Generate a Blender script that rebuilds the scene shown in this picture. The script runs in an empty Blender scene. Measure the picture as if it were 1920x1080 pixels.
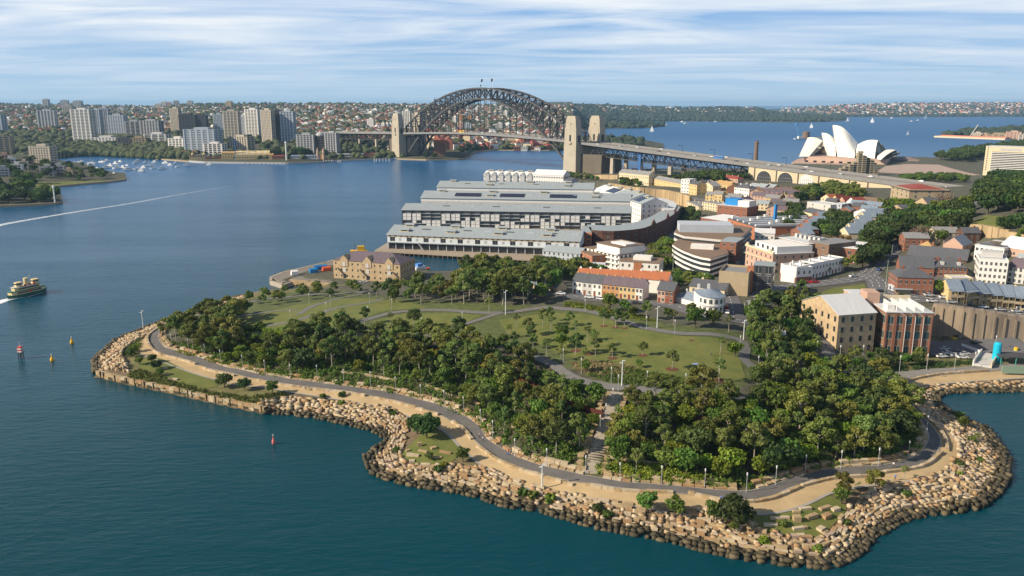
import bpy, math, random
import numpy as np
from mathutils import Vector, Matrix
from mathutils.geometry import delaunay_2d_cdt, tessellate_polygon
R = math.radians
rnd = random.Random(7)
scene = bpy.context.scene
col = scene.collection

# ------------------------------------------------------------------ camera, sky, sun, exposure
FPX, HC = 1507.0, 106.0
PIT = math.atan(344/FPX); CP, SP = math.cos(PIT), math.sin(PIT)
cam = bpy.data.cameras.new('camera'); cam.sensor_width = 36; cam.lens = 36*FPX/1920
cam.clip_start = 1; cam.clip_end = 90000
camo = bpy.data.objects.new('camera', cam); col.objects.link(camo)
camo.location = (0, 0, HC); camo.rotation_euler = (R(90)-PIT, 0, 0); scene.camera = camo
SUN_EL, SUN_AZ = R(31), (-.960, -.280)      # unit vector (x, y) towards the sun
sd = Vector((SUN_AZ[0]*math.cos(SUN_EL), SUN_AZ[1]*math.cos(SUN_EL), math.sin(SUN_EL))).normalized()
sl = bpy.data.lights.new('sun', 'SUN'); sl.energy = 5.0; sl.angle = R(.6); sl.color = (1, .86, .66)
so = bpy.data.objects.new('sun', sl); col.objects.link(so)
so.rotation_euler = sd.to_track_quat('Z', 'Y').to_euler()
W = bpy.data.worlds.new('World'); scene.world = W; W.use_nodes = True
def world():
    nt = W.node_tree; n = nt.nodes; L = nt.links; n.clear()
    out = n.new('ShaderNodeOutputWorld'); bg = n.new('ShaderNodeBackground'); bg.inputs[1].default_value = .1
    sky = n.new('ShaderNodeTexSky'); sky.sky_type = 'NISHITA'; sky.sun_disc = False
    sky.sun_elevation = SUN_EL; sky.sun_rotation = math.atan2(sd.x, sd.y); sky.air_density = 1.0; sky.dust_density = .6; sky.ozone_density = 1.6
    tc = n.new('ShaderNodeTexCoord'); sep = n.new('ShaderNodeSeparateXYZ'); L.new(tc.outputs['Generated'], sep.inputs[0])
    def m(op, a, b=None, c=None):
        k = n.new('ShaderNodeMath'); k.operation = op
        for i, x in enumerate((a, b, c)):
            if x is None: continue
            if isinstance(x, (int, float)): k.inputs[i].default_value = x
            else: L.new(x, k.inputs[i])
        return k.outputs[0]
    z = m('ADD', m('MAXIMUM', sep.outputs[2], 0), .035)
    cx = m('DIVIDE', sep.outputs[0], z); cy = m('DIVIDE', sep.outputs[1], z)
    cmb = n.new('ShaderNodeCombineXYZ'); L.new(cx, cmb.inputs[0]); L.new(cy, cmb.inputs[1])
    rot = n.new('ShaderNodeMapping'); rot.inputs['Rotation'].default_value = (0, 0, R(-16)); rot.inputs['Scale'].default_value = (.3, .5, 1)
    L.new(cmb.outputs[0], rot.inputs[0])
    n1 = n.new('ShaderNodeTexNoise'); n1.inputs['Scale'].default_value = 1.1; n1.inputs['Detail'].default_value = 6; n1.inputs['Roughness'].default_value = .52; n1.inputs['Distortion'].default_value = 1.1
    L.new(rot.outputs[0], n1.inputs[0])
    rot2 = n.new('ShaderNodeMapping'); rot2.inputs['Rotation'].default_value = (0, 0, R(14)); rot2.inputs['Scale'].default_value = (.5, 1.3, 1)
    L.new(cmb.outputs[0], rot2.inputs[0])
    n2 = n.new('ShaderNodeTexNoise'); n2.inputs['Scale'].default_value = .35; n2.inputs['Detail'].default_value = 5; n2.inputs['Roughness'].default_value = .6
    L.new(rot2.outputs[0], n2.inputs[0])
    r1 = n.new('ShaderNodeMapRange'); r1.inputs[1].default_value = .38; r1.inputs[2].default_value = .66; L.new(n1.outputs[0], r1.inputs[0])
    r2 = n.new('ShaderNodeMapRange'); r2.inputs[1].default_value = .38; r2.inputs[2].default_value = .60; L.new(n2.outputs[0], r2.inputs[0])
    k = m('MULTIPLY', m('ADD', m('MULTIPLY', r1.outputs[0], .62), m('MULTIPLY', r2.outputs[0], .38)), m('MINIMUM', m('ADD', m('MULTIPLY', sep.outputs[2], 9.0), .12), 1.0))
    k = m('MULTIPLY', k, 1.25)
    zr = n.new('ShaderNodeMapRange'); zr.inputs[1].default_value = .2; zr.inputs[2].default_value = .5; zr.inputs[3].default_value = 1; zr.inputs[4].default_value = .25; L.new(sep.outputs[2], zr.inputs[0]); k = m('MULTIPLY', k, zr.outputs[0])
    cl = n.new('ShaderNodeMix'); cl.data_type = 'RGBA'; cl.clamp_factor = True
    L.new(k, cl.inputs[0]); cl.inputs[7].default_value = (6.1, 6.5, 6.9, 1)
    hz = n.new('ShaderNodeMapRange'); hz.interpolation_type = 'SMOOTHSTEP'; hz.inputs[1].default_value = .2; hz.inputs[2].default_value = .5; hz.inputs[3].default_value = .93; hz.inputs[4].default_value = 0; L.new(sep.outputs[2], hz.inputs[0])
    hm = n.new('ShaderNodeMix'); hm.data_type = 'RGBA'; L.new(hz.outputs[0], hm.inputs[0]); dk = n.new('ShaderNodeMix'); dk.data_type = 'RGBA'; dk.blend_type = 'MULTIPLY'; dk.inputs[0].default_value = 1; L.new(sky.outputs[0], dk.inputs[6]); dk.inputs[7].default_value = (.52, .56, .62, 1); L.new(dk.outputs[2], hm.inputs[6]); 
    h2 = n.new('ShaderNodeMapRange'); h2.inputs[1].default_value = .0; h2.inputs[2].default_value = .11; L.new(sep.outputs[2], h2.inputs[0])
    lo = n.new('ShaderNodeMix'); lo.data_type = 'RGBA'; L.new(h2.outputs[0], lo.inputs[0]); lo.inputs[6].default_value = (3.3, 4.7, 6.0, 1); lo.inputs[7].default_value = (1.5, 3.2, 5.8, 1); L.new(lo.outputs[2], hm.inputs[7]); L.new(hm.outputs[2], cl.inputs[6])
    L.new(cl.outputs[2], bg.inputs[0]); L.new(bg.outputs[0], out.inputs[0])
world()
vs = scene.view_settings; vs.view_transform = 'Standard'; vs.look = 'None'; vs.gamma = 1; vs.exposure = .5
scene.cycles.max_bounces = 6; scene.cycles.diffuse_bounces = 2; scene.cycles.glossy_bounces = 2; scene.cycles.transmission_bounces = 2
scene.cycles.transparent_max_bounces = 6; scene.cycles.volume_bounces = 0
scene.cycles.use_denoising = True

# ------------------------------------------------------------------ pixel <-> world (photo pixels, 1920 x 1080)
def ray(u, v):
    a = (u-960)/FPX; b = -(v-540)/FPX
    return a, CP+b*SP, -SP+b*CP
def G(u, v, z=0.):
    d = ray(u, v); t = (z-HC)/d[2]
    return Vector((d[0]*t, d[1]*t, z))
def PX(x, y, z):
    dz = z-HC; d = y*CP-dz*SP
    return 960+FPX*x/d, 540-FPX*(y*SP+dz*CP)/d
def ZV(x, y, v):                     # height seen at pixel row v above the point (x, y)
    b = -(v-540)/FPX; t = y/(CP+b*SP)
    return HC+t*(-SP+b*CP)
def VP(u, v, A, D):                  # ray meets the vertical plane through A along D
    dx, dy, dz = ray(u, v); det = dx*(-D[1])+dy*D[0]
    t = (A[0]*(-D[1])+A[1]*D[0])/det
    return Vector((dx*t, dy*t, HC+dz*t))

# ------------------------------------------------------------------ materials
MATS = {}
def srgb(h):
    if isinstance(h, str):
        c = [int(h[i:i+2], 16)/255 for i in (0, 2, 4)]
        return tuple(x/12.92 if x <= .04045 else ((x+.055)/1.055)**2.4 for x in c)
    return h
def M(name, c1=(.5, .5, .5), c2=None, scale=.5, rough=.85, bump=0., metal=0., spec=.4, kind='noise', rnd_amt=0., detail=6, em=None, stretch=None):
    if name in MATS: return MATS[name]
    m = bpy.data.materials.new(name); m.use_nodes = True; nt = m.node_tree; n = nt.nodes; L = nt.links
    p = n['Principled BSDF']; c1 = srgb(c1); c2 = srgb(c2) if c2 else tuple(x*.78 for x in c1)
    p.inputs['Roughness'].default_value = rough; p.inputs['Metallic'].default_value = metal; p.inputs['Specular IOR Level'].default_value = spec
    if kind == 'flat':
        p.inputs['Base Color'].default_value = (*c1, 1)
    else:
        g = n.new('ShaderNodeNewGeometry'); mp = n.new('ShaderNodeMapping'); L.new(g.outputs['Position'], mp.inputs[0])
        if stretch: mp.inputs['Scale'].default_value = stretch
        if kind in ('noise', 'soft'):
            t = n.new('ShaderNodeTexNoise'); t.inputs['Scale'].default_value = scale; t.inputs['Detail'].default_value = detail; t.inputs['Roughness'].default_value = .65
            L.new(mp.outputs[0], t.inputs[0]); src = t.outputs[0]
            rg = n.new('ShaderNodeMapRange'); rg.inputs[1].default_value = .3; rg.inputs[2].default_value = .7; L.new(src, rg.inputs[0]); fac = rg.outputs[0]
        elif kind == 'cells':
            t = n.new('ShaderNodeTexVoronoi'); t.inputs['Scale'].default_value = scale; L.new(mp.outputs[0], t.inputs[0])
            sx = n.new('ShaderNodeSeparateColor'); L.new(t.outputs['Color'], sx.inputs[0]); fac = sx.outputs[0]; src = fac
        mx = n.new('ShaderNodeMix'); mx.data_type = 'RGBA'; L.new(fac, mx.inputs[0])
        mx.inputs[6].default_value = (*c1, 1); mx.inputs[7].default_value = (*c2, 1); outc = mx.outputs[2]
        if rnd_amt:
            oi = n.new('ShaderNodeObjectInfo'); hs = n.new('ShaderNodeHueSaturation'); L.new(outc, hs.inputs['Color'])
            r = n.new('ShaderNodeMapRange'); r.inputs[3].default_value = 1-rnd_amt; r.inputs[4].default_value = 1+rnd_amt; L.new(oi.outputs['Random'], r.inputs[0])
            L.new(r.outputs[0], hs.inputs['Value']); outc = hs.outputs[0]
        L.new(outc, p.inputs['Base Color'])
        if bump:
            b = n.new('ShaderNodeBump'); b.inputs['Strength'].default_value = bump; b.inputs['Distance'].default_value = .3; L.new(src, b.inputs['Height']); L.new(b.outputs[0], p.inputs['Normal'])
    if em:
        p.inputs['Emission Color'].default_value = (*srgb(em[0]), 1); p.inputs['Emission Strength'].default_value = em[1]
    MATS[name] = m; return m
def Mleaf(name, c1, c2, rough=.6, hue=.03, val=.35, trans=.25):
    if name in MATS: return MATS[name]
    m = bpy.data.materials.new(name); m.use_nodes = True; nt = m.node_tree; n = nt.nodes; L = nt.links
    p = n['Principled BSDF']; p.inputs['Roughness'].default_value = rough; p.inputs['Specular IOR Level'].default_value = .25
    g = n.new('ShaderNodeNewGeometry')
    t = n.new('ShaderNodeTexNoise'); t.inputs['Scale'].default_value = .45; t.inputs['Detail'].default_value = 4; L.new(g.outputs['Position'], t.inputs[0])
    mr = n.new('ShaderNodeMapRange'); mr.inputs[1].default_value = .35; mr.inputs[2].default_value = .65; L.new(t.outputs[0], mr.inputs[0])
    mx = n.new('ShaderNodeMix'); mx.data_type = 'RGBA'; L.new(mr.outputs[0], mx.inputs[0]); mx.inputs[6].default_value = (*c1, 1); mx.inputs[7].default_value = (*c2, 1)
    oi = n.new('ShaderNodeObjectInfo'); hs = n.new('ShaderNodeHueSaturation'); L.new(mx.outputs[2], hs.inputs['Color'])
    r = n.new('ShaderNodeMapRange'); r.inputs[3].default_value = 1-val; r.inputs[4].default_value = 1+val; L.new(oi.outputs['Random'], r.inputs[0]); L.new(r.outputs[0], hs.inputs['Value'])
    w = n.new('ShaderNodeTexWhiteNoise'); w.noise_dimensions = '1D'; L.new(oi.outputs['Random'], w.inputs['W'])
    r2 = n.new('ShaderNodeMapRange'); r2.inputs[3].default_value = .5-hue; r2.inputs[4].default_value = .5+hue; L.new(w.outputs[0], r2.inputs[0]); L.new(r2.outputs[0], hs.inputs['Hue'])
    L.new(hs.outputs[0], p.inputs['Base Color'])
    tr = n.new('ShaderNodeBsdfTranslucent'); L.new(hs.outputs[0], tr.inputs[0]); ms = n.new('ShaderNodeMixShader'); ms.inputs[0].default_value = trans
    L.new(p.outputs[0], ms.inputs[1]); L.new(tr.outputs[0], ms.inputs[2]); L.new(ms.outputs[0], n['Material Output'].inputs[0])
    MATS[name] = m; return m

# ------------------------------------------------------------------ mesh building
class MB:
    def __init__(s): s.v = []; s.f = []; s.m = []
    def add(s, vs, fs, mi=0):
        b = len(s.v); s.v += [tuple(x) for x in vs]; s.f += [tuple(b+i for i in f) for f in fs]; s.m += [mi]*len(fs); return s
    def box(s, x0, y0, z0, x1, y1, z1, mi=0):
        v = [(x0,y0,z0),(x1,y0,z0),(x1,y1,z0),(x0,y1,z0),(x0,y0,z1),(x1,y0,z1),(x1,y1,z1),(x0,y1,z1)]
        return s.add(v, [(0,3,2,1),(4,5,6,7),(0,1,5,4),(1,2,6,5),(2,3,7,6),(3,0,4,7)], mi)
    def obox(s, c, sx, sy, z0, z1, rot=0, mi=0, tilt=None):
        cr, sr = math.cos(rot), math.sin(rot); v = []
        for z in (z0, z1):
            for x, y in ((-sx,-sy),(sx,-sy),(sx,sy),(-sx,sy)):
                v.append((c[0]+(x*cr-y*sr)/2, c[1]+(x*sr+y*cr)/2, z))
        return s.add(v, [(0,3,2,1),(4,5,6,7),(0,1,5,4),(1,2,6,5),(2,3,7,6),(3,0,4,7)], mi)
    def prism(s, poly, z0, z1, mi=0, top=None):      # poly: list of xy, counter-clockwise
        k = len(poly); a = sum(poly[i][0]*poly[(i+1) % k][1]-poly[(i+1) % k][0]*poly[i][1] for i in range(k))
        if a < 0: poly = poly[::-1]
        b = len(s.v); s.v += [(p[0], p[1], z0) for p in poly]+[(p[0], p[1], z1) for p in poly]
        for i in range(k):
            j = (i+1) % k; s.f.append((b+i, b+j, b+k+j, b+k+i)); s.m.append(mi)
        tm = mi if top is None else top
        for t in tessellate_polygon([[Vector((p[0], p[1], 0)) for p in poly]]):
            A, B, C = (poly[i] for i in t)
            if (B[0]-A[0])*(C[1]-A[1])-(B[1]-A[1])*(C[0]-A[0]) < 0: t = t[::-1]
            s.f.append(tuple(b+k+i for i in t)); s.m.append(tm)
            s.f.append(tuple(b+i for i in t[::-1])); s.m.append(mi)
        return s
    def tube(s, a, b, r0, r1=None, n=8, mi=0, caps=True):
        a = Vector(a); b = Vector(b); r1 = r0 if r1 is None else r1; d = (b-a)
        if d.length < 1e-6: return s
        q = d.to_track_quat('Z', 'Y'); k = len(s.v)
        for P, r in ((a, r0), (b, r1)):
            for i in range(n):
                t = 2*math.pi*i/n; s.v.append(tuple(P+q @ Vector((r*math.cos(t), r*math.sin(t), 0))))
        for i in range(n):
            j = (i+1) % n; s.f.append((k+i, k+j, k+n+j, k+n+i)); s.m.append(mi)
        if caps:
            s.f.append(tuple(k+i for i in range(n))[::-1]); s.m.append(mi); s.f.append(tuple(k+n+i for i in range(n))); s.m.append(mi)
        return s
    def bar(s, a, b, w, h, mi=0):                    # rectangular bar from a to b
        a = Vector(a); b = Vector(b); d = (b-a).normalized(); up = Vector((0, 0, 1))
        if abs(d.z) > .999: up = Vector((0, 1, 0))
        x = d.cross(up).normalized()*w/2; y = x.cross(d).normalized()*h/2; v = []
        for P in (a, b): v += [P-x-y, P+x-y, P+x+y, P-x+y]
        return s.add(v, [(0,1,2,3),(7,6,5,4),(0,4,5,1),(1,5,6,2),(2,6,7,3),(3,7,4,0)], mi)
    def cone(s, c, r, z0, z1, n=8, mi=0):
        k = len(s.v); s.v += [(c[0]+r*math.cos(2*math.pi*i/n), c[1]+r*math.sin(2*math.pi*i/n), z0) for i in range(n)]+[(c[0], c[1], z1)]
        for i in range(n): s.f.append((k+i, k+(i+1) % n, k+n)); s.m.append(mi)
        s.f.append(tuple(k+i for i in range(n))[::-1]); s.m.append(mi); return s
    def lathe(s, c, prof, n=12, mi=0):
        k = len(s.v)
        for r, z in prof:
            for i in range(n): s.v.append((c[0]+r*math.cos(2*math.pi*i/n), c[1]+r*math.sin(2*math.pi*i/n), z))
        for j in range(len(prof)-1):
            for i in range(n):
                i2 = (i+1) % n; s.f.append((k+j*n+i, k+j*n+i2, k+(j+1)*n+i2, k+(j+1)*n+i)); s.m.append(mi)
        s.f.append(tuple(k+i for i in range(n))[::-1]); s.m.append(mi)
        s.f.append(tuple(k+(len(prof)-1)*n+i for i in range(n))); s.m.append(mi)
        return s
    def gable(s, x0, y0, x1, y1, z0, h, axis='x', mi=0, ov=.4, thick=.3, ends=None):   # ridge along axis; ends = wall material of gable triangles
        if axis == 'x':
            ym = (y0+y1)/2
            v = [(x0-ov,y0-ov,z0),(x1+ov,y0-ov,z0),(x1+ov,ym,z0+h),(x0-ov,ym,z0+h),(x0-ov,y1+ov,z0),(x1+ov,y1+ov,z0)]
            lo = [(a, b, c-thick) for a, b, c in v]
            s.add(v+lo, [(0,1,2,3),(3,2,5,4),(7,6,9,8),(8,9,10,11),(0,6,7,1),(4,5,11,10),(1,7,8,2),(2,8,11,5),(0,3,9,6),(3,4,10,9)], mi)
            if ends is not None:
                for x in (x0, x1): s.add([(x,y0,z0-.2),(x,y1,z0-.2),(x,ym,z0+h-thick-.2)], [(0,1,2)], ends)
        else:
            xm = (x0+x1)/2
            v = [(x0-ov,y0-ov,z0),(xm,y0-ov,z0+h),(x1+ov,y0-ov,z0),(x0-ov,y1+ov,z0),(xm,y1+ov,z0+h),(x1+ov,y1+ov,z0)]
            lo = [(a, b, c-thick) for a, b, c in v]
            s.add(v+lo, [(0,1,4,3),(1,2,5,4),(6,9,10,7),(7,10,11,8),(0,3,9,6),(2,8,11,5),(0,6,7,1),(1,7,8,2),(3,4,10,9),(4,5,11,10)], mi)
            if ends is not None:
                for y in (y0, y1): s.add([(x0,y,z0-.2),(x1,y,z0-.2),(xm,y,z0+h-thick-.2)], [(0,1,2)], ends)
        return s
    def hip(s, x0, y0, x1, y1, z0, h, mi=0, ov=.4):
        x0 -= ov; y0 -= ov; x1 += ov; y1 += ov; w, d = x1-x0, y1-y0; e = min(w, d)/2
        if w >= d: r0, r1 = (x0+e, (y0+y1)/2, z0+h), (x1-e, (y0+y1)/2, z0+h); 
        else: r0, r1 = ((x0+x1)/2, y0+e, z0+h), ((x0+x1)/2, y1-e, z0+h)
        v = [(x0,y0,z0),(x1,y0,z0),(x1,y1,z0),(x0,y1,z0), r0, r1]
        f = [(0,1,5,4),(1,2,5),(2,3,4,5),(3,0,4),(3,2,1,0)] if w >= d else [(0,1,4),(1,2,5,4),(2,3,5),(3,0,4,5),(3,2,1,0)]
        return s.add(v, f, mi)
    def mesh(s, name, mats, smooth=False):
        me = bpy.data.meshes.new(name); me.from_pydata(s.v, [], s.f)
        for m in (mats if isinstance(mats, (list, tuple)) else [mats]): me.materials.append(m)
        if len(me.materials) > 1: me.polygons.foreach_set('material_index', s.m)
        if smooth: me.polygons.foreach_set('use_smooth', [True]*len(me.polygons))
        me.update(); return me
    def build(s, name, mats, parent=None, smooth=False, **tags):
        return link(name, s.mesh(name, mats, smooth), parent, **tags)
def link(name, me, parent=None, loc=None, rot=None, scale=None, label=None, cat=None, group=None, kind=None):
    o = bpy.data.objects.new(name, me); col.objects.link(o)
    if parent: o.parent = parent
    if loc is not None: o.location = loc
    if rot is not None: o.rotation_euler = (0, 0, rot)
    if scale is not None: o.scale = scale if isinstance(scale, (tuple, list)) else (scale,)*3
    if label: o['label'] = label
    if cat: o['category'] = cat
    if group: o['group'] = group
    if kind: o['kind'] = kind
    return o
def thing(name, label, cat, loc=(0, 0, 0), rot=0, group=None, scale=None):
    return link(name, None, None, loc, rot, scale, label, cat, group)
def npmesh(name, V, F, mats, mi=None, smooth=False):   # V (n,3), F (k,3 or 4)
    me = bpy.data.meshes.new(name); k = F.shape[1]
    me.vertices.add(len(V)); me.vertices.foreach_set('co', np.ascontiguousarray(V, dtype=np.float32).ravel())
    me.loops.add(F.size); me.loops.foreach_set('vertex_index', np.ascontiguousarray(F, dtype=np.int32).ravel())
    me.polygons.add(len(F)); me.polygons.foreach_set('loop_start', np.arange(0, F.size, k, dtype=np.int32))
    me.polygons.foreach_set('loop_total', np.full(len(F), k, dtype=np.int32))
    for m in (mats if isinstance(mats, (list, tuple)) else [mats]): me.materials.append(m)
    if mi is not None: me.polygons.foreach_set('material_index', np.ascontiguousarray(mi, dtype=np.int32))
    if smooth: me.polygons.foreach_set('use_smooth', np.ones(len(F), dtype=bool))
    me.update(calc_edges=True); return me
# ------------------------------------------------------------------ shore, heights (pixel data turned into world points)
NSH = [(555,546),(520,546),(490,549),(462,552),(430,560),(400,569),(370,579),(335,592)]
ROUT1 = [(462,552),(430,560),(400,569),(370,579),(335,592),(305,601),(288,608),(270,615),(242,627),(215,642),(195,660),(178,675),(176,690),(182,706)]
RIN1 = [(468,557),(440,564),(412,573),(385,582),(350,592),(311,603),(297,611),(280,622),(260,636),(234,652),(226,664),(230,676),(236,688),(240,702)]
SWALL = [(182,706),(222,717),(310,735),(385,752),(497,776)]
ROUT2 = [(497,776),(540,777),(585,782),(640,793),(690,805),(715,815),(722,828),(705,842),(686,856),(690,875),(705,892),(745,905),(790,913),(840,920),(890,930),(940,947),(1015,960),(1120,990),(1190,1002),(1265,1017),(1340,1037),(1415,1052),(1490,1060),(1560,1064),(1592,1050),(1615,1035),(1640,1005),(1677,985),(1710,970),(1790,960),(1840,950),(1870,925),(1885,900),(1890,862),(1870,835),(1850,810),(1830,795),(1810,784),(1790,776),(1772,767),(1762,757),(1758,747),(1765,740),(1785,737),(1815,736),(1877,735),(1920,733),(1990,731)]
RIN2 = [(488,748),(545,742),(600,747),(668,755),(722,764),(752,776),(765,790),(760,815),(745,840),(752,856),(772,866),(812,869),(850,868),(885,873),(915,880),(950,893),(1020,914),(1120,933),(1190,944),(1262,951),(1340,958),(1425,990),(1480,1002),(1535,1005),(1565,985),(1580,965),(1600,945),(1622,925),(1655,910),(1742,897),(1772,885),(1788,872),(1800,858),(1804,845),(1797,825),(1779,803),(1766,792),(1750,779),(1735,767),(1722,757),(1714,745),(1713,733),(1720,723),(1740,717),(1790,713),(1860,711),(1920,709),(1990,707)]
FARSH = [(2120,728),(2200,700)]
BACK = [(2300,262),(2100,268),(1900,272),(1850,283),(1800,288),(1765,296),(1745,304),(1700,302),(1640,296),(1560,290),(1490,301),(1480,312),(1440,318),(1300,320),(1190,318),(1140,320),(1100,322),(1066,326),(1056,331),(1070,345),(1110,352),(1150,362),(1190,385),(1195,400),(1190,425),(1180,440),(1095,462),(1020,488),(1010,494),(920,504),(860,514),(810,514),(785,503),(690,481),(625,489),(610,495),(530,513),(508,521),(506,530),(530,537),(545,534),(552,529),(585,531),(620,536),(600,545)]
SHORE = [G(u, v, 0) for u, v in NSH+ROUT1[5:]+SWALL[1:]+ROUT2[1:]+FARSH+BACK]
SP2 = np.array([(p.x, p.y) for p in SHORE])
nA = len(NSH); iW0 = nA+len(ROUT1)-5-1; iW1 = iW0+len(SWALL)-1; iR1 = iW1+len(ROUT2)-1
SEGK = np.full(len(SP2), 1.6); SEGK[2:iW0] = .22; SEGK[iW1:iR1+2] = .2
SEGK[:3] = .5
def sdist(P):                        # signed distance to the shoreline (positive on land) and slope there
    A = SP2; B = np.roll(SP2, -1, 0); D = B-A; L2 = (D**2).sum(1)
    out = np.empty(len(P)); kk = np.empty(len(P))
    for s in range(0, len(P), 20000):
        q = P[s:s+20000]; d = q[:, None, :]-A[None]; t = np.clip((d*D[None]).sum(2)/L2, 0, 1)
        e = d-t[..., None]*D[None]; dist = np.sqrt((e**2).sum(2)); i = dist.argmin(1)
        x, y = q[:, 0:1], q[:, 1:2]; ya, yb = A[None, :, 1], B[None, :, 1]
        with np.errstate(divide='ignore', invalid='ignore'):
            cr = ((ya > y) != (yb > y)) & (x < (B[None, :, 0]-A[None, :, 0])*(y-ya)/(yb-ya)+A[None, :, 0])
        ins = cr.sum(1) % 2 == 1
        out[s:s+20000] = np.where(ins, 1, -1)*dist[np.arange(len(q)), i]; kk[s:s+20000] = SEGK[i]
    return out, kk
ROADO = [(296,616),(277,630),(280,645),(292,659),(322,670),(370,685),(420,697),(470,709),(535,720),(600,728),(635,732),(685,740),(735,752),(770,761),(822,777),(852,795),(885,822),(905,840),(927,857),(990,882),(1065,900),(1120,908),(1152,914),(1265,925),(1365,938),(1402,940),(1452,930),(1477,917),(1515,906),(1552,898),(1610,892),(1665,887),(1727,873),(1755,852),(1763,825),(1750,803),(1730,782),(1712,757),(1698,735),(1690,718)]
ROADI = [(303,618),(297,632),(303,645),(312,653),(347,664),(397,680),(425,690),(480,702),(545,712),(605,720),(640,724),(690,731),(745,740),(782,750),(835,765),(862,777),(897,800),(912,823),(930,836),(965,857),(1015,875),(1060,885),(1095,892),(1165,905),(1240,911),(1340,920),(1402,922),(1452,910),(1490,896),(1515,890),(1565,881),(1652,874),(1715,858),(1737,835),(1741,817),(1733,800),(1715,775),(1690,750),(1672,733),(1660,718)]
SANDLO = [(312,603),(283,612),(262,628),(254,642),(254,655),(266,665),(310,681),(350,695),(385,707),(405,712),(440,722),(497,727),(530,733),(570,737),(640,747),(690,757),(725,764),(772,780),(800,795),(830,807),(850,825),(866,842),(890,862),(927,882),(965,900),(1045,920),(1120,932),(1190,943),(1240,950),(1315,954),(1400,965),(1465,960),(1515,945),(1555,925),(1615,911),(1660,905),(1740,895),(1770,884),(1785,873),(1799,858),(1803,845),(1795,825),(1777,802),(1752,782),(1735,768),(1720,757),(1710,740),(1711,728),(1718,721),(1740,714),(1800,709),(1860,706),(1920,703),(2000,700)]
SANDUP2 = [(1692,712),(1725,706),(1765,701),(1800,698),(1852,696),(1920,692),(2000,690)]
CTRL = [(u,v,2.6) for u,v in RIN1[::2]+RIN2[::2]]+[(u,v,3.) for u,v in ROADO+ROADI+SANDLO[::2]+SANDUP2]
CTRL += [(1655,705,3),(1740,690,3),(1850,685,3),(1920,680,3),(1745,668,3),(1840,665,3),(1920,650,3),(1750,635,3),(1920,632,3),(1830,632,3),(2000,640,3),
 (340,600,4),(390,588,4),(437,578,4),(480,564,4),(540,557,4),(600,552,4),(640,550,4),(380,620,6),(420,640,6),(340,630,4.5),(450,590,7),(500,640,8),
 (560,590,9),(650,560,8),(602,587,9),(695,567,9),(615,622,10),(697,597,11),(785,582,12),(835,582,13),(910,586,14),(860,612,13),(805,630,12),(560,625,9),(500,610,8),
 (700,640,10),(600,660,8),(640,690,5.5),(500,675,6),(760,690,7),(840,660,11),(880,690,10),(1000,740,9.5),(1055,700,13),(1085,715,13),(900,740,6.5),(960,790,6.5),(1050,820,7.5),(1050,870,4),(1140,725,13.3),(1185,727,13.5),(1260,737,13.5),(1310,740,13.5),(1380,745,12),
 (1100,888,3),(1117,845,6.5),(1135,790,10.3),(1180,880,4.5),(1200,830,8),(1300,840,8),(1300,900,3.8),(1400,840,8),(1400,790,10.5),(1500,800,9),(1500,860,5),(1600,790,7),(1600,850,4.5),(1680,790,4.5),(1660,740,4),(1580,740,7),(1500,740,10.5),(1640,690,3.6),(1440,720,12),
 (935,600,14),(1040,582,15),(1060,650,14),(1100,690,13.8),(1150,640,15),(1200,690,14),(1270,660,15),(1350,715,13.5),(1120,585,16),(1210,615,16),(1272,625,16),(1335,627,16),(1385,637,15.5),(1395,672,14),(1425,700,12.5),(1450,650,13),(1480,620,13),(1500,670,11),
 (1547,580,14),(1540,602,13),(1535,620,11.5),(1547,645,9.5),(1560,670,7.5),(1600,670,4),(1700,690,3),
 (985,545,15),(1042,552,16.5),(1120,562,17),(1200,567,17),(1250,575,17),(1360,560,17),(1380,595,17),(1330,590,17),(1000,520,9),(1100,540,15),(930,540,13),(850,545,10),(850,520,5),(940,515,7),
 (1440,543,17),(1480,560,17),(1552,530,17),(1627,515,18),(1652,492,19),(1690,455,21),(1652,545,17),(1735,556,17.5),(1815,569,18),(1915,583,18),(2000,592,18),(1560,560,15),(1900,520,20),(1700,500,20),(1800,520,19),
 (700,540,6),(780,530,4),(720,555,7),(560,527,3),(625,520,3),(700,530,3),(640,500,3),(780,508,3),(585,535,3),(1000,500,3),(1050,485,3),(1180,445,3),(1215,470,3),(1235,500,3),(1245,530,5),(1180,525,5),(1290,535,11),
 (1100,470,3),(1270,450,3),(1275,425,3),(1262,405,3),(1240,380,4.5),(1180,362,4),(1110,350,3),(1300,392,6),(1260,378,4.5),(1350,440,4),(1370,470,5),(1380,525,7),(1410,520,12),(1320,545,17),
 (1200,352,14),(1243,357,14),(1290,367,14),(1160,335,13),(1330,375,14),(1220,335,14),(1180,330,12),(1140,330,8),(1070,328,3),(1110,328,5),(1300,340,15),(1400,350,15),(1330,390,12),(1400,410,9),(1450,440,9),(1440,480,11),(1470,520,16),
 (1480,430,14),(1470,400,13),(1460,370,15),(1560,350,14),(1540,400,16),(1620,400,18),(1600,440,18),(1560,470,18),(1560,500,17.5),(1660,380,18),(1660,430,20),(1700,420,22),(1750,380,20),(1760,430,26),(1750,470,24),
 (1830,460,27),(1920,470,28),(1800,400,32),(1850,420,37),(1900,430,38),(1880,380,40),(1930,400,42),(1860,345,28),(1980,440,40),(2100,460,40),(2100,520,22),(1800,350,20),(1720,350,15),(1640,330,8),(1820,325,3),(1900,330,3),(1700,315,4),(1560,300,4),(1760,300,10),(1850,290,12),(1950,280,12),(1400,325,6),(1300,325,6),(1500,320,4),(1600,310,4),(2100,300,10),(1330,540,16)]
CW = np.array([(*G(u, v, z)[:2], z) for u, v, z in CTRL])
_seen = {}
for r in CW: _seen.setdefault((round(r[0]/1.5), round(r[1]/1.5)), r)
CW = np.array(list(_seen.values()))
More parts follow.
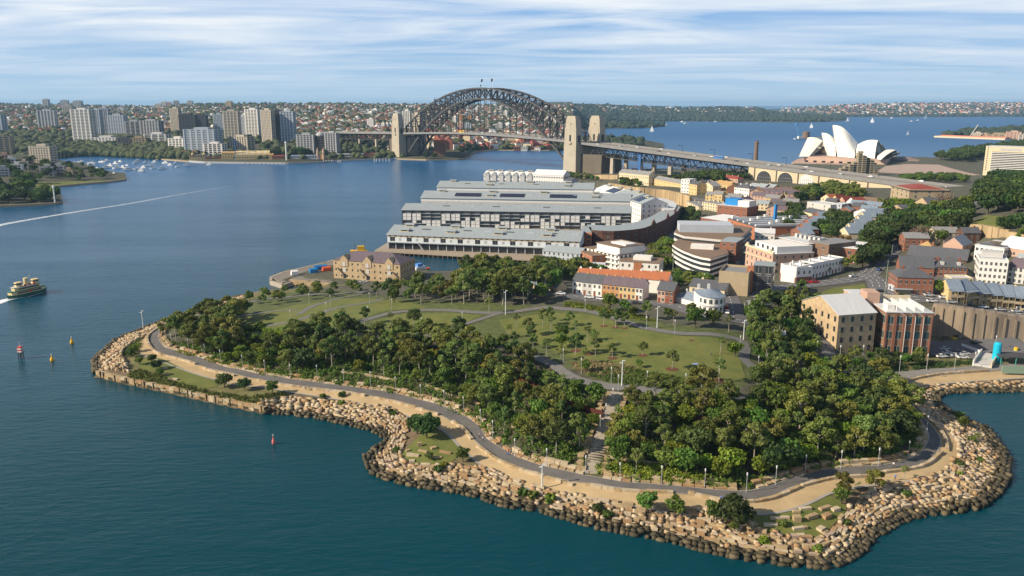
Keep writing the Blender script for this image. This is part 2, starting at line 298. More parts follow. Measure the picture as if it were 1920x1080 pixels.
def _k(P): return np.sqrt(((P[:, None]-CW[None, :, :2])**2).sum(2))+1e-9
_n = len(CW); _A = np.zeros((_n+1, _n+1)); _A[:_n, :_n] = _k(CW[:, :2])-np.eye(_n)*.4; _A[:_n, _n] = 1; _A[_n, :_n] = 1
_w = np.linalg.solve(_A, np.append(CW[:, 2], 0))
gx = np.concatenate([np.arange(-330, 330, 3.), np.arange(330, 1500, 9.)]); gy = np.concatenate([np.arange(140, 480, 3.), np.arange(480, 1000, 6.), np.arange(1000, 2600, 14.)])
def Tarr(P):
    sdv, k = sdist(P); h = np.empty(len(P))
    for s in range(0, len(P), 8000): h[s:s+8000] = _k(P[s:s+8000])@_w[:_n]+_w[_n]
    h = np.clip(h, 1.5, 45)
    return np.maximum(np.minimum(h, np.where(k > 1, 1.2, -.35)+sdv*k), -5), sdv
XX, YY = np.meshgrid(gx, gy); _P = np.stack([XX.ravel(), YY.ravel()], 1)
_t, _sd = Tarr(_P); TZ = _t.reshape(XX.shape); SD = _sd.reshape(XX.shape)
def T(x, y):
    i = min(max(int(np.searchsorted(gx, x))-1, 0), len(gx)-2); j = min(max(int(np.searchsorted(gy, y))-1, 0), len(gy)-2)
    a = min(max((x-gx[i])/(gx[i+1]-gx[i]), 0), 1); b = min(max((y-gy[j])/(gy[j+1]-gy[j]), 0), 1)
    z00, z10, z01, z11 = TZ[j, i], TZ[j, i+1], TZ[j+1, i], TZ[j+1, i+1]
    # same split as the mesh triangles
    return float(z00*(1-a)*(1-b)+z10*a*(1-b)+z01*(1-a)*b+z11*a*b)
def GT(u, v):                        # pixel -> point on the southern ground
    d = ray(u, v); lo = None; t = 120.
    while t < 3000:
        x, y, z = d[0]*t, d[1]*t, HC+d[2]*t
        if z <= T(x, y):
            lo = t-4; hi = t
            for _ in range(12):
                m = (lo+hi)/2
                if HC+d[2]*m <= T(d[0]*m, d[1]*m): hi = m
                else: lo = m
            return Vector((d[0]*hi, d[1]*hi, HC+d[2]*hi))
        t += 4
    return G(u, v, 0)
def inpoly(x, y, poly):
    c = False; j = len(poly)-1
    for i in range(len(poly)):
        if (poly[i][1] > y) != (poly[j][1] > y) and x < (poly[j][0]-poly[i][0])*(y-poly[i][1])/(poly[j][1]-poly[i][1])+poly[i][0]: c = not c
        j = i
    return c
def wpoly(px): return [tuple(GT(u, v)[:2]) for u, v in px]
def edist(x, y, pts):                # distance to a polyline
    b = 1e9
    for (ax, ay), (bx, by) in zip(pts[:-1], pts[1:]):
        dx, dy = bx-ax, by-ay; t = min(max(((x-ax)*dx+(y-ay)*dy)/(dx*dx+dy*dy+1e-9), 0), 1)
        b = min(b, math.hypot(x-ax-t*dx, y-ay-t*dy))
    return b
def drape(name, poly, mat, off=.15, step=3., zfix=None, smooth=True, **tags):   # sheet laid over the ground inside a world polygon
    pts = []
    for a, b in zip(poly, poly[1:]+poly[:1]):
        k = max(1, int(math.dist(a, b)/step)); pts += [(a[0]+(b[0]-a[0])*i/k, a[1]+(b[1]-a[1])*i/k) for i in range(k)]
    nb = len(pts); xs = [p[0] for p in pts]; ys = [p[1] for p in pts]
    y = min(ys)+step/2
    while y < max(ys):
        x = min(xs)+step/2
        while x < max(xs):
            if inpoly(x, y, poly) and min((x-p[0])**2+(y-p[1])**2 for p in pts[:nb]) > (step*.4)**2: pts.append((x, y))
            x += step
        y += step
    r = delaunay_2d_cdt([Vector(p) for p in pts], [(i, (i+1) % nb) for i in range(nb)], [list(range(nb))], 1, 1e-4)
    V = [(p.x, p.y, (zfix if zfix is not None else T(p.x, p.y))+off) for p in r[0]]
    F = []
    for f in r[2]:
        A, B, C = (r[0][i] for i in f[:3])
        F.append(tuple(f) if (B.x-A.x)*(C.y-A.y)-(B.y-A.y)*(C.x-A.x) > 0 else tuple(f[::-1]))
    mb = MB(); mb.add(V, F); return mb.build(name, mat, smooth=smooth, **tags)
def spline(pts, step=2.):
    P = [Vector(p) for p in pts]; P = [P[0]*2-P[1]]+P+[P[-1]*2-P[-2]]; out = []
    for i in range(1, len(P)-2):
        k = max(1, int((P[i+1]-P[i]).length/step))
        for j in range(k):
            t = j/k; a, b, c, d = P[i-1], P[i], P[i+1], P[i+2]
            out.append(.5*((2*b)+(c-a)*t+(2*a-5*b+4*c-d)*t*t+(3*b-a-3*c+d)*t**3))
    out.append(P[-2]); return out
def ribbon(name, px, w, mat, off=.15, **tags):
    C = spline([GT(u, v)[:2] for u, v in px], 2.5); L = []; Rr = []
    for i, p in enumerate(C):
        d = (C[min(i+1, len(C)-1)]-C[max(i-1, 0)]).normalized(); n = Vector((-d.y, d.x)); L.append(p+n*w/2); Rr.append(p-n*w/2)
    mb = MB(); k = 4
    V = []
    for a, b in zip(L, Rr):
        for j in range(k+1): q = a.lerp(b, j/k); V.append((q.x, q.y, T(q.x, q.y)+off))
    F = [(i*(k+1)+j, (i+1)*(k+1)+j, (i+1)*(k+1)+j+1, i*(k+1)+j+1) for i in range(len(L)-1) for j in range(k)]
    mb.add(V, [f[::-1] for f in F]); o = mb.build(name, mat, smooth=True, **tags); return o, C

# ------------------------------------------------------------------ ground sheet
def ground():
    V = np.stack([XX.ravel(), YY.ravel(), TZ.ravel()], 1); ny, nx = XX.shape
    idx = np.arange(nx*ny).reshape(ny, nx); a, b, c, d = idx[:-1, :-1].ravel(), idx[:-1, 1:].ravel(), idx[1:, 1:].ravel(), idx[1:, :-1].ravel()
    F = np.stack([a, b, c, d], 1); F = F[(TZ.ravel()[F].max(1) > -4.9)]
    m = M('earth', (.10, .085, .055), (.05, .06, .025), .25, .95)
    nt = m.node_tree; n = nt.nodes; L = nt.links; p = n['Principled BSDF']
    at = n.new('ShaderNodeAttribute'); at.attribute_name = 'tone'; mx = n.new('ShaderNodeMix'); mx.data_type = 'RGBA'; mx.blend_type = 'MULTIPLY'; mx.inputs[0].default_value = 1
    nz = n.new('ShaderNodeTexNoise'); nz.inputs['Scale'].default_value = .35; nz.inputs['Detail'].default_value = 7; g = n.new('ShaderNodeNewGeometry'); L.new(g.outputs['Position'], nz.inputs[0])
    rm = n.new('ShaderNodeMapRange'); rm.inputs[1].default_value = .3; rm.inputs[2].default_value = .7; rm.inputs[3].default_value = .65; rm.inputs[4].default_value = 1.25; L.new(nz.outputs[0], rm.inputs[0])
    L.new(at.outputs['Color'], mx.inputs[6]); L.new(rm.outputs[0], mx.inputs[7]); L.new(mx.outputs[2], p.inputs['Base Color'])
    me = npmesh('ground', V, F, m, smooth=True)
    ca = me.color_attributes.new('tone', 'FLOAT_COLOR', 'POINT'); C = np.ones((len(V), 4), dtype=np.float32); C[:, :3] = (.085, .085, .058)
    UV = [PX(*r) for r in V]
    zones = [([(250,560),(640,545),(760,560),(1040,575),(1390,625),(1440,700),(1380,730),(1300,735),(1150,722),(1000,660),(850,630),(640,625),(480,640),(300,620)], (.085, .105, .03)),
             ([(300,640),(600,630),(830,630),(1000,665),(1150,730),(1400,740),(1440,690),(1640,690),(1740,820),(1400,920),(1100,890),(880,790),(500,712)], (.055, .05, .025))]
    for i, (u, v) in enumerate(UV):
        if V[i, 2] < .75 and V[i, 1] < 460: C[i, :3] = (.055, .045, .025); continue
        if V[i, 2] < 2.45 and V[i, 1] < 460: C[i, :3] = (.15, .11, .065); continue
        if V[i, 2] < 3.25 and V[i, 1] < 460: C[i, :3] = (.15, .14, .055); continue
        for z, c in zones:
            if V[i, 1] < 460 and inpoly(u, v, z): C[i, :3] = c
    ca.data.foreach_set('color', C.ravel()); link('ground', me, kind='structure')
ground()
# ------------------------------------------------------------------ water
def water():
    m = bpy.data.materials.new('water'); m.use_nodes = True; nt = m.node_tree; n = nt.nodes; L = nt.links; p = n['Principled BSDF']
    p.inputs['Roughness'].default_value = .16; p.inputs['IOR'].default_value = 1.333; p.inputs['Specular IOR Level'].default_value = .2
    g = n.new('ShaderNodeNewGeometry')
    def nz(scale, det, st=None, rough=.6):
        t = n.new('ShaderNodeTexNoise'); t.inputs['Scale'].default_value = scale; t.inputs['Detail'].default_value = det; t.inputs['Roughness'].default_value = rough
        mp = n.new('ShaderNodeMapping'); mp.inputs['Rotation'].default_value = (0, 0, R(-25)); mp.inputs['Scale'].default_value = st or (1, 1, 1)
        L.new(g.outputs['Position'], mp.inputs[0]); L.new(mp.outputs[0], t.inputs[0]); return t.outputs[0]
    a = nz(.32, 6, (.55, 1.5, 1), .62); b = nz(.045, 3, (.6, 1.6, 1)); c = nz(.006, 5, (.35, 1.5, 1))
    ad = n.new('ShaderNodeMath'); ad.operation = 'MULTIPLY_ADD'; ad.inputs[1].default_value = 1.4; L.new(b, ad.inputs[0]); L.new(a, ad.inputs[2])
    # calmer and rougher patches
    rg = n.new('ShaderNodeMapRange'); rg.inputs[1].default_value = .35; rg.inputs[2].default_value = .65; rg.inputs[3].default_value = .2; rg.inputs[4].default_value = .6; L.new(c, rg.inputs[0])
    bp = n.new('ShaderNodeBump'); bp.inputs['Distance'].default_value = .9; L.new(rg.outputs[0], bp.inputs['Strength']); L.new(ad.outputs[0], bp.inputs['Height']); L.new(bp.outputs[0], p.inputs['Normal'])
    mx = n.new('ShaderNodeMix'); mx.data_type = 'RGBA'; mx.inputs[6].default_value = (.0006, .036, .050, 1); mx.inputs[7].default_value = (.0012, .050, .070, 1)
    L.new(c, mx.inputs[0])
    # bluer with distance: the sky's reflection is put into the base colour
    ln = n.new('ShaderNodeVectorMath'); ln.operation = 'LENGTH'; L.new(g.outputs['Position'], ln.inputs[0])
    dr = n.new('ShaderNodeMapRange'); dr.inputs[1].default_value = 280; dr.inputs[2].default_value = 1500; L.new(ln.outputs['Value'], dr.inputs[0])
    m2 = n.new('ShaderNodeMix'); m2.data_type = 'RGBA'; L.new(dr.outputs[0], m2.inputs[0]); L.new(mx.outputs[2], m2.inputs[6]); m2.inputs[7].default_value = (.008, .085, .22, 1)
    L.new(m2.outputs[2], p.inputs['Base Color'])
    rr = n.new('ShaderNodeMapRange'); rr.inputs[1].default_value = 300; rr.inputs[2].default_value = 3000; rr.inputs[3].default_value = .14; rr.inputs[4].default_value = .42; L.new(ln.outputs['Value'], rr.inputs[0]); L.new(rr.outputs[0], p.inputs['Roughness'])
    mb = MB(); S = 60000
    mb.add([(-S, -3000, 0), (S, -3000, 0), (S, S, 0), (-S, S, 0)], [(0, 1, 2, 3)])
    mb.build('water', m, kind='structure')
water()
# ------------------------------------------------------------------ distant land, built as hills that rise from each shore
class Land:
    def __init__(s, name, us, vs_, vsk, ratio, mat, nt=26, pw=.9, bump=8, step=8, zs=1.5):
        s.u0, s.u1 = us[0], us[-1]; s.U = np.arange(s.u0, s.u1+.1, step); s.nt = nt
        v0 = np.interp(s.U, us, vs_); vk = np.interp(s.U, us, vsk); rt = np.interp(s.U, us, ratio) if isinstance(ratio, (list, tuple)) else np.full(len(s.U), ratio)
        s.P = np.zeros((len(s.U), nt+3, 3)); rg = random.Random(hash(name) % 1000 if False else len(name)); ph = [rg.random()*6 for _ in range(8)]
        for i, u in enumerate(s.U):
            a = ray(u, 240); q = G(u, v0[i], 0); d0 = math.hypot(q.x, q.y); dirx, diry = q.x/d0, q.y/d0; dm = d0*rt[i]
            ym = diry*dm; Hr = max(ZV(dirx*dm, ym, vk[i]), 4)
            for k in range(nt+1):
                t = k/nt; d = d0*(rt[i]**t); x, y = dirx*d, diry*d
                z = zs+(Hr-zs)*(t**pw)
                nzv = math.sin(x*.006+ph[0])*math.cos(y*.005+ph[1])+.6*math.sin(x*.013+ph[2]+y*.011)+.4*math.sin(y*.024+ph[3]+x*.02)
                z += bump*nzv*math.sin(math.pi*min(t, 1))*min(1, t*3)
                s.P[i, k+1] = (x, y, max(z, zs))
            s.P[i, 0] = (dirx*d0, diry*d0, -2); s.P[i, nt+2] = (dirx*dm*1.15, diry*dm*1.15, -2)
        N = nt+3; V = s.P.reshape(-1, 3); nu = len(s.U); idx = np.arange(nu*N).reshape(nu, N)
        F = np.stack([idx[:-1, :-1].ravel(), idx[1:, :-1].ravel(), idx[1:, 1:].ravel(), idx[:-1, 1:].ravel()], 1)
        link(name, npmesh(name, V, F, mat, smooth=True), kind='structure'); s.name = name
    def at(s, u, t):
        f = min(max((u-s.u0)/(s.U[1]-s.U[0]), 0), len(s.U)-1.001); i = int(f); a = f-i
        g = min(max(t, 0), .9999)*s.nt+1; k = int(g); b = g-k; P = s.P
        return Vector((P[i, k]*(1-a)*(1-b)+P[i+1, k]*a*(1-b)+P[i, k+1]*(1-a)*b+P[i+1, k+1]*a*b).tolist())
    def hit(s, u, v):                # first visible ground at that pixel
        pt = s.at(u, 0); pv = PX(*pt)[1]
        if v >= pv: return pt
        for k in range(1, 81):
            q = s.at(u, k/80); qv = PX(*q)[1]
            if qv <= v:
                f = (pv-v)/(pv-qv+1e-9); return pt.lerp(q, f)
            pt, pv = (q, qv) if qv < pv else (pt, pv)
        return None
HM = M('hill_ground', (.045, .055, .028), (.075, .07, .045), .02, .95)
LN = Land('hills', [-160,0,95,110,125,190,270,355,380,540,600,625,740,800,868,879,884,930,1000,1040,1076], [300,300,300,297,294,293,297,304,306,308,306,304,299,301,300,297,286,282.5,283,283,280],
  [193,194,196,196,194.5,197,199,196,194,194,194,193,195,195,196,196,196,194,192,191,191.5], 3.6, HM, nt=34, bump=7)
LR = Land('hills', [1000,1060,1150,1156,1200,1280,1340,1410,1430,1442,1480,1540,1575,1584], [241,236,231,230,228,227.5,228,228,229,229,229.5,229,227.5,226.5], [193,193.5,196,199.5,200.5,203,202,203,205,210,213,217,223,226], 1.35, HM, nt=12, bump=3, zs=1)
LC = Land('hills', [1020,1100,1140,1180,1220,1240,1246], [245,243,241,241,240,238,237.5], [232,230,229,231,231,234,237], 1.12, HM, nt=8, bump=2, zs=1)
LE = Land('hills', [1430,1470,1530,1560,1600,1680,1780,1860,1920,2100], [209,213,219,220,219.5,219.5,219.5,219,219,219], [206,203,200.5,199,196.5,194.5,194,193,192.5,191.5], 1.45, HM, nt=12, bump=3, zs=1)
LK = Land('hills', [1070,1140,1205,1225,1248], [279,279,279,278,277.5], [262,258,263,269,275.5], [1.2,1.2,1.12,1.06,1.01], HM, nt=8, bump=1, zs=1.5, step=6)
# ------------------------------------------------------------------ plants
ORD = ['first','second','third','fourth','fifth','sixth','seventh','eighth','ninth','tenth','eleventh','twelfth','thirteenth','fourteenth','fifteenth','sixteenth','seventeenth','eighteenth','nineteenth','twentieth']
def ordn(i):
    if i < 20: return ORD[i]
    t = ['', '', 'twenty', 'thirty', 'forty', 'fifty', 'sixty'][(i+1)//10]; u = (i+1) % 10
    return t+('-'+ORD[u-1] if u else {'twenty':'','thirty':'','forty':''}.get(t, '')) if u else {'twenty':'twentieth','thirty':'thirtieth','forty':'fortieth','fifty':'fiftieth'}[t]
BARK = M('pale_bark', (.42,.38,.33), (.22,.19,.15), 2, .9); DBARK = M('dark_bark', (.12,.09,.06), (.07,.055,.04), 2, .95)
GUM = Mleaf('gum_leaves', (.10,.15,.036), (.18,.225,.058), trans=.32); GUM2 = Mleaf('olive_leaves', (.14,.165,.032), (.205,.215,.048), trans=.32)
FIG = Mleaf('dark_leaves', (.038,.070,.018), (.072,.115,.028)); ACA = Mleaf('bright_leaves', (.12,.18,.018), (.22,.27,.03), trans=.32); MID = Mleaf('green_leaves', (.075,.14,.022), (.135,.205,.035), trans=.32)
AUT = Mleaf('autumn_leaves', (.16,.085,.03), (.24,.14,.05)); BARE = Mleaf('bare_twigs', (.13,.095,.07), (.19,.14,.10)); HED = Mleaf('cover_leaves', (.075,.12,.02), (.13,.17,.035), val=.1)
def leaves(cl, n, size, seed, flat=.0, inside=.35):
    g = np.random.default_rng(seed); cl = np.array(cl, dtype=float); w = (cl[:, 3]*cl[:, 4]); i = g.choice(len(cl), n, p=w/w.sum()); c = cl[i]
    d = g.normal(size=(n, 3)); d[:, 2] += .25; d /= np.linalg.norm(d, axis=1)[:, None]
    r = 1-np.abs(g.normal(size=n))*.22; r = np.where(g.random(n) < inside, g.random(n)**.6, r)+g.normal(size=n)*.05
    P = c[:, :3]+d*c[:, 3:6]*r[:, None]
    N = d*.8+g.normal(size=(n, 3))*.55; N /= np.linalg.norm(N, axis=1)[:, None]
    t = np.cross(N, g.normal(size=(n, 3))); t /= np.linalg.norm(t, axis=1)[:, None]; b = np.cross(N, t)
    s = size*(.55+g.random(n)*.9); s2 = s*(.55+g.random(n)*.4)
    V = np.stack([P-t*s[:, None]-b*s2[:, None]*.3, P-b*s2[:, None], P+t*s[:, None]*.9+b*s2[:, None]*.2, P+b*s2[:, None]], 1).reshape(-1, 3)
    return V, np.arange(4*n).reshape(n, 4)
def gum(seed, H=10, R0=3.0, n=1700, ncl=7, leaf=.32, mat=None, bark=None, spread=1., crown_lo=.42, dense=1.):
    g = random.Random(seed); cl = []; mb = MB(); lean = (g.uniform(-.5, .5), g.uniform(-.5, .5)); fk = H*g.uniform(.28, .4)
    top = Vector((lean[0], lean[1], H*.8)); mid = Vector((lean[0]*.5, lean[1]*.5, fk)); mb.tube((0, 0, -.6), mid, H*.02, H*.015, 6); mb.tube(mid, top, H*.015, H*.004, 5)
    for i in range(ncl):
        a = i*2.4+g.uniform(-.5, .5); q = (i+.5)/ncl; rr = R0*spread*(.25+.55*math.sin(math.pi*(.15+.75*q)))*g.uniform(.8, 1.15); z = H*(crown_lo+.12+(1-crown_lo-.22)*q)
        c = Vector((lean[0]*q+rr*math.cos(a), lean[1]*q+rr*math.sin(a), z)); r = R0*g.uniform(.36, .56)*(1.1-.35*q)
        cl.append((*c, r, r, r*g.uniform(.6, .85))); mb.tube(mid.lerp(top, q*.7), c, H*.009, H*.003, 4)
    cl.append((lean[0], lean[1], H*.9, R0*.42, R0*.42, H*.1))
    V, F = leaves(cl, n, leaf, seed*7+1, inside=.3)
    return mb.mesh('trunk', bark or BARK), npmesh('crown', V, F, mat or GUM)
def broad(seed, H=8, R0=4.2, n=1300, leaf=.42, mat=None, bark=None, flat=.75, ncl=9):
    g = random.Random(seed); cl = [(0, 0, H*.58, R0*.72, R0*.72, H*.34)]; mb = MB(); mb.tube((0, 0, -.6), (0, 0, H*.35), H*.035, H*.028, 7)
    for i in range(ncl):
        a = i*2.4+g.uniform(-.4, .4); rr = R0*g.uniform(.45, .68); z = H*g.uniform(.42, .78); c = (rr*math.cos(a), rr*math.sin(a), z); r = R0*g.uniform(.3, .45)
        cl.append((*c, r, r, r*flat)); mb.tube((0, 0, H*.32), c, H*.018, H*.006, 5)
    V, F = leaves(cl, n, leaf, seed*5+3, inside=.2)
    return mb.mesh('trunk', bark or DBARK), npmesh('crown', V, F, mat or FIG)
def shrub(seed, Rr=1.6, H=1.8, n=260, leaf=.3, mat=None, ncl=5):
    g = random.Random(seed); cl = [(0, 0, H*.4, Rr*.7, Rr*.7, H*.5)]
    for i in range(ncl):
        a = i*1.9; rr = Rr*g.uniform(.3, .65); cl.append((rr*math.cos(a), rr*math.sin(a), H*g.uniform(.3, .65), Rr*.4, Rr*.4, H*.35))
    V, F = leaves(cl, n, leaf, seed+90, inside=.15); return npmesh('shrub', V, F, mat or MID)
def palm(seed, H=9):
    mb = MB(); mb.tube((0, 0, -.5), (.2, 0, H), .28, .2, 7); g = random.Random(seed); lv = MB()
    for i in range(18):
        a = i*2.4; up = g.uniform(-.2, .8); p0 = Vector((.2, 0, H)); d = Vector((math.cos(a), math.sin(a), up)).normalized(); s = Vector((-d.y, d.x, 0)).normalized(); pts = []
        for k in range(5): q = k/4; pts.append(p0+d*2.9*q+Vector((0, 0, -1.5*q*q)))
        for k in range(4):
            w = .34*(1-abs(k-1)/4); lv.add([pts[k]-s*w, pts[k+1]-s*w*.8, pts[k+1]+s*w*.8, pts[k]+s*w], [(0, 1, 2, 3)])
    return mb.mesh('trunk', DBARK), lv.mesh('crown', MID)
SPEC = {'gum': [gum(i+1, ncl=6+i % 3, R0=2.7+.3*(i % 3)) for i in range(6)],
        'olive': [gum(i+21, H=9, R0=3.3, mat=GUM2, ncl=8, crown_lo=.3) for i in range(3)],
        'mid': [broad(i+31, H=7, R0=3.1, n=900, leaf=.36, mat=MID) for i in range(3)],
        'fig': [broad(i+41, H=8, R0=4.4, n=1500, leaf=.42, mat=FIG, ncl=11) for i in range(3)],
        'acacia': [broad(i+51, H=5.5, R0=3.0, n=900, leaf=.32, mat=ACA) for i in range(3)],
        'thin': [gum(i+61, H=10, R0=2.4, n=380, leaf=.3, ncl=6, crown_lo=.5) for i in range(2)],
        'autumn': [broad(i+71, H=9, R0=4.5, n=1200, leaf=.34, mat=AUT) for i in range(2)],
        'bare': [broad(i+81, H=9, R0=4.2, n=800, leaf=.24, mat=BARE, ncl=12) for i in range(2)],
        'palm': [palm(3), palm(8, 7)]}
SNAME = {'gum':'gum_tree','olive':'gum_tree','mid':'leafy_tree','fig':'fig_tree','acacia':'acacia_tree','thin':'sapling','autumn':'plane_tree','bare':'bare_tree','palm':'palm_tree'}
TREQ = []
def tree(sp, x, y, h, label, group=None, z=None, i=None, w=None): TREQ.append((sp, x, y, h, label, group, T(x, y) if z is None else z, rnd.randrange(12), rnd.uniform(0, 6.28), w))
def tree_now(sp, x, y, h, label, group, z, i, ro, w):
    vs_ = SPEC[sp]; tm, cm = vs_[rnd.randrange(len(vs_)) if i is None else i % len(vs_)]
    H0 = {'gum':10,'olive':9,'mid':7,'fig':8,'acacia':5.5,'thin':10,'autumn':9,'bare':9,'palm':9}[sp]; s = h/H0; sw = s if w is None else w
    t = thing(SNAME[sp], label, 'tree', (x, y, z), ro, group, (sw, sw, s))
    link('trunk', tm, t); link('crown', cm, t); return t
def scatter(poly, dmin, tries, avoid=(), avd=3, rs=1):
    g = random.Random(rs); xs = [p[0] for p in poly]; ys = [p[1] for p in poly]; out = []; cell = {}
    for _ in range(tries):
        x, y = g.uniform(min(xs), max(xs)), g.uniform(min(ys), max(ys))
        if not inpoly(x, y, poly): continue
        if any(edist(x, y, a) < avd for a in avoid): continue
        k = (int(x//dmin), int(y//dmin))
        if any(math.hypot(x-q[0], y-q[1]) < dmin for i in (-1, 0, 1) for j in (-1, 0, 1) for q in cell.get((k[0]+i, k[1]+j), ())): continue
        cell.setdefault(k, []).append((x, y)); out.append((x, y))
    return out

# ------------------------------------------------------------------ paths and lawns of the headland
ASPH = M('asphalt', (.15,.142,.135), (.095,.092,.09), .22, .9, detail=12); SANDM = M('sandy_gravel', (.50,.37,.20), (.37,.27,.15), .16, .95, detail=12); PATHM = M('path_asphalt', (.17,.165,.16), (.13,.125,.12), .4, .9)
LAWN = M('lawn_grass', (.082,.112,.020), (.165,.165,.040), .16, .95, detail=12); PLAZ = M('plaza_paving', (.24,.225,.205), (.19,.18,.165), .5, .9); STAIRM = M('stair_stone', (.40,.35,.28), (.30,.26,.21), .8, .9)
def wq(px, z=3.): return [tuple(G(u, v, z)[:2]) for u, v in px]
ro, ri = [p[:] for p in wq(ROADO)], wq(ROADI)
def smooth2(p, st=2.5): return [tuple(q) for q in spline(p, st)]
ro2, ri2 = smooth2(ro), smooth2(ri)
drape('sand_path', smooth2(ro[:-1]+wq(SANDUP2))+smooth2(wq(SANDLO))[::-1], SANDM, .10, 3., kind='structure')
drape('promenade_road', ro2+ri2[::-1], ASPH, .18, 3., kind='structure')
drape('plaza', wq([(1660,718),(1690,719),(1725,706),(1765,701),(1852,696),(1920,692),(2010,690),(2010,676),(1920,680),(1850,684),(1790,690),(1740,692),(1690,697),(1655,703)]), PLAZ, .22, 3., kind='structure')
def strip(name, P, w, off, mat, raise_=.0):
    mb = MB(); V = []; n = len(P)
    for i, p in enumerate(P):
        a, b = Vector(P[max(i-1, 0)]), Vector(P[min(i+1, n-1)]); d = (b-a).normalized(); nn = Vector((-d.y, d.x))*w/2; z = T(*p)+off
        V += [(p[0]-nn.x, p[1]-nn.y, z), (p[0]+nn.x, p[1]+nn.y, z)]
    mb.add(V, [(2*i, 2*i+2, 2*i+3, 2*i+1) for i in range(n-1)]); return mb.build(name, mat, kind='structure')
KERB = M('concrete_kerb', (.36,.34,.31), (.26,.25,.23), .7, .9)
strip('kerb', smooth2(wq(SANDLO)), .9, .19, KERB); strip('kerb', ri2, .35, .24, KERB); strip('kerb', ro2, .35, .24, KERB)
PATHS = [([(303,617),(340,600),(390,588),(437,578),(480,564),(540,557),(600,552),(640,551),(690,548)], 4.5), ([(560,590),(585,575),(620,564),(650,557),(680,552)], 3), ([(500,612),(560,600),(602,587),(635,577),(695,567),(720,560)], 3),
 ([(560,625),(615,622),(660,607),(697,597),(735,587),(785,582),(835,582),(910,587),(960,585),(1022,577),(1060,580),(1110,585),(1177,605),(1210,615),(1272,625),(1335,627),(1385,637),(1397,650),(1395,672),(1410,687),(1425,700)], 4.2),
 ([(790,636),(805,630),(830,627),(860,612),(897,600),(935,588)], 3.2), ([(1000,668),(1035,683),(1055,697),(1085,712),(1140,725),(1185,727),(1260,737),(1310,740),(1400,748)], 4), ([(400,632),(450,628),(500,625),(560,625)], 3),
 ([(1549,560),(1547,580),(1540,602),(1535,620),(1547,645),(1560,672),(1585,700)], 6), ([(420,598),(470,590),(520,583),(560,582)], 2.5)]
PC = []
for px, w in PATHS:
    o, C = ribbon('path', px, w, PATHM, .17 if w < 5 else .15, kind='structure'); PC.append([tuple(p) for p in C])
for px in ([(262,690),(262,675),(298,672),(345,692),(385,708),(403,715),(408,725),(385,729),(330,714),(290,697)], [(750,848),(792,808),(828,810),(848,826),(860,842),(853,860),(815,867),(772,861)], [(1404,968),(1465,963),(1515,948),(1553,930),(1588,944),(1565,973),(1535,1000),(1480,998),(1428,986)]):
    drape('lawn', smooth2(wq(px, 2.9)+[wq(px, 2.9)[0]]), LAWN, .12, 3., kind='structure')
drape('lawn', wpoly([(935,600),(1020,588),(1060,587),(1110,592),(1165,606),(1200,618),(1265,630),(1330,633),(1372,643),(1385,662),(1392,690),(1400,712),(1340,720),(1300,716),(1240,705),(1180,690),(1120,682),(1060,668),(1000,640),(950,625)]), LAWN, .13, 4., kind='structure')
drape('lawn', wpoly([(450,597),(560,572),(640,560),(700,560),(760,565),(800,578),(730,582),(690,594),(640,608),(600,618),(540,620),(500,620),(470,612)]), LAWN, .1, 4., kind='structure')
drape('lawn', wpoly([(700,602),(760,588),(860,588),(905,592),(870,606),(840,616),(790,622),(740,618)]), LAWN, .1, 4., kind='structure')
# stairway down the slope
def stairs():
    a, b = GT(1105, 888), GT(1157, 737); d = Vector((b.x-a.x, b.y-a.y)); L = d.length; d.normalize(); n = Vector((-d.y, d.x)); t = thing('outdoor_staircase', 'long pale stone staircase climbing straight through the wooded slope from the promenade', 'staircase', (a.x, a.y, 0)); k = 36
    mb = MB(); rail = MB()
    for i in range(k):
        p = Vector((a.x, a.y))+d*L*(i+.5)/k; z = a.z+(b.z-a.z)*(i+1)/k+.45; mb.obox((p.x-a.x, p.y-a.y), L/k*1.03, 4.6, -1, z, math.atan2(d.y, d.x))
    mb.build('steps', STAIRM, t)
    for s in (-1, 1):
        w = MB(); r2 = random.Random(3+s)
        for i in range(22):
            p = Vector((a.x, a.y))+d*L*(i+.5)/22+n*s*(3.3+r2.uniform(-.3, .6)); z = a.z+(b.z-a.z)*(i+.5)/22+r2.uniform(.6, 1.5); w.obox((p.x-a.x, p.y-a.y), r2.uniform(1.3, 2.2), r2.uniform(1, 2.2), -1, z, math.atan2(d.y, d.x)+r2.uniform(-.15, .15))
        w.build('side_wall', SST, t)
    return [tuple(a[:2]), tuple(b[:2])]
# ------------------------------------------------------------------ sandstone
SST = M('sandstone', (.43,.325,.19), (.27,.195,.105), .5, .9, bump=.1); SST2 = M('pale_sandstone', (.52,.43,.30), (.36,.285,.19), .5, .9, bump=.1); SST3 = M('orange_sandstone', (.39,.245,.125), (.28,.175,.09), .5, .9, bump=.1)
SST4 = M('pink_sandstone', (.41,.315,.23), (.31,.23,.16), .5, .9, bump=.1); ALG = M('algae_rock', (.075,.062,.03), (.035,.03,.018), .8, .8, bump=.1); ALG2 = M('wet_rock', (.14,.11,.06), (.07,.055,.03), .8, .75, bump=.1)
BM = [SST, SST2, SST3, SST4, ALG, ALG2]
def blockv(g, L, D, Hh):
    v = []
    for z in (0, 1):
        for x, y in ((-1,-1),(1,-1),(1,1),(-1,1)):
            v.append((x*L/2*(1-g.uniform(0, .07)), y*D/2*(1-g.uniform(0, .09)), (-.5 if z == 0 else Hh*(1-g.uniform(0, .13)))))
    return v
BF = [(0,3,2,1),(4,5,6,7),(0,1,5,4),(1,2,6,5),(2,3,7,6),(3,0,4,7)]
GAPS = []
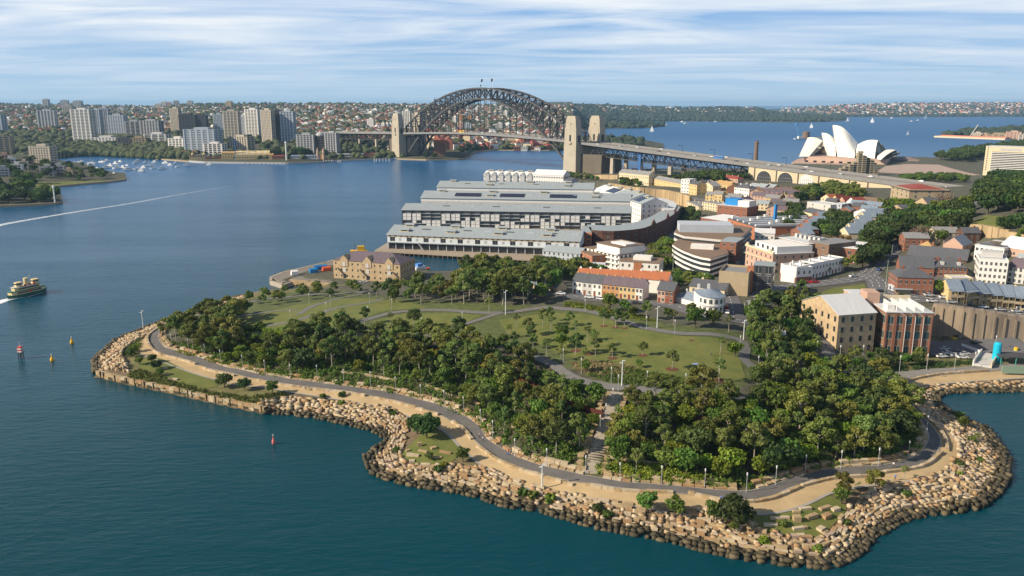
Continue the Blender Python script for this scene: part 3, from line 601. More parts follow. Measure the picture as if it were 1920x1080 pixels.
def rocks():
    g = random.Random(11); blocks = []
    for OUT, IN, seg in ((ROUT1, RIN1, 1), (ROUT2, RIN2, 2)):
        O = [G(u, v, 0) for u, v in OUT]; I = [G(u, v, 2.6) for u, v in IN]; S = []
        for i in range(len(O)-1):
            k = max(2, int((O[i+1]-O[i]).length/1.5))
            for j in range(k): t = j/k; S.append((O[i].lerp(O[i+1], t), I[i].lerp(I[i+1], t)))
        W_ = [(b-a).xy.length for a, b in S]; mx = max(W_); row = 0; off = -1.2
        while off < mx:
            dep = g.uniform(.95, 1.45); i = 0.; lim = len(S)-2
            while i < lim:
                L = g.choice((1.0, 1.4, 1.7, 2.1, 2.6, 3.4))*(.75 if off < 2 else 1); k = int(i); a, b = S[k]; w = W_[k]
                if off < w+.4:
                    f = (off+dep/2)/w; p = a.lerp(b, f); a2, b2 = S[min(k+2, len(S)-1)]; q = a2.lerp(b2, f); st = max((q-p).xy.length/2, .25)
                    u, v = PX(p.x, p.y, 1)
                    rub = (u > 1782 and v > 795 and v < 965 and v < 960-(1830-u)*.2) or (u < 262 and v > 628 and v < 700)
                    ang = math.atan2(q.y-p.y, q.x-p.x)
                    z = T(p.x, p.y)+(.3 if rub else .22)+g.uniform(-.2, .25)+(.5 if f < .1 else 0)
                    Hh = g.uniform(.3, .5)
                    if rub: L = g.uniform(.9, 2.1); ang += g.uniform(-1.5, 1.5); z += g.uniform(-.1, .6); Hh = g.uniform(.5, 1.0)
                    else: ang += g.gauss(0, .06)
                    skip = .05 if not rub else .02
                    if off > 3 and not rub: skip = .1
                    if g.random() > skip:
                        p2 = (p.x+g.uniform(-.25, .25), p.y+g.uniform(-.25, .25)); low = off < 2.5+g.uniform(-1.2, 1.5) or z+Hh < .8
                        mi = (g.choice((4, 4, 5)) if off < 1 else g.choice((5, 5, 4))) if low else g.choice((0, 0, 0, 0, 1, 1, 1, 2, 2, 3))
                        blocks.append((p2[0], p2[1], z-.3, L*g.uniform(.84, .96), dep*g.uniform(.7, .92), Hh+.3, ang, mi))
                    i += max(L/st, .6)
                else: i += 4
            off += dep*.98; row += 1
    # loose stones on the three small lawns, each seen alone
    LB = [((1588,744),(6,)),]
    sizes = sorted(range(len(blocks)), key=lambda i: -blocks[i][3]*blocks[i][5]/(blocks[i][0]**2+blocks[i][1]**2+HC*HC)); big = set([i for i in sizes if blocks[i][7] < 4][:290])
    V = []; F = []; MI = []
    for i, (x, y, z, L, D, Hh, a, mi) in enumerate(blocks):
        v = blockv(g, L, D, Hh)
        if i in big:
            mb = MB(); mb.add(v, BF)
            mb.build('sandstone_block', BM[mi], None, label='rough '+['tan','pale','orange','pinkish'][mi]+' sandstone block in the terraced foreshore rows', cat='stone block', group=['tan','pale','orange','pinkish'][mi]+' sandstone blocks of the foreshore').matrix_world = Matrix.Translation((x, y, z)) @ Matrix.Rotation(a, 4, 'Z')
        else:
            b = len(V); ca, sa = math.cos(a), math.sin(a); V += [(x+p[0]*ca-p[1]*sa, y+p[0]*sa+p[1]*ca, z+p[2]) for p in v]; F += [tuple(b+j for j in f) for f in BF]; MI += [mi]*6
    link('foreshore_rocks', npmesh('foreshore_rocks', np.array(V), np.array(F), BM, MI), kind='stuff', label='rows of small and weed-dark sandstone rocks along the water', cat='rocks')
rocks()
LONE = [(1605,747,3.5,'long pale stone lying nearest the big tree group on the middle lawn'),(590,588,2,'x')]
def lone(u, v, L, D, Hh, rot, label, m=SST2):
    p = G(u, v, 3.05); g = random.Random(int(u*7+v)); mb = MB(); mb.add(blockv(g, L, D, Hh), BF); o = mb.build('sandstone_block', m, None, label=label, cat='stone block'); o.location = (p.x, p.y, T(p.x, p.y)+.1); o.rotation_euler = (0, 0, rot)
for a in [(774,850,4.2,1,.7,-.3,'long whitish stone bench on the middle lawn'),(787,834,1.3,1.2,1.3,.2,'upright square stone beneath the big dark tree on the middle lawn',SST),(813,840,1.8,1.4,.6,.5,'small tan stone in the centre of the middle lawn',SST),(793,845,3.2,.9,.5,-.5,'thin tan slab just above the long white bench',SST),(835,848,4,1,.5,-.35,'low orange-tan ledge near the gravel path on the middle lawn',SST3),(765,841,1.2,1,.6,.4,'little tan stone at the western edge of the middle lawn',SST),(772,858,1.8,1.3,.5,.1,'flat pale slab at the foot of the middle lawn'),(820,855,3,.8,.4,-.2,'narrow tan slab between the two bushes of the middle lawn',SST),
 (1547,950,4,1.2,.7,.5,'long tan stone highest up on the eastern lawn',SST),(1567,950,2.4,1.5,.8,.4,'dark-topped pale stone beside the round tree on the eastern lawn'),(1510,954,3.4,1,.6,.2,'pair-length pale stone nearest the gravel path on the eastern lawn'),(1493,960,2,1,.6,0,'small flat stone just inside the gravel path on the eastern lawn',SST),(1522,967,3.8,1.3,.9,.5,'thick tan stone in the middle of the eastern lawn',SST),(1550,963,3,1.6,.9,.6,'orange split stone on the eastern lawn',SST3),(1494,974,2,1.6,1.4,0,'tall cube-like stone on the eastern lawn',SST),(1497,987,3,1.1,.6,.2,'pale flat stone low on the eastern lawn'),(1508,985,1.6,1,.6,.1,'small tan stone touching the low pale one',SST),(1502,996,2,1,.5,.1,'lowest pale stone on the eastern lawn'),(1540,985,2.2,1.6,.8,.7,'pale boulder where the eastern lawn meets the terraces'),(1462,971,5,1,.6,.05,'long grey stone in the tree shade of the eastern lawn'),(1445,981,3.6,1,.6,0,'shaded slab at the western end of the eastern lawn'),
 (312,701,2.2,1.1,.6,.2,'white stone in the middle of the western lawn'),(325,710,4,1.3,.6,-.2,'wide white slab low on the western lawn'),(310,690,1.8,1,.5,0,'small white stone beside the dark bush of the western lawn')]:
    lone(*a)
# low seat walls between the road and the sandy path
WALLS = [([(300,614),(290,619),(277,631),(278,645),(289,659),(305,667)],'curved sandstone seat wall at the western tip of the promenade'),([(307,667),(340,676),(367,684)],'short sandstone seat wall just past the western bend'),([(375,688),(400,697),(440,706)],'sandstone seat wall beside the western lawn'),([(475,713),(535,724),(600,732),(640,736),(685,743)],'long low sandstone seat wall above the western rocks'),([(703,746),(760,760),(822,779)],'sandstone seat wall ending by the big dark tree'),([(848,792),(868,805),(885,825)],'short curved seat wall where the path bends downhill'),([(895,838),(927,860),(965,877),(1020,893),(1075,907)],'long sandstone seat wall in front of the staircase foot'),([(1097,908),(1165,920),(1262,925)],'straight sandstone seat wall just east of the staircase'),([(1290,926),(1365,941),(1402,943),(1450,935),(1500,914)],'bowed sandstone seat wall behind the four foreshore trees'),([(1503,912),(1552,900),(1625,894)],'narrow sandstone seat wall near the eastern lawn'),([(1640,890),(1727,876),(1766,849)],'sandstone seat wall on the eastern bend'),([(1776,845),(1772,822),(1756,800),(1738,784),(1716,757)],'tall dark seat wall on the inner eastern curve'),([(1697,712),(1727,705),(1765,700),(1852,695)],'thin curved seat wall around the cove plaza')]
def seatwall(px, label, h=.85, w=1.0, mats=(SST2, SST), name='seat_wall', cat='low wall', z0=None):
    C = spline(wq(px), 1.6); g = random.Random(int(px[0][0])); o = C[0]; t = MB()
    for a, b in zip(C, C[1:]):
        c = (a+b)/2; z = T(c.x, c.y); t.obox((c.x-o.x, c.y-o.y), (b-a).length*.97, w*g.uniform(.85, 1.1), -1, (z+h*g.uniform(.85, 1.12))-0, math.atan2((b-a).y, (b-a).x)+g.uniform(-.03, .03), g.choice((0, 1)))
    return link(name, t.mesh(name, list(mats)), None, (o.x, o.y, 0), label=label, cat=cat)
for px, lb in WALLS: seatwall(px, lb)
def edging(a, b, lb):                # rough stone edging of the planted slope
    pts = [p for p in ri2 if a <= PX(p[0], p[1], 3)[0] <= b]
    if lb[0] == '~': pts = [p for p in ri2[len(ri2)*3//4:] if PX(p[0], p[1], 3)[1] < 870]; lb = lb[1:]
    else: pts = [p for p in pts if not (a > 1400 and PX(p[0], p[1], 3)[1] < 860)]
    g = random.Random(int(a)); o = pts[0]; mb = MB()
    for p, q in zip(pts, pts[1:]):
        d = Vector((q[0]-p[0], q[1]-p[1])); n = Vector((-d.y, d.x)).normalized()
        for r_ in (0, 1):
            if r_ and g.random() < .25: continue
            c = (Vector(p)+Vector(q))/2+n*(.8+1.5*r_+g.uniform(-.2, .2)); mb.obox((c.x-o[0], c.y-o[1]), d.length*g.uniform(.75, .98), 1.3, -1, T(c.x, c.y)+.5+.45*r_*g.uniform(.6, 1.4)+g.uniform(-.15, .2), math.atan2(d.y, d.x)+g.uniform(-.12, .12), g.choice((0, 0, 1, 2)))
    link('stone_edging', mb.mesh('stone_edging', [SST, SST2, SST3]), None, (o[0], o[1], 0), label=lb, cat='stone edging')
edging(297, 640, 'rough sandstone edging between road and bushes on the western stretch'); edging(640, 930, 'rough sandstone edging between road and woods on the middle stretch'); edging(930, 1096, 'rough sandstone edging just west of the staircase'); edging(1112, 1402, 'rough sandstone edging just east of the staircase'); edging(1403, 1740, 'shaded sandstone edging around the eastern woods'); edging(1660, 1745, '~rough edging where the road climbs past the woods to the plaza')
STC = stairs()
# old seawall
def seawall():
    P = [G(u, v, 0).xy for u, v in SWALL]; C = spline([tuple(p) for p in P], 2.2); g = random.Random(5); mb = MB(); o = C[0]
    for a, b in zip(C, C[1:]):
        c = (a+b)/2; d = (b-a); n = Vector((-d.y, d.x)).normalized(); ang = math.atan2(d.y, d.x)
        for k in range(3):
            mb.obox((c.x-o.x+n.x*.5, c.y-o.y+n.y*.5), d.length*.96, 1.6+g.uniform(-.25, .25), -.8+k*1.1, -.8+(k+1)*1.1-.04, ang+g.uniform(-.05, .05), (3 if k == 0 or (k == 1 and g.random() < .45) else g.choice((0, 0, 1, 2))))
        if g.random() < .3: mb.obox((c.x-o.x-n.x*.4, c.y-o.y-n.y*.4), .35, .35, -.8, 2.9, ang, 3)
    link('old_seawall', mb.mesh('old_seawall', [SST, SST2, SST3, ALG]), None, (o.x, o.y, 0), label='old weathered seawall of big sandstone courses and dark timber piles', cat='seawall')
seawall()
# corten walls in the woods
COR = M('rusted_steel', (.10,.022,.015), (.065,.015,.01), .4, .8)
for px, lb in (([(795,660),(830,668),(862,672)],'dark rusted steel wall furthest up the wooded slope'),([(862,674),(900,688),(940,702)],'rust-red steel wall panel run above the middle of the woods'),([(955,710),(1000,730),(1030,752)],'rust-red steel wall stepping down past the gum trees'),([(1045,757),(1075,768),(1100,777),(1130,785)],'rust-red steel wall that ends at the staircase'),([(1270,790),(1320,797),(1345,797)],'dark red steel wall inside the eastern woods'),([(1530,762),(1570,768)],'short dark red steel wall deep in the eastern woods')):
    C = spline([GT(u, v).xy[:] for u, v in px], 3); mb = MB(); o = C[0]
    for a, b in zip(C, C[1:]): c = (a+b)/2; mb.obox((c.x-o.x, c.y-o.y), (b-a).length*1.01, .25, T(c.x, c.y)-1, T(c.x, c.y)+2.6, math.atan2((b-a).y, (b-a).x))
    link('steel_wall', mb.mesh('steel_wall', COR), None, (o.x, o.y, 0), label=lb, cat='steel wall')
# low terrace walls in the woods
for px, lb in (([(705,652),(760,668),(830,678)],'x'),([(640,700),(690,705),(745,716)],'thin tan terrace wall low in the middle woods'),([(800,725),(850,742),(900,760)],'thin tan terrace wall above the road bend'),([(1005,755),(1020,770),(1050,790),(1070,795)],'tan terrace wall beneath the red steel panels'),([(960,800),(1000,812),(1060,830),(1098,838)],'long tan terrace wall west of the staircase'),([(1140,860),(1200,868),(1260,872)],'tan terrace wall east of the staircase'),([(855,652),(900,668),(945,672)],'tan terrace wall near the crest path')):
    if lb != 'x': seatwall([PX(*GT(u, v)[:2], 3) for u, v in px], lb, .9, .6, name='terrace_wall', cat='low wall')
# ------------------------------------------------------------------ trees of the headland
AV = PC+[ro2, ri2, STC]
GW = 'gum trees of the wooded slope'; cnt = {'n': 0}
def wood(px, dmin, tries, mix, hr, label, group, rs, avd=3.2, hf=None, zoff=0):
    pts = scatter(wpoly(px), dmin, tries, AV, avd, rs); g = random.Random(rs+5)
    for x, y in pts:
        sp = g.choices([m for m, _ in mix], [w for _, w in mix])[0]; h = g.uniform(*hr)*{'acacia':.62,'mid':.8,'fig':.85,'thin':.9}.get(sp, 1)
        nm = {'gum':'grey-green gum tree','olive':'olive-tinged gum tree','mid':'rounded green tree','fig':'dark dense tree','acacia':'yellow-green bushy wattle','thin':'thin-crowned slender gum','autumn':'rust-coloured tree','bare':'leafless brownish tree','palm':'small palm'}[sp]
        tree(sp, x, y, h, nm+' '+label, nm+' '+group); cnt['n'] += 1
wood([(310,628),(345,618),(395,600),(440,590),(470,600),(440,615),(440,660),(400,672),(350,655),(312,645)], 5, 900, (('gum',4),('olive',3),('mid',1)), (9,12), 'in the grove at the western tip of the park', 'at the western tip', 1, 2.6)
wood([(400,640),(470,625),(540,632),(560,650),(540,690),(480,690),(420,680)], 4.2, 900, (('acacia',5),('mid',2),('olive',2),('gum',1)), (6,9.5), 'among the bright bushes at the western end of the wood', 'in the western bushes', 2)
wood([(540,640),(640,632),(700,640),(760,640),(830,640),(900,655),(960,680),(1000,700),(960,730),(900,720),(840,715),(760,705),(640,700),(540,695)], 5.2, 2200, (('gum',6),('olive',3),('mid',1),('fig',1),('acacia',1)), (8,13), 'in the dense wood between promenade and park paths', 'in the middle wood', 3)
wood([(760,712),(840,722),(900,735),(960,740),(1040,720),(1120,745),(1125,770),(1100,830),(1085,868),(1000,850),(950,820),(905,780),(860,755),(790,735)], 5.6, 1500, (('gum',4),('olive',3),('mid',2),('acacia',3),('thin',1)), (6.5,11.5), 'on the terraced slope west of the staircase', 'west of the staircase', 4)
wood([(1165,755),(1230,748),(1330,750),(1400,755),(1440,705),(1500,690),(1600,700),(1650,712),(1690,752),(1722,790),(1725,835),(1700,852),(1640,864),(1560,870),(1480,884),(1400,905),(1300,900),(1200,890),(1135,870),(1140,830)], 4.9, 4200, (('gum',5),('olive',4),('mid',3),('fig',1),('acacia',4)), (7,12.5), 'in the dense wood east of the staircase', 'east of the staircase', 5)
wood([(700,560),(760,548),(850,540),(862,530),(862,572),(790,574),(740,574)], 6.4, 900, (('gum',6),('olive',3),('thin',2),('mid',1)), (7,11.5), 'in the thinner western part of the back grove', 'in the western back grove', 61, 3)
wood([(862,530),(930,520),(1000,530),(1040,548),(1035,566),(960,574),(870,570)], 6.2, 2200, (('gum',5),('olive',3),('fig',1),('mid',1)), (9,16), 'in the tall grove behind the park lawn', 'in the tall back grove', 6, 3)
wood([(1395,600),(1440,575),(1500,560),(1540,575),(1525,600),(1522,630),(1530,665),(1490,685),(1430,680),(1410,650)], 5.2, 1500, (('gum',4),('mid',3),('fig',2),('olive',1)), (7,11), 'in the grove beside the lane below the brick store', 'in the grove by the lane', 7, 3)
wood([(1600,700),(1655,694),(1720,688),(1735,680),(1650,674),(1600,672)], 4.5, 400, (('mid',3),('fig',2),('olive',1)), (5,7.5), 'in front of the old stone store', 'before the stone store', 8, 2)
wood([(455,565),(520,552),(600,548),(690,545),(700,556),(600,558),(520,570),(470,578)], 8, 300, (('gum',4),('olive',3),('mid',2)), (5.5,8.5), 'along the northern shore path of the park', 'along the northern path', 9, 2.5)
wood([(1100,578),(1200,590),(1280,600),(1370,612),(1380,628),(1290,615),(1200,602)], 6.5, 500, (('gum',4),('thin',2),('mid',2)), (7,12), 'behind the lawn below the terrace houses', 'below the terrace houses', 10, 2)
wood([(560,632),(640,600),(740,600),(800,620),(770,632),(640,632)], 9, 300, (('gum',3),('thin',2)), (6,9), 'scattered over the western park lawns', 'on the western lawns', 12, 2.2)
wood([(960,610),(1060,600),(1110,640),(1150,672),(1100,700),(1030,690),(980,660),(940,640)], 7.5, 500, (('gum',3),('thin',3),('mid',1)), (6,9), 'at the western edge of the oval lawn', 'at the edge of the oval lawn', 13, 2.2)
SOLO = [('gum',1260,693,7.4,'lone round-crowned gum in the middle of the oval lawn'),('thin',1348,716,8.6,'dark-crowned gum with a white trunk at the foot of the oval lawn'),('thin',1316,716,7,'slender gum beside the seated people on the oval lawn'),('gum',1205,667,5.6,'small tree standing on a mulch ring high on the oval lawn'),('gum',1148,672,6.2,'bushy young gum on a mulch ring left of the small lawn tree'),('mid',1198,690,3.4,'tiny sapling below the small lawn tree'),('thin',1350,664,7.5,'wispy pale gum near the right edge of the oval lawn'),('acacia',1378,668,6,'yellow-green tree where the lawn meets the curving path'),
 ('gum',1132,612,8,'left tree of the clump of three at the top of the lawn'),('gum',1154,615,8.5,'middle tree of the clump of three at the top of the lawn'),('gum',1170,616,7,'right tree of the clump of three at the top of the lawn'),
 ('fig',800,822,8.6,'big dark rounded fig tree on the middle foreshore lawn'),('fig',782,814,7.4,'dark fig tree tucked behind the big fig on the middle lawn'),('mid',868,866,5,'dark bushy tree beside the gravel path on the middle lawn'),('fig',805,863,2.6,'small conical dark shrub-tree low on the middle lawn'),
 ('fig',421,726,6,'spreading dark tree on the western foreshore lawn'),('fig',459,731,4.8,'low dense dark tree just right of the spreading one'),('mid',511,738,5.4,'grey-green rounded tree at the end of the old seawall'),('mid',245,670,4.4,'dark shrubby tree on the outer bank of the western tip'),('acacia',253,660,3.8,'bright green small tree on the western bank'),('fig',285,680,4,'low dark tree on the western lawn edge'),('fig',293,693,4.4,'dark round tree in the middle of the western lawn'),('mid',300,705,3.6,'grey bushy tree at the lower western lawn'),('mid',262,684,4,'dark wide bush-tree left of the round one'),
 ('mid',1213,962,6.6,'first foreshore tree with a pale trunk, below the straight seat wall'),('mid',1265,968,6.2,'second foreshore tree, a dense round one above the blocks'),('mid',1338,980,6.6,'third foreshore tree, leaning against the largest one'),('fig',1378,985,8.8,'largest and darkest of the four foreshore trees'),('mid',1375,997,3,'small shrub-tree at the foot of the largest foreshore tree'),
 ('olive',1582,930,6.6,'flat-topped spreading tree above the eastern lawn'),('mid',1577,945,5.2,'dark rounded tree in front of the flat-topped one'),('olive',1640,926,7,'wispy spreading tree above the eastern terraces'),('thin',1695,900,4.5,'thin yellow-green sapling beside the gravel path'),('thin',917,588,8,'tall airy gum by the path junction at the top of the lawn'),
 ('mid',1805,803,4.6,'dark bushy tree on the outer eastern bank'),('thin',1830,835,4.6,'pale twiggy tree above the eastern boulders'),('mid',1797,790,4,'grey-green bush-tree at the northern end of the eastern bank'),('palm',1457,775,5,'small palm on the left inside the eastern woods'),('palm',1466,777,4.6,'second small palm beside the first in the eastern woods')]
for sp, u, v, h, lb in SOLO:
    p = GT(u, v); tree(sp, p.x, p.y, h, lb)
# shrubs: individual low bushes on the foreshore, and the ground cover as stuff
SH = [shrub(i+1, mat=(MID, HED, ACA, FIG)[i % 4]) for i in range(8)]
for i, (u, v, s, lb) in enumerate([(605,742,1,'small grey-green bush in the rocks near the seawall end'),(640,742,1.1,'olive bush with a thin stem in the western rocks'),(640,752,.9,'low bush beneath the olive one in the western rocks'),(733,768,.8,'little bush beside the sapling on the gravel edge'),(738,773,.9,'flat green bush on the gravel edge'),(743,838,.9,'round bush at the left corner of the middle lawn'),(832,869,1.1,'brown-green bush in the rocks below the middle lawn'),(820,874,1.2,'spreading bush in the rocks below the middle lawn'),(980,915,1.3,'bright bush left of the tall white mast'),(1000,920,1.2,'bright bush just behind the tall white mast'),(1032,926,1.4,'big bright green bush right of the tall white mast'),(1120,945,1.3,'brown spiky bush above the eastern rocks'),(1140,955,1.1,'green bush among the blocks below the brown one'),(1467,982,1,'small dark bush on the eastern lawn'),(1432,1005,1.2,'olive bush among the terraces below the eastern lawn'),(1588,970,.9,'green bush at the right edge of the eastern lawn'),(1535,1018,1,'green bush in the lowest terraces'),(1700,920,1.1,'flat bush between gravel path and eastern terraces'),(1800,887,1.1,'bush above the eastern boulders'),(1800,870,1.2,'grey-green tall bush beside the gravel bend'),(1835,858,1.1,'green bush among the eastern boulders'),(1822,822,1.4,'dark bush on the outer eastern bank top')]):
    p = G(u, v, 3); link('bush', SH[i % 8], None, (p.x, p.y, T(p.x, p.y)), rnd.uniform(0, 6), s, lb, 'bush')
def cover(name, px, n, size, mat, label, hh=1.0, rs=1, cat='undergrowth', avd=1.8, zlift=0, seed2=None):
    poly = wpoly(px); g = random.Random(rs); pts = []; xs = [p[0] for p in poly]; ys = [p[1] for p in poly]; k = 0
    while len(pts) < n and k < n*6:
        k += 1; x, y = g.uniform(min(xs), max(xs)), g.uniform(min(ys), max(ys))
        if inpoly(x, y, poly) and not any(edist(x, y, a) < avd for a in AV[:9]+[STC]): pts.append((x, y))
    cl = []
    for x, y in pts: r = g.uniform(.6, 1.5); cl.append((x, y, T(x, y)+zlift+.2*hh, r, r, hh*g.uniform(.5, 1.2)))
    V, F = leaves(cl, len(cl)*26, size, rs, inside=.1); link(name, npmesh(name, V, F, mat), kind='stuff', label=label, cat=cat)
cover('undergrowth', [(305,640),(400,650),(520,640),(640,640),(800,645),(900,655),(1000,690),(1060,705),(1125,735),(1095,880),(1000,862),(930,825),(880,785),(800,750),(700,730),(550,710),(400,676)], 2600, .34, MID, 'green undergrowth covering the slope west of the staircase', 1.3, 2)
cover('undergrowth', [(1165,745),(1400,752),(1450,700),(1650,714),(1690,752),(1728,800),(1725,845),(1700,855),(1560,876),(1400,915),(1300,912),(1160,900),(1120,885),(1135,830)], 2100, .34, MID, 'green undergrowth covering the slope east of the staircase', 1.3, 3)
cover('undergrowth', [(305,652),(400,672),(520,700),(650,712),(640,716),(500,704),(400,682),(330,660)], 330, .3, ACA, 'bright low bushes bordering the road on the west', 1.1, 4, avd=0)
cover('undergrowth', [(1120,885),(1140,868),(1250,875),(1330,895),(1300,908),(1180,898)], 230, .3, ACA, 'bright low bushes just east of the staircase foot', 1.2, 5, avd=.5)
cover('undergrowth', [(238,705),(262,695),(300,705),(340,722),(390,735),(450,745),(490,742),(535,738),(535,744),(480,758),(440,755),(380,745),(310,730),(240,714)], 620, .26, HED, 'green creeping shrubs along the top of the old seawall', 1.1, 6, avd=0)
cover('undergrowth', [(1150,690),(1200,695),(1290,712),(1310,722),(1300,730),(1230,727),(1150,718),(1100,705)], 300, .28, HED, 'yellow-green planting at the foot of the oval lawn', .8, 7, avd=1.5)
cover('dry_grass', [(1090,676),(1150,680),(1200,692),(1150,705),(1100,700),(1075,690)], 260, .24, Mleaf('straw', (.26,.22,.10), (.34,.28,.14), val=.1), 'straw-coloured grass tussocks at the edge of the oval lawn', .6, 8, cat='dry grass')
cover('undergrowth', [(760,612),(800,608),(850,612),(845,622),(790,624),(755,622)], 200, .28, HED, 'bright ground cover beside the western park path', .7, 9)
cover('undergrowth', [(1060,566),(1130,576),(1200,592),(1240,604),(1200,600),(1120,584),(1060,574)], 260, .28, ACA, 'bright green hedge strip between street and park path', .7, 10, avd=1.2)
cover('undergrowth', [(222,655),(250,640),(262,632),(270,624),(262,650),(258,668),(240,670)], 120, .28, HED, 'green low bushes on the western bank', .8, 11, avd=.5)
cover('undergrowth', [(1650,700),(1740,692),(1850,680),(1850,675),(1740,683),(1660,690)], 160, .28, FIG, 'dark hedge along the back of the cove plaza', 1.2, 12, avd=.5)
cover('undergrowth', [(1395,605),(1500,570),(1540,570),(1530,600),(1525,660),(1440,690),(1410,660)], 600, .3, MID, 'green undergrowth beside the lane', 1.1, 13)
# mulch rings
MUL = M('mulch', (.14,.055,.028), (.10,.04,.02), .8, .95)
for (u, v, r) in ((1260,693,2.4),(1348,714,2.4),(1316,715,2),(1205,667,1.8),(1148,672,1.9),(1132,612,1.7),(1154,615,1.7),(1170,616,1.5),(1297,639,1.1),(1104,664,2.2),(1080,658,2.2),(1077,682,1.2)):
    p = GT(u, v); drape('mulch_bed', [(p.x+r*math.cos(a*.5236), p.y+r*.9*math.sin(a*.5236)) for a in range(12)], MUL, .2, 1.5, kind='structure')
# ------------------------------------------------------------------ steel arch bridge
GRAN = M('granite', (.41,.365,.285), (.34,.30,.235), .08, .9, bump=.1); STEEL = M('bridge_steel', (.040,.042,.048), (.028,.03,.034), .1, .6); STEELL = M('chord_steel', (.070,.069,.070), (.055,.055,.056), .1, .6)
DECKM = M('bridge_road', (.27,.235,.20), (.21,.19,.165), .06, .9); RAILM = M('parapet_grey', (.22,.22,.22), (.17,.17,.17), .2, .7); DARK = M('dark_opening', (.02,.022,.028), kind='flat', rough=.5); WHT = M('white_paint', (.72,.71,.68), (.62,.61,.59), .2, .7)
NEARC = G(1079, 327.5, 1); FARC = G(749, 297, 1)
BD = (FARC-NEARC).xy.normalized(); BE = Vector((-BD.y*-1, BD.x*-1)) if False else Vector((BD.y, -BD.x))
if BE.x < 0: BE = -BE               # BE points east, away from the camera; -BE is the sunlit side
LPY = 27.; SPAN = (FARC-NEARC).xy.length - LPY*1.0
AX0 = NEARC.xy+BD*LPY+BE*(7+26)      # axis, arch side of the southern pylons
def BP(s, w, z): p = AX0+BD*s+BE*w; return Vector((p.x, p.y, z))
def deckz(s):
    if 0 <= s <= SPAN: return 50.5+5.5*math.sin(math.pi*s/SPAN)
    if s < 0: return 50.5-.055*(-s)-.00000*s*s
    return 50.5-.02*(s-SPAN)
BR = thing('steel_arch_bridge', 'great grey steel arch bridge with four stone pylons across the harbour', 'bridge')
def frust(mb, c, la, wa, z0, lb, wb, z1, mi=0):   # centre c=(s,w), length along the axis, width across
    v = []
    for l, w, z in ((la, wa, z0), (lb, wb, z1)):
        for a, b in ((-1,-1),(1,-1),(1,1),(-1,1)): v.append(BP(c[0]+a*l/2, c[1]+b*w/2, z))
    return mb.add(v, [(0,3,2,1),(4,5,6,7),(0,1,5,4),(1,2,6,5),(2,3,7,6),(3,0,4,7)], mi)
def arch_panel(mb, s, w, z0, wd, hh, nrm, th=.3, mi=0, along='s'):   # arched panel standing proud of a face
    pts = [(-wd/2, z0), (wd/2, z0)]+[(wd/2*math.cos(math.pi*i/10), z0+hh-wd/2+wd/2*math.sin(math.pi*i/10)) for i in range(11)]
    k = len(pts); v = []
    for o in (0, th*nrm):
        for a, z in pts: v.append(BP(s+a, w+o, z) if along == 's' else BP(s+o, w+a, z))
    mb.add(v, [tuple(range(k)), tuple(range(k, 2*k))[::-1]]+[(i, (i+1) % k, k+(i+1) % k, k+i) for i in range(k)], mi)
for side in (-1, 1):
    for s0, nm in ((-LPY/2, 's'), (SPAN+LPY/2, 'n')):
        c = (s0, side*26); mb = MB(); frust(mb, c, 28, 15, -2, 26.2, 13.4, 47); frust(mb, c, 25.8, 13, 47, 24.5, 12.2, 71); frust(mb, c, 22.8, 11.6, 71, 20.5, 11, 85); frust(mb, c, 18, 10, 85, 17, 9.6, 89); frust(mb, c, 24, 12.6, 83.6, 24.0, 12.2, 84.5) if False else None
        for a in (-1, 1): frust(mb, (s0+a*9.2, side*26), 1.2, 14, 20, 1.1, 12.8, 70)
        py = mb.build('pylon', GRAN, BR)
        wn = MB()
        for fz in (-1, 1): arch_panel(wn, s0, side*26+fz*(6.45), 51, 3.6, 10, fz, .35)
        for fz in (-1, 1): arch_panel(wn, s0+fz*12.85, side*26, 49.5, 5.5, 11, fz, .35, along='w')
        wn.build('arched_opening', DARK, py)
        bl = MB()
        for fz in (-1, 1): frust(bl, (s0, side*26+fz*7.4), 6, 2, 46.5, 6.4, 2.2, 49.5)
        for fz in (-1, 1): frust(bl, (s0, side*26+fz*6.6), 3, .8, 77, 3, .8, 78)
        bl.build('balcony', GRAN, py)
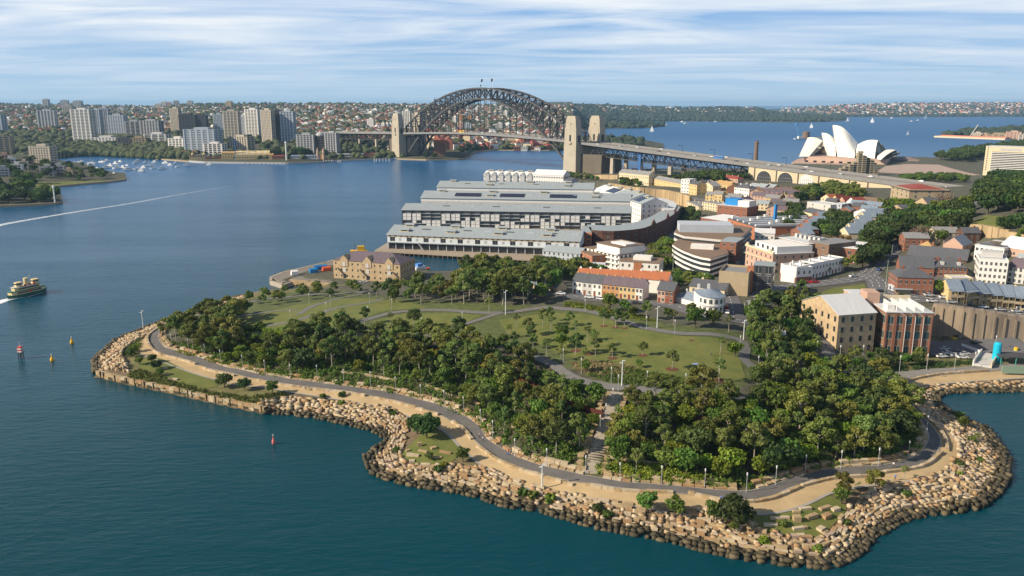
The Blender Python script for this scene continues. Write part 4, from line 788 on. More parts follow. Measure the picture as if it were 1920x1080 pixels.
# abutments under the deck
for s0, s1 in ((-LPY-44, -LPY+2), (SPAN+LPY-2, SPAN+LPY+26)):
    mb = MB(); frust(mb, ((s0+s1)/2, 0), s1-s0, 46, -2, s1-s0, 44, deckz((s0+s1)/2)-16 if s0 < 0 else 38); mb.build('abutment', M('granite_shaded', (.13,.11,.085), (.10,.085,.065), .08, .9), BR)  # darker granite: shade beside the pylons is put into the colour
mb = MB(); frust(mb, (-LPY/2, 0), 25, 38, -2, 25, 38, 44); mb.build('abutment', GRAN, BR)
mb = MB(); frust(mb, (SPAN+LPY/2, 0), 25, 38, -2, 25, 38, 44); mb.build('abutment', GRAN, BR)
NP = 28
def lowz(t): return 6+110*(1-(2*t-1)**2)
def topz(t):
    q = abs(2*t-1); return 63+71*(1-q**2.05)-3*math.sin(math.pi*2*min(q, .5))*0
for side in (-1, 1):
    w = side*15; tr = link('arch_truss', None, BR) ; tc = MB(); bc = MB(); wb = MB()
    N_ = [(SPAN*i/NP, i/NP) for i in range(NP+1)]
    for i in range(NP):
        s0, t0 = N_[i]; s1, t1 = N_[i+1]
        tc.bar(BP(s0, w, topz(t0)), BP(s1, w, topz(t1)), 2.8, 2.4); bc.bar(BP(s0, w, lowz(t0)), BP(s1, w, lowz(t1)), 3.0, 2.8)
        if i < NP/2: wb.bar(BP(s0, w, topz(t0)), BP(s1, w, lowz(t1)), 1.9, 1.5)
        else: wb.bar(BP(s1, w, topz(t1)), BP(s0, w, lowz(t0)), 1.9, 1.5)
    for s, t in N_: wb.bar(BP(s, w, lowz(t)), BP(s, w, topz(t)), 2.2, 1.6)
    tc.build('top_chord', STEELL, tr); bc.build('bottom_chord', STEELL, tr); wb.build('truss_web', STEEL, tr)
    for i in range(1, NP):
        s, t = N_[i]; dz = deckz(s)
        if abs(lowz(t)-dz) > 3: h = MB(); h.bar(BP(s, w, min(lowz(t), dz)), BP(s, w, max(lowz(t), dz)), .95, .8); h.build('hanger' if lowz(t) > dz else 'deck_post', STEEL, BR)
lb = MB()
for i in range(NP+1):
    t = i/NP; s = SPAN*t
    for fz in (lowz, topz):
        z = fz(t)
        if fz is lowz and abs(z-deckz(s)) < 7: continue
        lb.bar(BP(s, -15, z), BP(s, 15, z), 1, 1.2)
        if i < NP and not (fz is lowz and abs(fz((i+1)/NP)-deckz(s+SPAN/NP)) < 7):
            z2 = fz((i+1)/NP); s2 = SPAN*(i+1)/NP; lb.bar(BP(s, -15, z), BP(s2, 15, z2), .7, .6); lb.bar(BP(s, 15, z), BP(s2, -15, z2), .7, .6)
    if topz(t)-lowz(t) > 10 and (lowz(t) > deckz(s)+9):
        lb.bar(BP(s, -15, lowz(t)), BP(s, 15, topz(t)), .7, .6); lb.bar(BP(s, 15, lowz(t)), BP(s, -15, topz(t)), .7, .6)
lb.build('cross_bracing', STEEL, BR)
# deck
S_A = 640
def deck(s0, s1, nm='deck', step=20):
    mb = MB(); n = max(1, int(abs(s1-s0)/step)); 
    for i in range(n):
        a = s0+(s1-s0)*i/n; b = s0+(s1-s0)*(i+1)/n; za, zb = deckz(a), deckz(b)
        def slab(w0, w1, lo, hi, mi):
            v = [BP(a, w0, za+lo), BP(b, w0, zb+lo), BP(b, w1, zb+lo), BP(a, w1, za+lo), BP(a, w0, za+hi), BP(b, w0, zb+hi), BP(b, w1, zb+hi), BP(a, w1, za+hi)]
            mb.add(v, [(0,3,2,1),(4,5,6,7),(0,1,5,4),(1,2,6,5),(2,3,7,6),(3,0,4,7)], mi)
        slab(-24, 24, -1.2, 0, 0); slab(-24.6, -24, -2.4, 1.1, 1); slab(24, 24.6, -2.4, 1.1, 1)
        slab(-15.6, -14.6, -4.6, -1.25, 2); slab(14.6, 15.6, -4.6, -1.25, 2)
        for w in (-16, 9.5, 16): slab(w, w+.35, 0, .8, 1)
        for k in range(3): q = a+(b-a)*(k+.5)/3; mb.add([BP(q-.6, -24, deckz(q)-1.25), BP(q+.6, -24, deckz(q)-1.25), BP(q+.6, 24, deckz(q)-1.25), BP(q-.6, 24, deckz(q)-1.25), BP(q-.6, -15, deckz(q)-4), BP(q+.6, -15, deckz(q)-4), BP(q+.6, 15, deckz(q)-4), BP(q-.6, 15, deckz(q)-4)], [(0,1,5,4),(1,2,6,5),(2,3,7,6),(3,0,4,7),(4,5,6,7)], 2)
    return mb.build(nm, [DECKM, RAILM, STEEL], BR)
deck(-S_A, -LPY); deck(-LPY, SPAN+LPY, 'deck'); deck(SPAN+LPY, SPAN+LPY+330, 'deck')
# approach trusses
SV = -((VP(1403, 312, NEARC, BD)-NEARC).xy.length)+0  # where the stone viaduct starts
def svu(u, v): p = VP(u, v, (*(AX0-BE*24.6), 0), BD); return (p.xy-AX0).dot(BD), p.z
sV, _z = svu(1403, 312)
def atruss(s0, s1, dep, pan, name='approach_truss'):
    n = max(2, int(abs(s1-s0)/pan)); n += n % 2
    for side in (-1, 1):
        w = side*15; mb = MB(); 
        for i in range(n):
            a = s0+(s1-s0)*i/n; b = s0+(s1-s0)*(i+1)/n; ta, tb = deckz(a)-5, deckz(b)-5; la, lb_ = deckz(a)-dep, deckz(b)-dep
            mb.bar(BP(a, w, ta), BP(b, w, tb), .9, .9); mb.bar(BP(a, w, la), BP(b, w, lb_), 1.1, 1.1)
            mb.bar(BP(a, w, la), BP(a, w, ta), .7, .6)
            mb.bar(BP(a, w, la if i % 2 == 0 else ta), BP(b, w, tb if i % 2 == 0 else lb_), .9, .8)
        mb.bar(BP(s1, w, deckz(s1)-dep), BP(s1, w, deckz(s1)-5), .7, .6); mb.build(name, STEELL, BR)
    mb = MB()
    for i in range(n+1): a = s0+(s1-s0)*i/n; mb.bar(BP(a, -15, deckz(a)-dep), BP(a, 15, deckz(a)-dep), .7, .7)
    for i in range(n): a = s0+(s1-s0)*i/n; b = s0+(s1-s0)*(i+1)/n; mb.bar(BP(a, 0, deckz(a)-dep), BP(b, 0, deckz(b)-dep), .5, .5)
    mb.build('cross_bracing', STEEL, BR)
PIERS = [svu(1141, 285)[0], svu(1193, 290)[0], svu(1248, 295)[0], svu(1315, 300)[0], svu(1350, 305)[0]]
pr = [-LPY-12]+[svu(u, v)[0] for u, v in ((1141, 272), (1194, 278), (1250, 285), (1318, 295))]+[sV+4]
for a, b in zip(pr, pr[1:]): atruss(a-1, b+1, 17, 9.2)
for k, s in enumerate(pr[1:-1]):
    for w in (-15, 15):
        mb = MB(); frust(mb, (s, w), 6.5, 5, -3, 5.4, 4.2, deckz(s)-17.6); mb.build('pier', GRAN, BR)
mb = MB(); frust(mb, (pr[2], -17.5), 4.6, 1.2, 12, 4.6, 1.2, deckz(pr[2])-2); mb.build('scaffold_wrap', M('blue_sheeting', (.03,.13,.36), (.025,.10,.28), .5, .7), BR)
for a, b in ((SPAN+LPY+24, SPAN+LPY+90), (SPAN+LPY+90, SPAN+LPY+160), (SPAN+LPY+160, SPAN+LPY+240), (SPAN+LPY+240, SPAN+LPY+320)):
    atruss(a, b, 14, 9)
    for w in (-15, 15): mb = MB(); frust(mb, (b, w), 6, 5, -3, 5, 4, deckz(b)-14); mb.build('pier', GRAN, BR)
# stone viaduct carrying the southern approach
VI = thing('stone_viaduct', 'long tan stone viaduct with three tall arched windows under the bridge approach', 'viaduct'); VM = M('viaduct_stone', (.56,.47,.32), (.50,.42,.29), .06, .9); mb = MB()
n = 16
for i in range(n):
    a = sV+(-S_A-sV)*i/n; b = sV+(-S_A-sV)*(i+1)/n; v = []
    for s, dz in ((a, deckz(a)-2.5), (b, deckz(b)-2.5)):
        for w in (-23.5, 23.5): v += [BP(s, w, 4), BP(s, w, dz)]
    mb.add(v, [(0,1,5,4),(2,6,7,3),(0,2,3,1),(4,5,7,6),(1,3,7,5)])
mb.build('wall', VM, VI)
for u, v, wd, hh, mat, nm in ((1431, 340.5, 27, 20, DARK, 'arched_window'), (1471, 342, 28, 18.5, DARK, 'arched_window'), (1511, 346, 27, 18, WHT, 'arched_window')):
    s, z0 = svu(u, v); sc = abs(svu(u+.5, v)[0]-svu(u-.5, v)[0]); W_ = wd*sc; Ht = (svu(u, v-hh)[1]-z0)
    f = MB(); arch_panel(f, s, -23.5, z0-8, W_*1.12, Ht+9.2, -1, .25); fr = f.build('arch_surround', M('pale_render', (.62,.54,.40), kind='flat'), VI)
    f = MB(); arch_panel(f, s, -23.75, z0-8, W_, Ht+8, -1, .25); f.build(nm, mat, VI)
    f = MB()
    for k in range(-3, 4): hz = max(.1, 1-(k/3.6)**2)**.5; f.obox((0, 0), .01, .01, 0, .01) if False else frust(f, (s+k*W_/7.5, -24.05), .3, .12, z0-8, .3, .12, z0+Ht*.35+Ht*.6*hz)
    for q in (.1, .4): frust(f, (s, -24.05), W_*.96, .14, z0+Ht*q, W_*.96, .14, z0+Ht*q+.35)
    f.build('glazing_bars', RAILM, VI)
for u in (1413, 1454, 1495, 1534, 1592, 1627):
    s, z = svu(u, 340); f = MB(); frust(f, (s, -24), .9, .8, 4, .9, .8, deckz(s)+1.5); f.build('drain_pipe', M('pipe_dark', (.12,.10,.08), kind='flat'), VI)
# flags, beacon and cradle on the crown
for k, (s, lb_) in enumerate(((SPAN*.515, 'flagpole with a dark flag on the left of the bridge crown'), (SPAN*.455, 'flagpole with a dark flag on the right of the bridge crown'))):
    t = thing('flagpole', lb_, 'flagpole', BP(s, 0, topz(.5))); f = MB(); f.tube((0, 0, -1), (0, 0, 17), .28, .2, 6); f.build('pole', WHT, t); f = MB(); f.add([(0, 0, 11.4), (0, 0, 16.6), (-1.6, .8, 16.2), (-3, -.1, 15.2), (-3, -.1, 10.6), (-1.6, .8, 10.8)], [(0, 1, 2, 5), (5, 2, 3, 4), (5, 2, 1, 0), (4, 3, 2, 5)]); f.build('flag', M('navy_cloth', (.03,.04,.10), kind='flat'), t)
t = thing('beacon_mast', 'short aircraft beacon mast at the middle of the bridge crown', 'mast', BP(SPAN*.49, -14, topz(.5)-.5)); f = MB(); f.tube((0, 0, 0), (0, 0, 4), .4, .3, 6); f.build('pole', STEEL, t); f = MB(); f.lathe((0, 0), [(.8, 4), (1.3, 4.6), (1.2, 6), (.3, 6.4)], 10); f.build('lantern', STEEL, t)
def cradle(s, lb_):
    t = thing('maintenance_crane', lb_, 'crane', BP(s, -15, topz(s/SPAN)+.8)); f = MB(); f.box(-3, -2, 0, 3, 2, 2.4); f.bar((-3, 0, 0), (-2, 0, 7), .4, .4); f.bar((2, 0, 0), (2.4, 0, 6.5), .4, .4); f.bar((-2, 0, 4), (2.4, 0, 4.4), .3, .3); f.build('frame', STEEL, t)
cradle(SPAN*.78, 'small maintenance crane riding on the left shoulder of the arch')
# ------------------------------------------------------------------ shell-roofed concert hall
SHL = M('shell_tiles', (.86,.83,.75), (.80,.77,.69), .05, .45); PODM = M('pink_granite', (.47,.33,.26), (.41,.29,.23), .05, .9); GLZ = M('bronze_glass', (.10,.08,.06), kind='flat', rough=.2)
OH = thing('shell_roofed_hall', 'white sail-shaped shell roofs on a pinkish stone podium at the harbour point', 'concert hall')
OA = Vector((-.83, .56)).normalized(); OP = Vector((-OA.y, OA.x)); OP = -OP if OP.y > 0 else OP; OC = G(1572, 293, 14).xy-OP*20
def shell(pk, bk, bs, bs2, off=Vector((0, 0)), sc=1., up=6., glass=True, zb=14, out=7., dz=0):
    A = (*OC, 0); P1 = VP(*pk, A, OA); P0 = VP(*bk, A, OA); B = G(*bs, zb); B2 = G(*bs2, zb)
    w = (B.xy-OC).dot(OP); t_ = (B.xy-OC).dot(OA); t2 = (B2.xy-OC).dot(OA); w2 = (B2.xy-OC).dot(OP); parts = []
    for sg in (1, -1):
        B1_ = Vector((*(OC+OA*t_+OP*w*sg), zb)); B0_ = Vector((*(OC+OA*t2+OP*w2*sg), zb)); n, m = 12, 10; V = []; F = []
        for i in range(n+1):
            t = i/n; R0 = P0.lerp(P1, t)+Vector((0, 0, up*math.sin(math.pi*t)))
            Bx = B0_.lerp(B1_, t)
            for j in range(m+1):
                q = j/m; p = R0.lerp(Bx, q); o = math.sin(math.pi*q)*out*(.5+.5*t); d3 = Vector((*(OP*sg), .75)).normalized(); p = p+d3*o
                V.append(p+Vector((*off, -dz*(1-q))))
        F = [(i*(m+1)+j, (i+1)*(m+1)+j, (i+1)*(m+1)+j+1, i*(m+1)+j+1) for i in range(n) for j in range(m)]
        mb = MB(); mb.add(V, F); th = [v-Vector((*(OP*sg*.9), .9)) for v in V]; mb.add(th, [f[::-1] for f in F]); b = len(V)
        e = [n*(m+1)+j for j in range(m+1)]; mb.f += [(e[j], e[j+1], b+e[j+1], b+e[j]) for j in range(m)]; mb.m += [0]*m
        parts.append(mb.build('roof_shell', SHL, OH, smooth=True))
        if glass:
            fw = (P1.xy-P0.xy).normalized()*-1.5; g = MB(); rim = [V[n*(m+1)+j] for j in range(m+1)]; c = Vector((*(OC+OA*t_), zb))+Vector((*off, 0))
            rim2 = [r.lerp(c, .12)+Vector((*fw, 0)) for r in rim]; g.add(rim2+[c], [(j, j+1, m+1) for j in range(m)]+[(j+1, j, m+1) for j in range(m)]); g.build('glass_wall', GLZ, OH)
S5 = [((1514,258),(1543,264),(1528,287),(1542,288),3,4), ((1540,249),(1566,262),(1549,291),(1567,293),4,5), ((1560,234.5),(1606,272),(1570,293.5),(1602,296),11,7), ((1646,263),(1600,277),(1640,297),(1606,296),6,6), ((1679,281),(1646,288),(1651,300),(1644,298),3.5,3)]
for pk, bk, bs, b2, up, out in S5: shell(pk, bk, bs, b2, up=up, out=out)
for pk, bk, bs, b2, up, out in S5: shell(pk, bk, bs, b2, off=-OP*44+OA*3, up=up, out=out, dz=7)
def pxprism(px, z0, z1, mat, name, parent=None, zp=None, **k):
    mb = MB(); mb.prism([tuple(G(u, v, z0 if zp is None else zp)[:2]) for u, v in px], z0, z1); return mb.build(name, mat, parent, **k)
pxprism([(1484,306),(1560,309),(1640,313),(1705,319),(1765,304),(1640,294),(1560,288),(1495,299)], -1, 4, PODM, 'broadwalk', OH, 3)
pxprism([(1507,304),(1600,308.5),(1662,311),(1672,302),(1620,293),(1550,288.5),(1516,297)], 4, 13.5, PODM, 'podium', OH, 3)
pxprism([(1659,304),(1722,308),(1730,303),(1672,298)], 4, 9, M('brown_steps', (.25,.18,.15), (.2,.15,.125), .3, .9), 'grand_steps', OH, 3)
f = MB()
for i in range(9): p = G(1512+i*16, 303.6+i*.62, 6).xy; f.obox(p, 6, 1, 6, 9)
f.build('podium_opening', DARK, OH)
# ------------------------------------------------------------------ buildings
WN = {}
GLASS = M('window_glass', (.035,.045,.055), (.02,.028,.035), .3, .15, spec=.8); GLASSG = M('green_glass', (.05,.10,.095), (.03,.06,.06), .2, .12, spec=.8); FRM = M('window_frame', (.62,.60,.55), kind='flat')
def winmesh(w, h, gl, fr):
    k = (round(w, 2), round(h, 2), gl.name, fr.name if fr else '')
    if k not in WN:
        mb = MB()
        if fr: mb.box(-w/2-.1, -.05, -.12, w/2+.1, .05, 0, 1); mb.box(-w/2-.08, -.03, h, w/2+.08, .05, h+.08, 1); mb.box(-.03, -.05, .02, .03, .02, h-.02, 1)
        mb.box(-w/2, -.04, .002, w/2, .05, h-.002, 0); WN[k] = mb.mesh('window', [gl, fr or gl])
    return WN[k]
def wallm(key):
    D = {'brick': ((.27,.12,.075),(.20,.085,.055)), 'bbrick': ((.27,.165,.105),(.20,.12,.08)), 'dbrick': ((.12,.06,.042),(.085,.042,.032)), 'obrick': ((.42,.17,.085),(.34,.13,.065)), 'tan': ((.40,.32,.21),(.32,.25,.16)), 'cream': ((.62,.53,.36),(.55,.46,.31)),
         'pbeige': ((.52,.46,.37),(.46,.41,.33)), 'white': ((.74,.72,.68),(.66,.64,.6)), 'yellow': ((.60,.45,.22),(.53,.39,.19)), 'orange': ((.50,.26,.11),(.43,.22,.09)), 'pink': ((.50,.33,.25),(.43,.28,.21)), 'grey': ((.44,.44,.44),(.37,.37,.37)), 'stone': ((.47,.36,.22),(.37,.27,.16)),
         'bluegrey': ((.44,.48,.53),(.38,.42,.47)), 'brown': ((.20,.13,.09),(.16,.10,.07)), 'dark': ((.07,.07,.075),(.05,.05,.055)), 'lgrey': ((.52,.51,.49),(.45,.44,.42))}
    a, b = D[key]; kind = 'cells' if key in ('stone',) else 'noise'
    return M('wall_'+key, a, b, .9 if kind == 'cells' else .35, .9, kind=kind)
def roofm(key):
    D = {'slate': ((.10,.105,.12),(.075,.08,.09)), 'metal': ((.31,.35,.37),(.25,.29,.31)), 'light': ((.58,.59,.60),(.50,.51,.52)), 'tile': ((.40,.14,.06),(.32,.11,.05)), 'red': ((.28,.06,.045),(.22,.05,.035)), 'brown': ((.22,.15,.10),(.18,.12,.08)), 'purple': ((.15,.115,.135),(.11,.085,.10)), 'blue': ((.21,.26,.32),(.15,.19,.25)), 'ochre': ((.46,.29,.12),(.38,.24,.10)), 'white': ((.72,.72,.70),(.63,.63,.61)), 'grey': ((.25,.25,.25),(.2,.2,.2))}
    a, b = D[key]; return M('roof_'+key, a, b, 1.1, .75, stretch=(1, .12, .2), detail=3)
CHM = MB().box(-.5, -.35, 0, .5, .35, 1.7).box(-.6, -.45, 1.7, .6, .45, 1.9).box(-.25, -.12, 1.9, .25, .12, 2.3)
def bldg(label, p1, p2, vtop, dep, roof='flat', rh=3., wall='brick', rmat='grey', fl=2, bay=4, win=(1.1, 1.7), wstyle=None, sides=True, chim=0, name='building', cat=None, door=False, group=None, z=None, frame=True, para=.7, axis='x', extra=None, h=None, chimw=None, skipf=False, ov=.35, base=3., verandah=None):
    a = GT(*p1) if z is None else G(*p1, z); b = GT(*p2) if z is None else G(*p2, z); zz = min(a.z, b.z); 
    d = (b-a).xy; W_ = d.length; ang = math.atan2(d.y, d.x); H_ = h if h else max(ZV(a.x, a.y, vtop)-zz, 2.5)
    t = thing(name, label, cat or {'terrace_house':'house','cottage':'house'}.get(name, 'building'), (a.x, a.y, zz), ang, group)
    wm = wallm(wall) if isinstance(wall, str) else wall; rm = roofm(rmat); mb = MB()
    mb.box(0, 0, -base, W_, dep, H_)
    if roof == 'gable': mb.gable(0, 0, W_, dep, H_+.0, rh, axis, 0, -.02, .1, ends=0) if False else None
    if roof == 'gable':
        if axis == 'x':
            for x in (.0, W_): mb.add([(x, 0, H_), (x, dep, H_), (x, dep/2, H_+rh-.15)], [(0, 1, 2)])
        else:
            for y in (.0, dep): mb.add([(0, y, H_), (W_, y, H_), (W_/2, y, H_+rh-.15)], [(0, 1, 2)])
    if roof == 'para':
        e = .3
        for q in ((0, 0, W_, e), (0, dep-e, W_, dep), (0, e, e, dep-e), (W_-e, e, W_, dep-e)): mb.box(q[0], q[1], H_, q[2], q[3], H_+para)
    mb.build('wall', wm, t); r = MB()
    if roof == 'gable': r.gable(0, 0, W_, dep, H_+.03, rh, axis, 0, ov, .15)
    elif roof == 'hip': r.hip(0, 0, W_, dep, H_+.03, rh, 0, ov)
    elif roof == 'flat': r.box(-.25, -.25, H_+.003, W_+.25, dep+.25, H_+.35)
    elif roof == 'para': r.box(.31, .31, H_+.003, W_-.31, dep-.31, H_+.2)
    ro_ = r.build('roof', rm, t); t['roofz'] = H_
    cz = H_+(rh*.55 if roof in ('gable', 'hip') else .2)
    if chim:
        me = WN.get(('ch', chimw or wall)) 
        if me is None: me = WN[('ch', chimw or wall)] = CHM.mesh('chimney', wallm(chimw or wall) if isinstance(chimw or wall, str) else wm)
        for i in range(chim): link('chimney', me, ro_, (W_*(i+.5)/chim if chim > 1 else W_*.12, dep*.5, cz), 0)
    n = 0; camv = Vector((-a.x, -a.y)); wf = FRM if frame else None; me = winmesh(*win, wstyle or GLASS, wf); fh = H_/max(fl, 1)
    faces = [((0, 0), (1, 0), (0, -1), W_, 0, not skipf), ((0, dep), (0, -1), (-1, 0), dep, -math.pi/2, sides), ((W_, 0), (0, 1), (1, 0), dep, math.pi/2, sides)]
    for o_, dr, nm, ln, ra, ok in faces:
        if not ok: continue
        nw = Vector((nm[0]*math.cos(ang)-nm[1]*math.sin(ang), nm[0]*math.sin(ang)+nm[1]*math.cos(ang)))
        if nw.dot(camv.normalized()) < -.15: continue
        k = bay if nm == (0, -1) else max(1, int(round(bay*ln/W_)))
        k = min(k, max(1, int(ln/(win[0]*1.5))))
        for f in range(fl):
            for i in range(k):
                if n >= 95: break
                x = (i+.5)*ln/k; zc = f*fh+max(.8, (fh-win[1])*.5)
                if door and f == 0 and nm == (0, -1) and i % 2 == 0: continue
                if zc+win[1] > H_-.1: continue
                link('window', me, t, (o_[0]+dr[0]*x, o_[1]+dr[1]*x, zc), ra); n += 1
    if door:
        dm = WN.get('door')
        if dm is None: dm = WN['door'] = MB().box(-.55, -.07, 0, .55, .05, 2.2).box(-.7, -.09, 2.2, .7, .05, 2.35).mesh('door', M('door_paint', (.22,.07,.04), kind='flat'))
        fhx = W_/bay
        for i in range(0, bay, 2): link('door', dm, t, (fhx*(i+.5), 0, .05))
    if verandah:
        v = MB(); v.box(0, -2.2, H_*.48, W_, 0, H_*.52); v.box(0, -2.25, H_*.52, W_, -2.15, H_*.52+1.0); v.add([(0, -2.4, H_*.92), (W_, -2.4, H_*.92), (W_, 0, H_), (0, 0, H_)], [(0, 1, 2, 3)], 1)
        for i in range(3): v.box(W_*i/2-.1 if i else 0, -2.25, 0, W_*i/2+.1 if i < 2 else W_, -2.05, H_*.92)
        v.build('verandah', [wallm(verandah), rm], t)
    if extra: extra(t, W_, dep, H_)
    return t, W_, dep, H_
def box_part(t, name, mat, *b): mb = MB(); mb.box(*b); return mb.build(name, mat, t)
# ------------------------------------------------------------------ finger wharves
MON = MB().box(-3.2, -1.6, 0, 3.2, 1.6, 1.5, 0).box(-2.2, -1.66, .5, 2.2, 1.66, 1.1, 1).gable(-3.2, -1.6, 3.2, 1.6, 1.5, .9, 'x', 2, .6, .12).mesh('roof_monitor', [wallm('cream'), GLASS, roofm('metal')])
PIL = MB().tube((0, 0, -4), (0, 0, 2.4), .42, .42, 7).mesh('pile', M('timber_pile', (.16,.12,.08), (.10,.075,.05), .8, .9))
WHW = M('wharf_panel', (.62,.66,.68), (.56,.60,.62), .15, .7); SOL = M('solar_panel', (.03,.035,.06), (.02,.025,.045), .6, .25)
def wharf(label, p1, p2, veave, dep, rh, floors, style, deckpx=None, mons=5, z=3.0, solar=()):
    a, b = G(*p1, z), G(*p2, z); d = (b-a).xy; L = d.length; ang = math.atan2(d.y, d.x); H_ = ZV(a.x, a.y, veave)-z; g = random.Random(int(L))
    t = thing('wharf_building', label, 'wharf building', (a.x, a.y, z), ang); fh = H_/floors; mb = MB()
    if style == 'store':
        mb.box(0, 0, H_*.5, L, dep, H_); mb.build('upper_wall', WHW, t); m2 = MB(); m2.box(.5, 1.2, 0, L-.5, dep-1.2, H_*.5-.01); m2.build('lower_wall', GLASS, t)
        k = int(L/12); me = winmesh(3.8, 3.0, GLASS, FRM); mv = winmesh(1.8, 1.9, M('vent_grey', (.33,.34,.34), kind='flat'), FRM); cl = MB()
        for i in range(k): 
            x = (i+.5)*L/k; link('window', me, t, (x-2.5, 0, H_*.56)); link('vent', mv, t, (x+3.4, 0, H_*.6))
        s = MB(); s.box(0, -.12, H_*.86, L, -.003, H_*.99); s.build('timber_strip', wallm('cream'), t)
        s = MB()
        for i in range(k*3): x = (i+.5)*L/(k*3); s.box(x-1, -.16, H_*.88, x+.9, -.13, H_*.97)
        s.build('louvres', wallm('brown'), t)
        for i in range(k*2+1): x = min(max(i*L/(k*2), .4), L-.4); s = MB(); s.box(x-.25, -.1, -.2, x+.25, .4, H_*.5); s.build('column', wallm('bluegrey'), t)
        s = MB(); s.box(0, -1.6, H_*.46, L, 0, H_*.5-.003); s.build('canopy', roofm('metal'), t)
        s = MB(); s.bar((L*.17, -1.8, H_*.52), (L*.2, -1.8, .1), 1.6, .4); s.build('stair', wallm('lgrey'), t)
    elif style == 'apart':
        mb.box(0, 0, 0, L, dep, H_); mb.build('glass_wall', M('screen_glass', (.17,.19,.20), (.07,.085,.095), .22, .3), t)
        for f in range(1, floors+1): s = MB(); s.box(-.3, -1.4, f*fh-.28, L+.3, dep+.2, f*fh-.0 if f < floors else f*fh-.01); s.build('floor_slab', wallm('lgrey' if f % 2 else 'grey'), t)
        nb = int(L/8.3)
        for i in range(nb+1): x = min(max(i*L/nb, .3), L-.3); s = MB(); s.box(x-.32, -1.5, 0, x+.32, .2, H_-.3); s.build('column', wallm('dark'), t)
        sm = MB().box(0, -.25, 0, L/nb*.42, 0, fh-.45).mesh('sunscreen', wallm('white')); c = 0
        for i in range(nb):
            for f in range(floors-1):
                for q in (0, 1):
                    if c < 98 and g.random() < (.85 if (i//2+f//2) % 2 else .25): link('sunscreen', sm, t, (i*L/nb+.35+q*L/nb*.47, -1.1, f*fh+.1)); c += 1
    else:
        mb.box(0, 0, 0, L, dep, H_); mb.build('wall', wallm('lgrey'), t); s = MB(); s.box(0, -.06, H_*.08, L, -.003, H_*.62); s.build('glass_shade_strip', GLASSG if style == 'green' else GLASS, t)  # glazing strip, run lower so its dark colour paints in the shadow gap
        nb = min(int(L/4.2), 90); me = winmesh(2.0, fh*.42, wallm('brown'), None)
        for i in range(nb): link('window', me, t, ((i+.5)*L/nb, 0, H_-fh*.72))
        s = MB(); s.box(0, -.05, H_-fh*.85, L, -.002, H_); s.build('timber_strip', wallm('white'), t)
        for i in range(12): x = (i+.5)*L/12; s = MB(); s.box(x-.4, -.5, 0, x+.4, .1, H_*.7); s.build('column', wallm('grey'), t)
    r = MB(); r.gable(0, 0, L, dep, H_+.02, rh, 'x', 0, .8, .2); e = MB(); e.add([(0, 0, H_), (0, dep, H_), (0, dep/2, H_+rh-.2)], [(0, 1, 2)]); e.add([(L, 0, H_), (L, dep, H_), (L, dep/2, H_+rh-.2)], [(0, 1, 2)]); e.build('gable_wall', WHW, t)
    r_ = r.build('roof', roofm('metal'), t)
    for i in range(mons):
        x = L*(i+.35)/mons; link('roof_monitor', MON, r_, (x, dep*.46, H_+rh*.86)); 
        if style == 'store' or i % 2: link('roof_monitor', MON, r_, (x-1, dep*.2, H_+rh*.36))
    for q0, q1 in solar:
        s = MB(); n0, n1 = dep*.12, dep*.36; s.add([(L*q0, n0, H_+rh*.24+.3), (L*q1, n0, H_+rh*.24+.3), (L*q1, n1, H_+rh*.72+.3), (L*q0, n1, H_+rh*.72+.3)], [(0, 1, 2, 3)]); s.build('solar_panels', SOL, r_)
    s = MB(); c = 0
    for i in range(9): x = L*(i+.7)/9; s2 = MB(); s2.box(x-3, dep*.3-.4, H_+rh*.6, x+3, dep*.3+.6, H_+rh*.6+.55); s2.build('skylight', wallm('dark') if i % 2 else wallm('bluegrey'), r_)
    if deckpx:
        P = [G(u, v, 2.4).xy for u, v in deckpx]; ca, sa = math.cos(-ang), math.sin(-ang); loc = [((p.x-a.x)*ca-(p.y-a.y)*sa, (p.x-a.x)*sa+(p.y-a.y)*ca) for p in P]
        s = MB(); s.prism(loc, -1.0, -.12); s.build('timber_deck', M('deck_timber', (.36,.30,.23), (.27,.22,.17), .4, .9), t)
        f0, f1 = Vector(loc[0]), Vector(loc[1]); n = int((f1-f0).length/3.6)
        for i in range(min(n, 96)): q = f0.lerp(f1, (i+.5)/n); link('pile', PIL, t, (q.x, q.y+.5, -2.4-z+2.4))
    return t
wharf('nearest grey finger wharf with dark square windows above a glassy ground floor', (727,466), (1086,480), 440, 34, 5, 2, 'store', [(702,471),(1024,490),(1090,478),(1075,462),(735,452),(725,457)], 4)
wharf('second finger wharf, clad in white sliding screens and dark columns', (755,424), (1183,431), 393, 34, 3.6, 5, 'apart', [(748,426),(1183,434),(1183,420),(762,414)], 0)
wharf('third finger wharf with dark solar strips on its long grey roof', (790,397.5), (1181,405), 371, 34, 5.5, 4, 'plain', None, 4, solar=((.16,.29),(.38,.5),(.62,.75)))
wharf('fourth finger wharf with pale green glass under a grey roof', (820,377), (1112,382), 351, 34, 5.5, 4, 'green', None, 4)
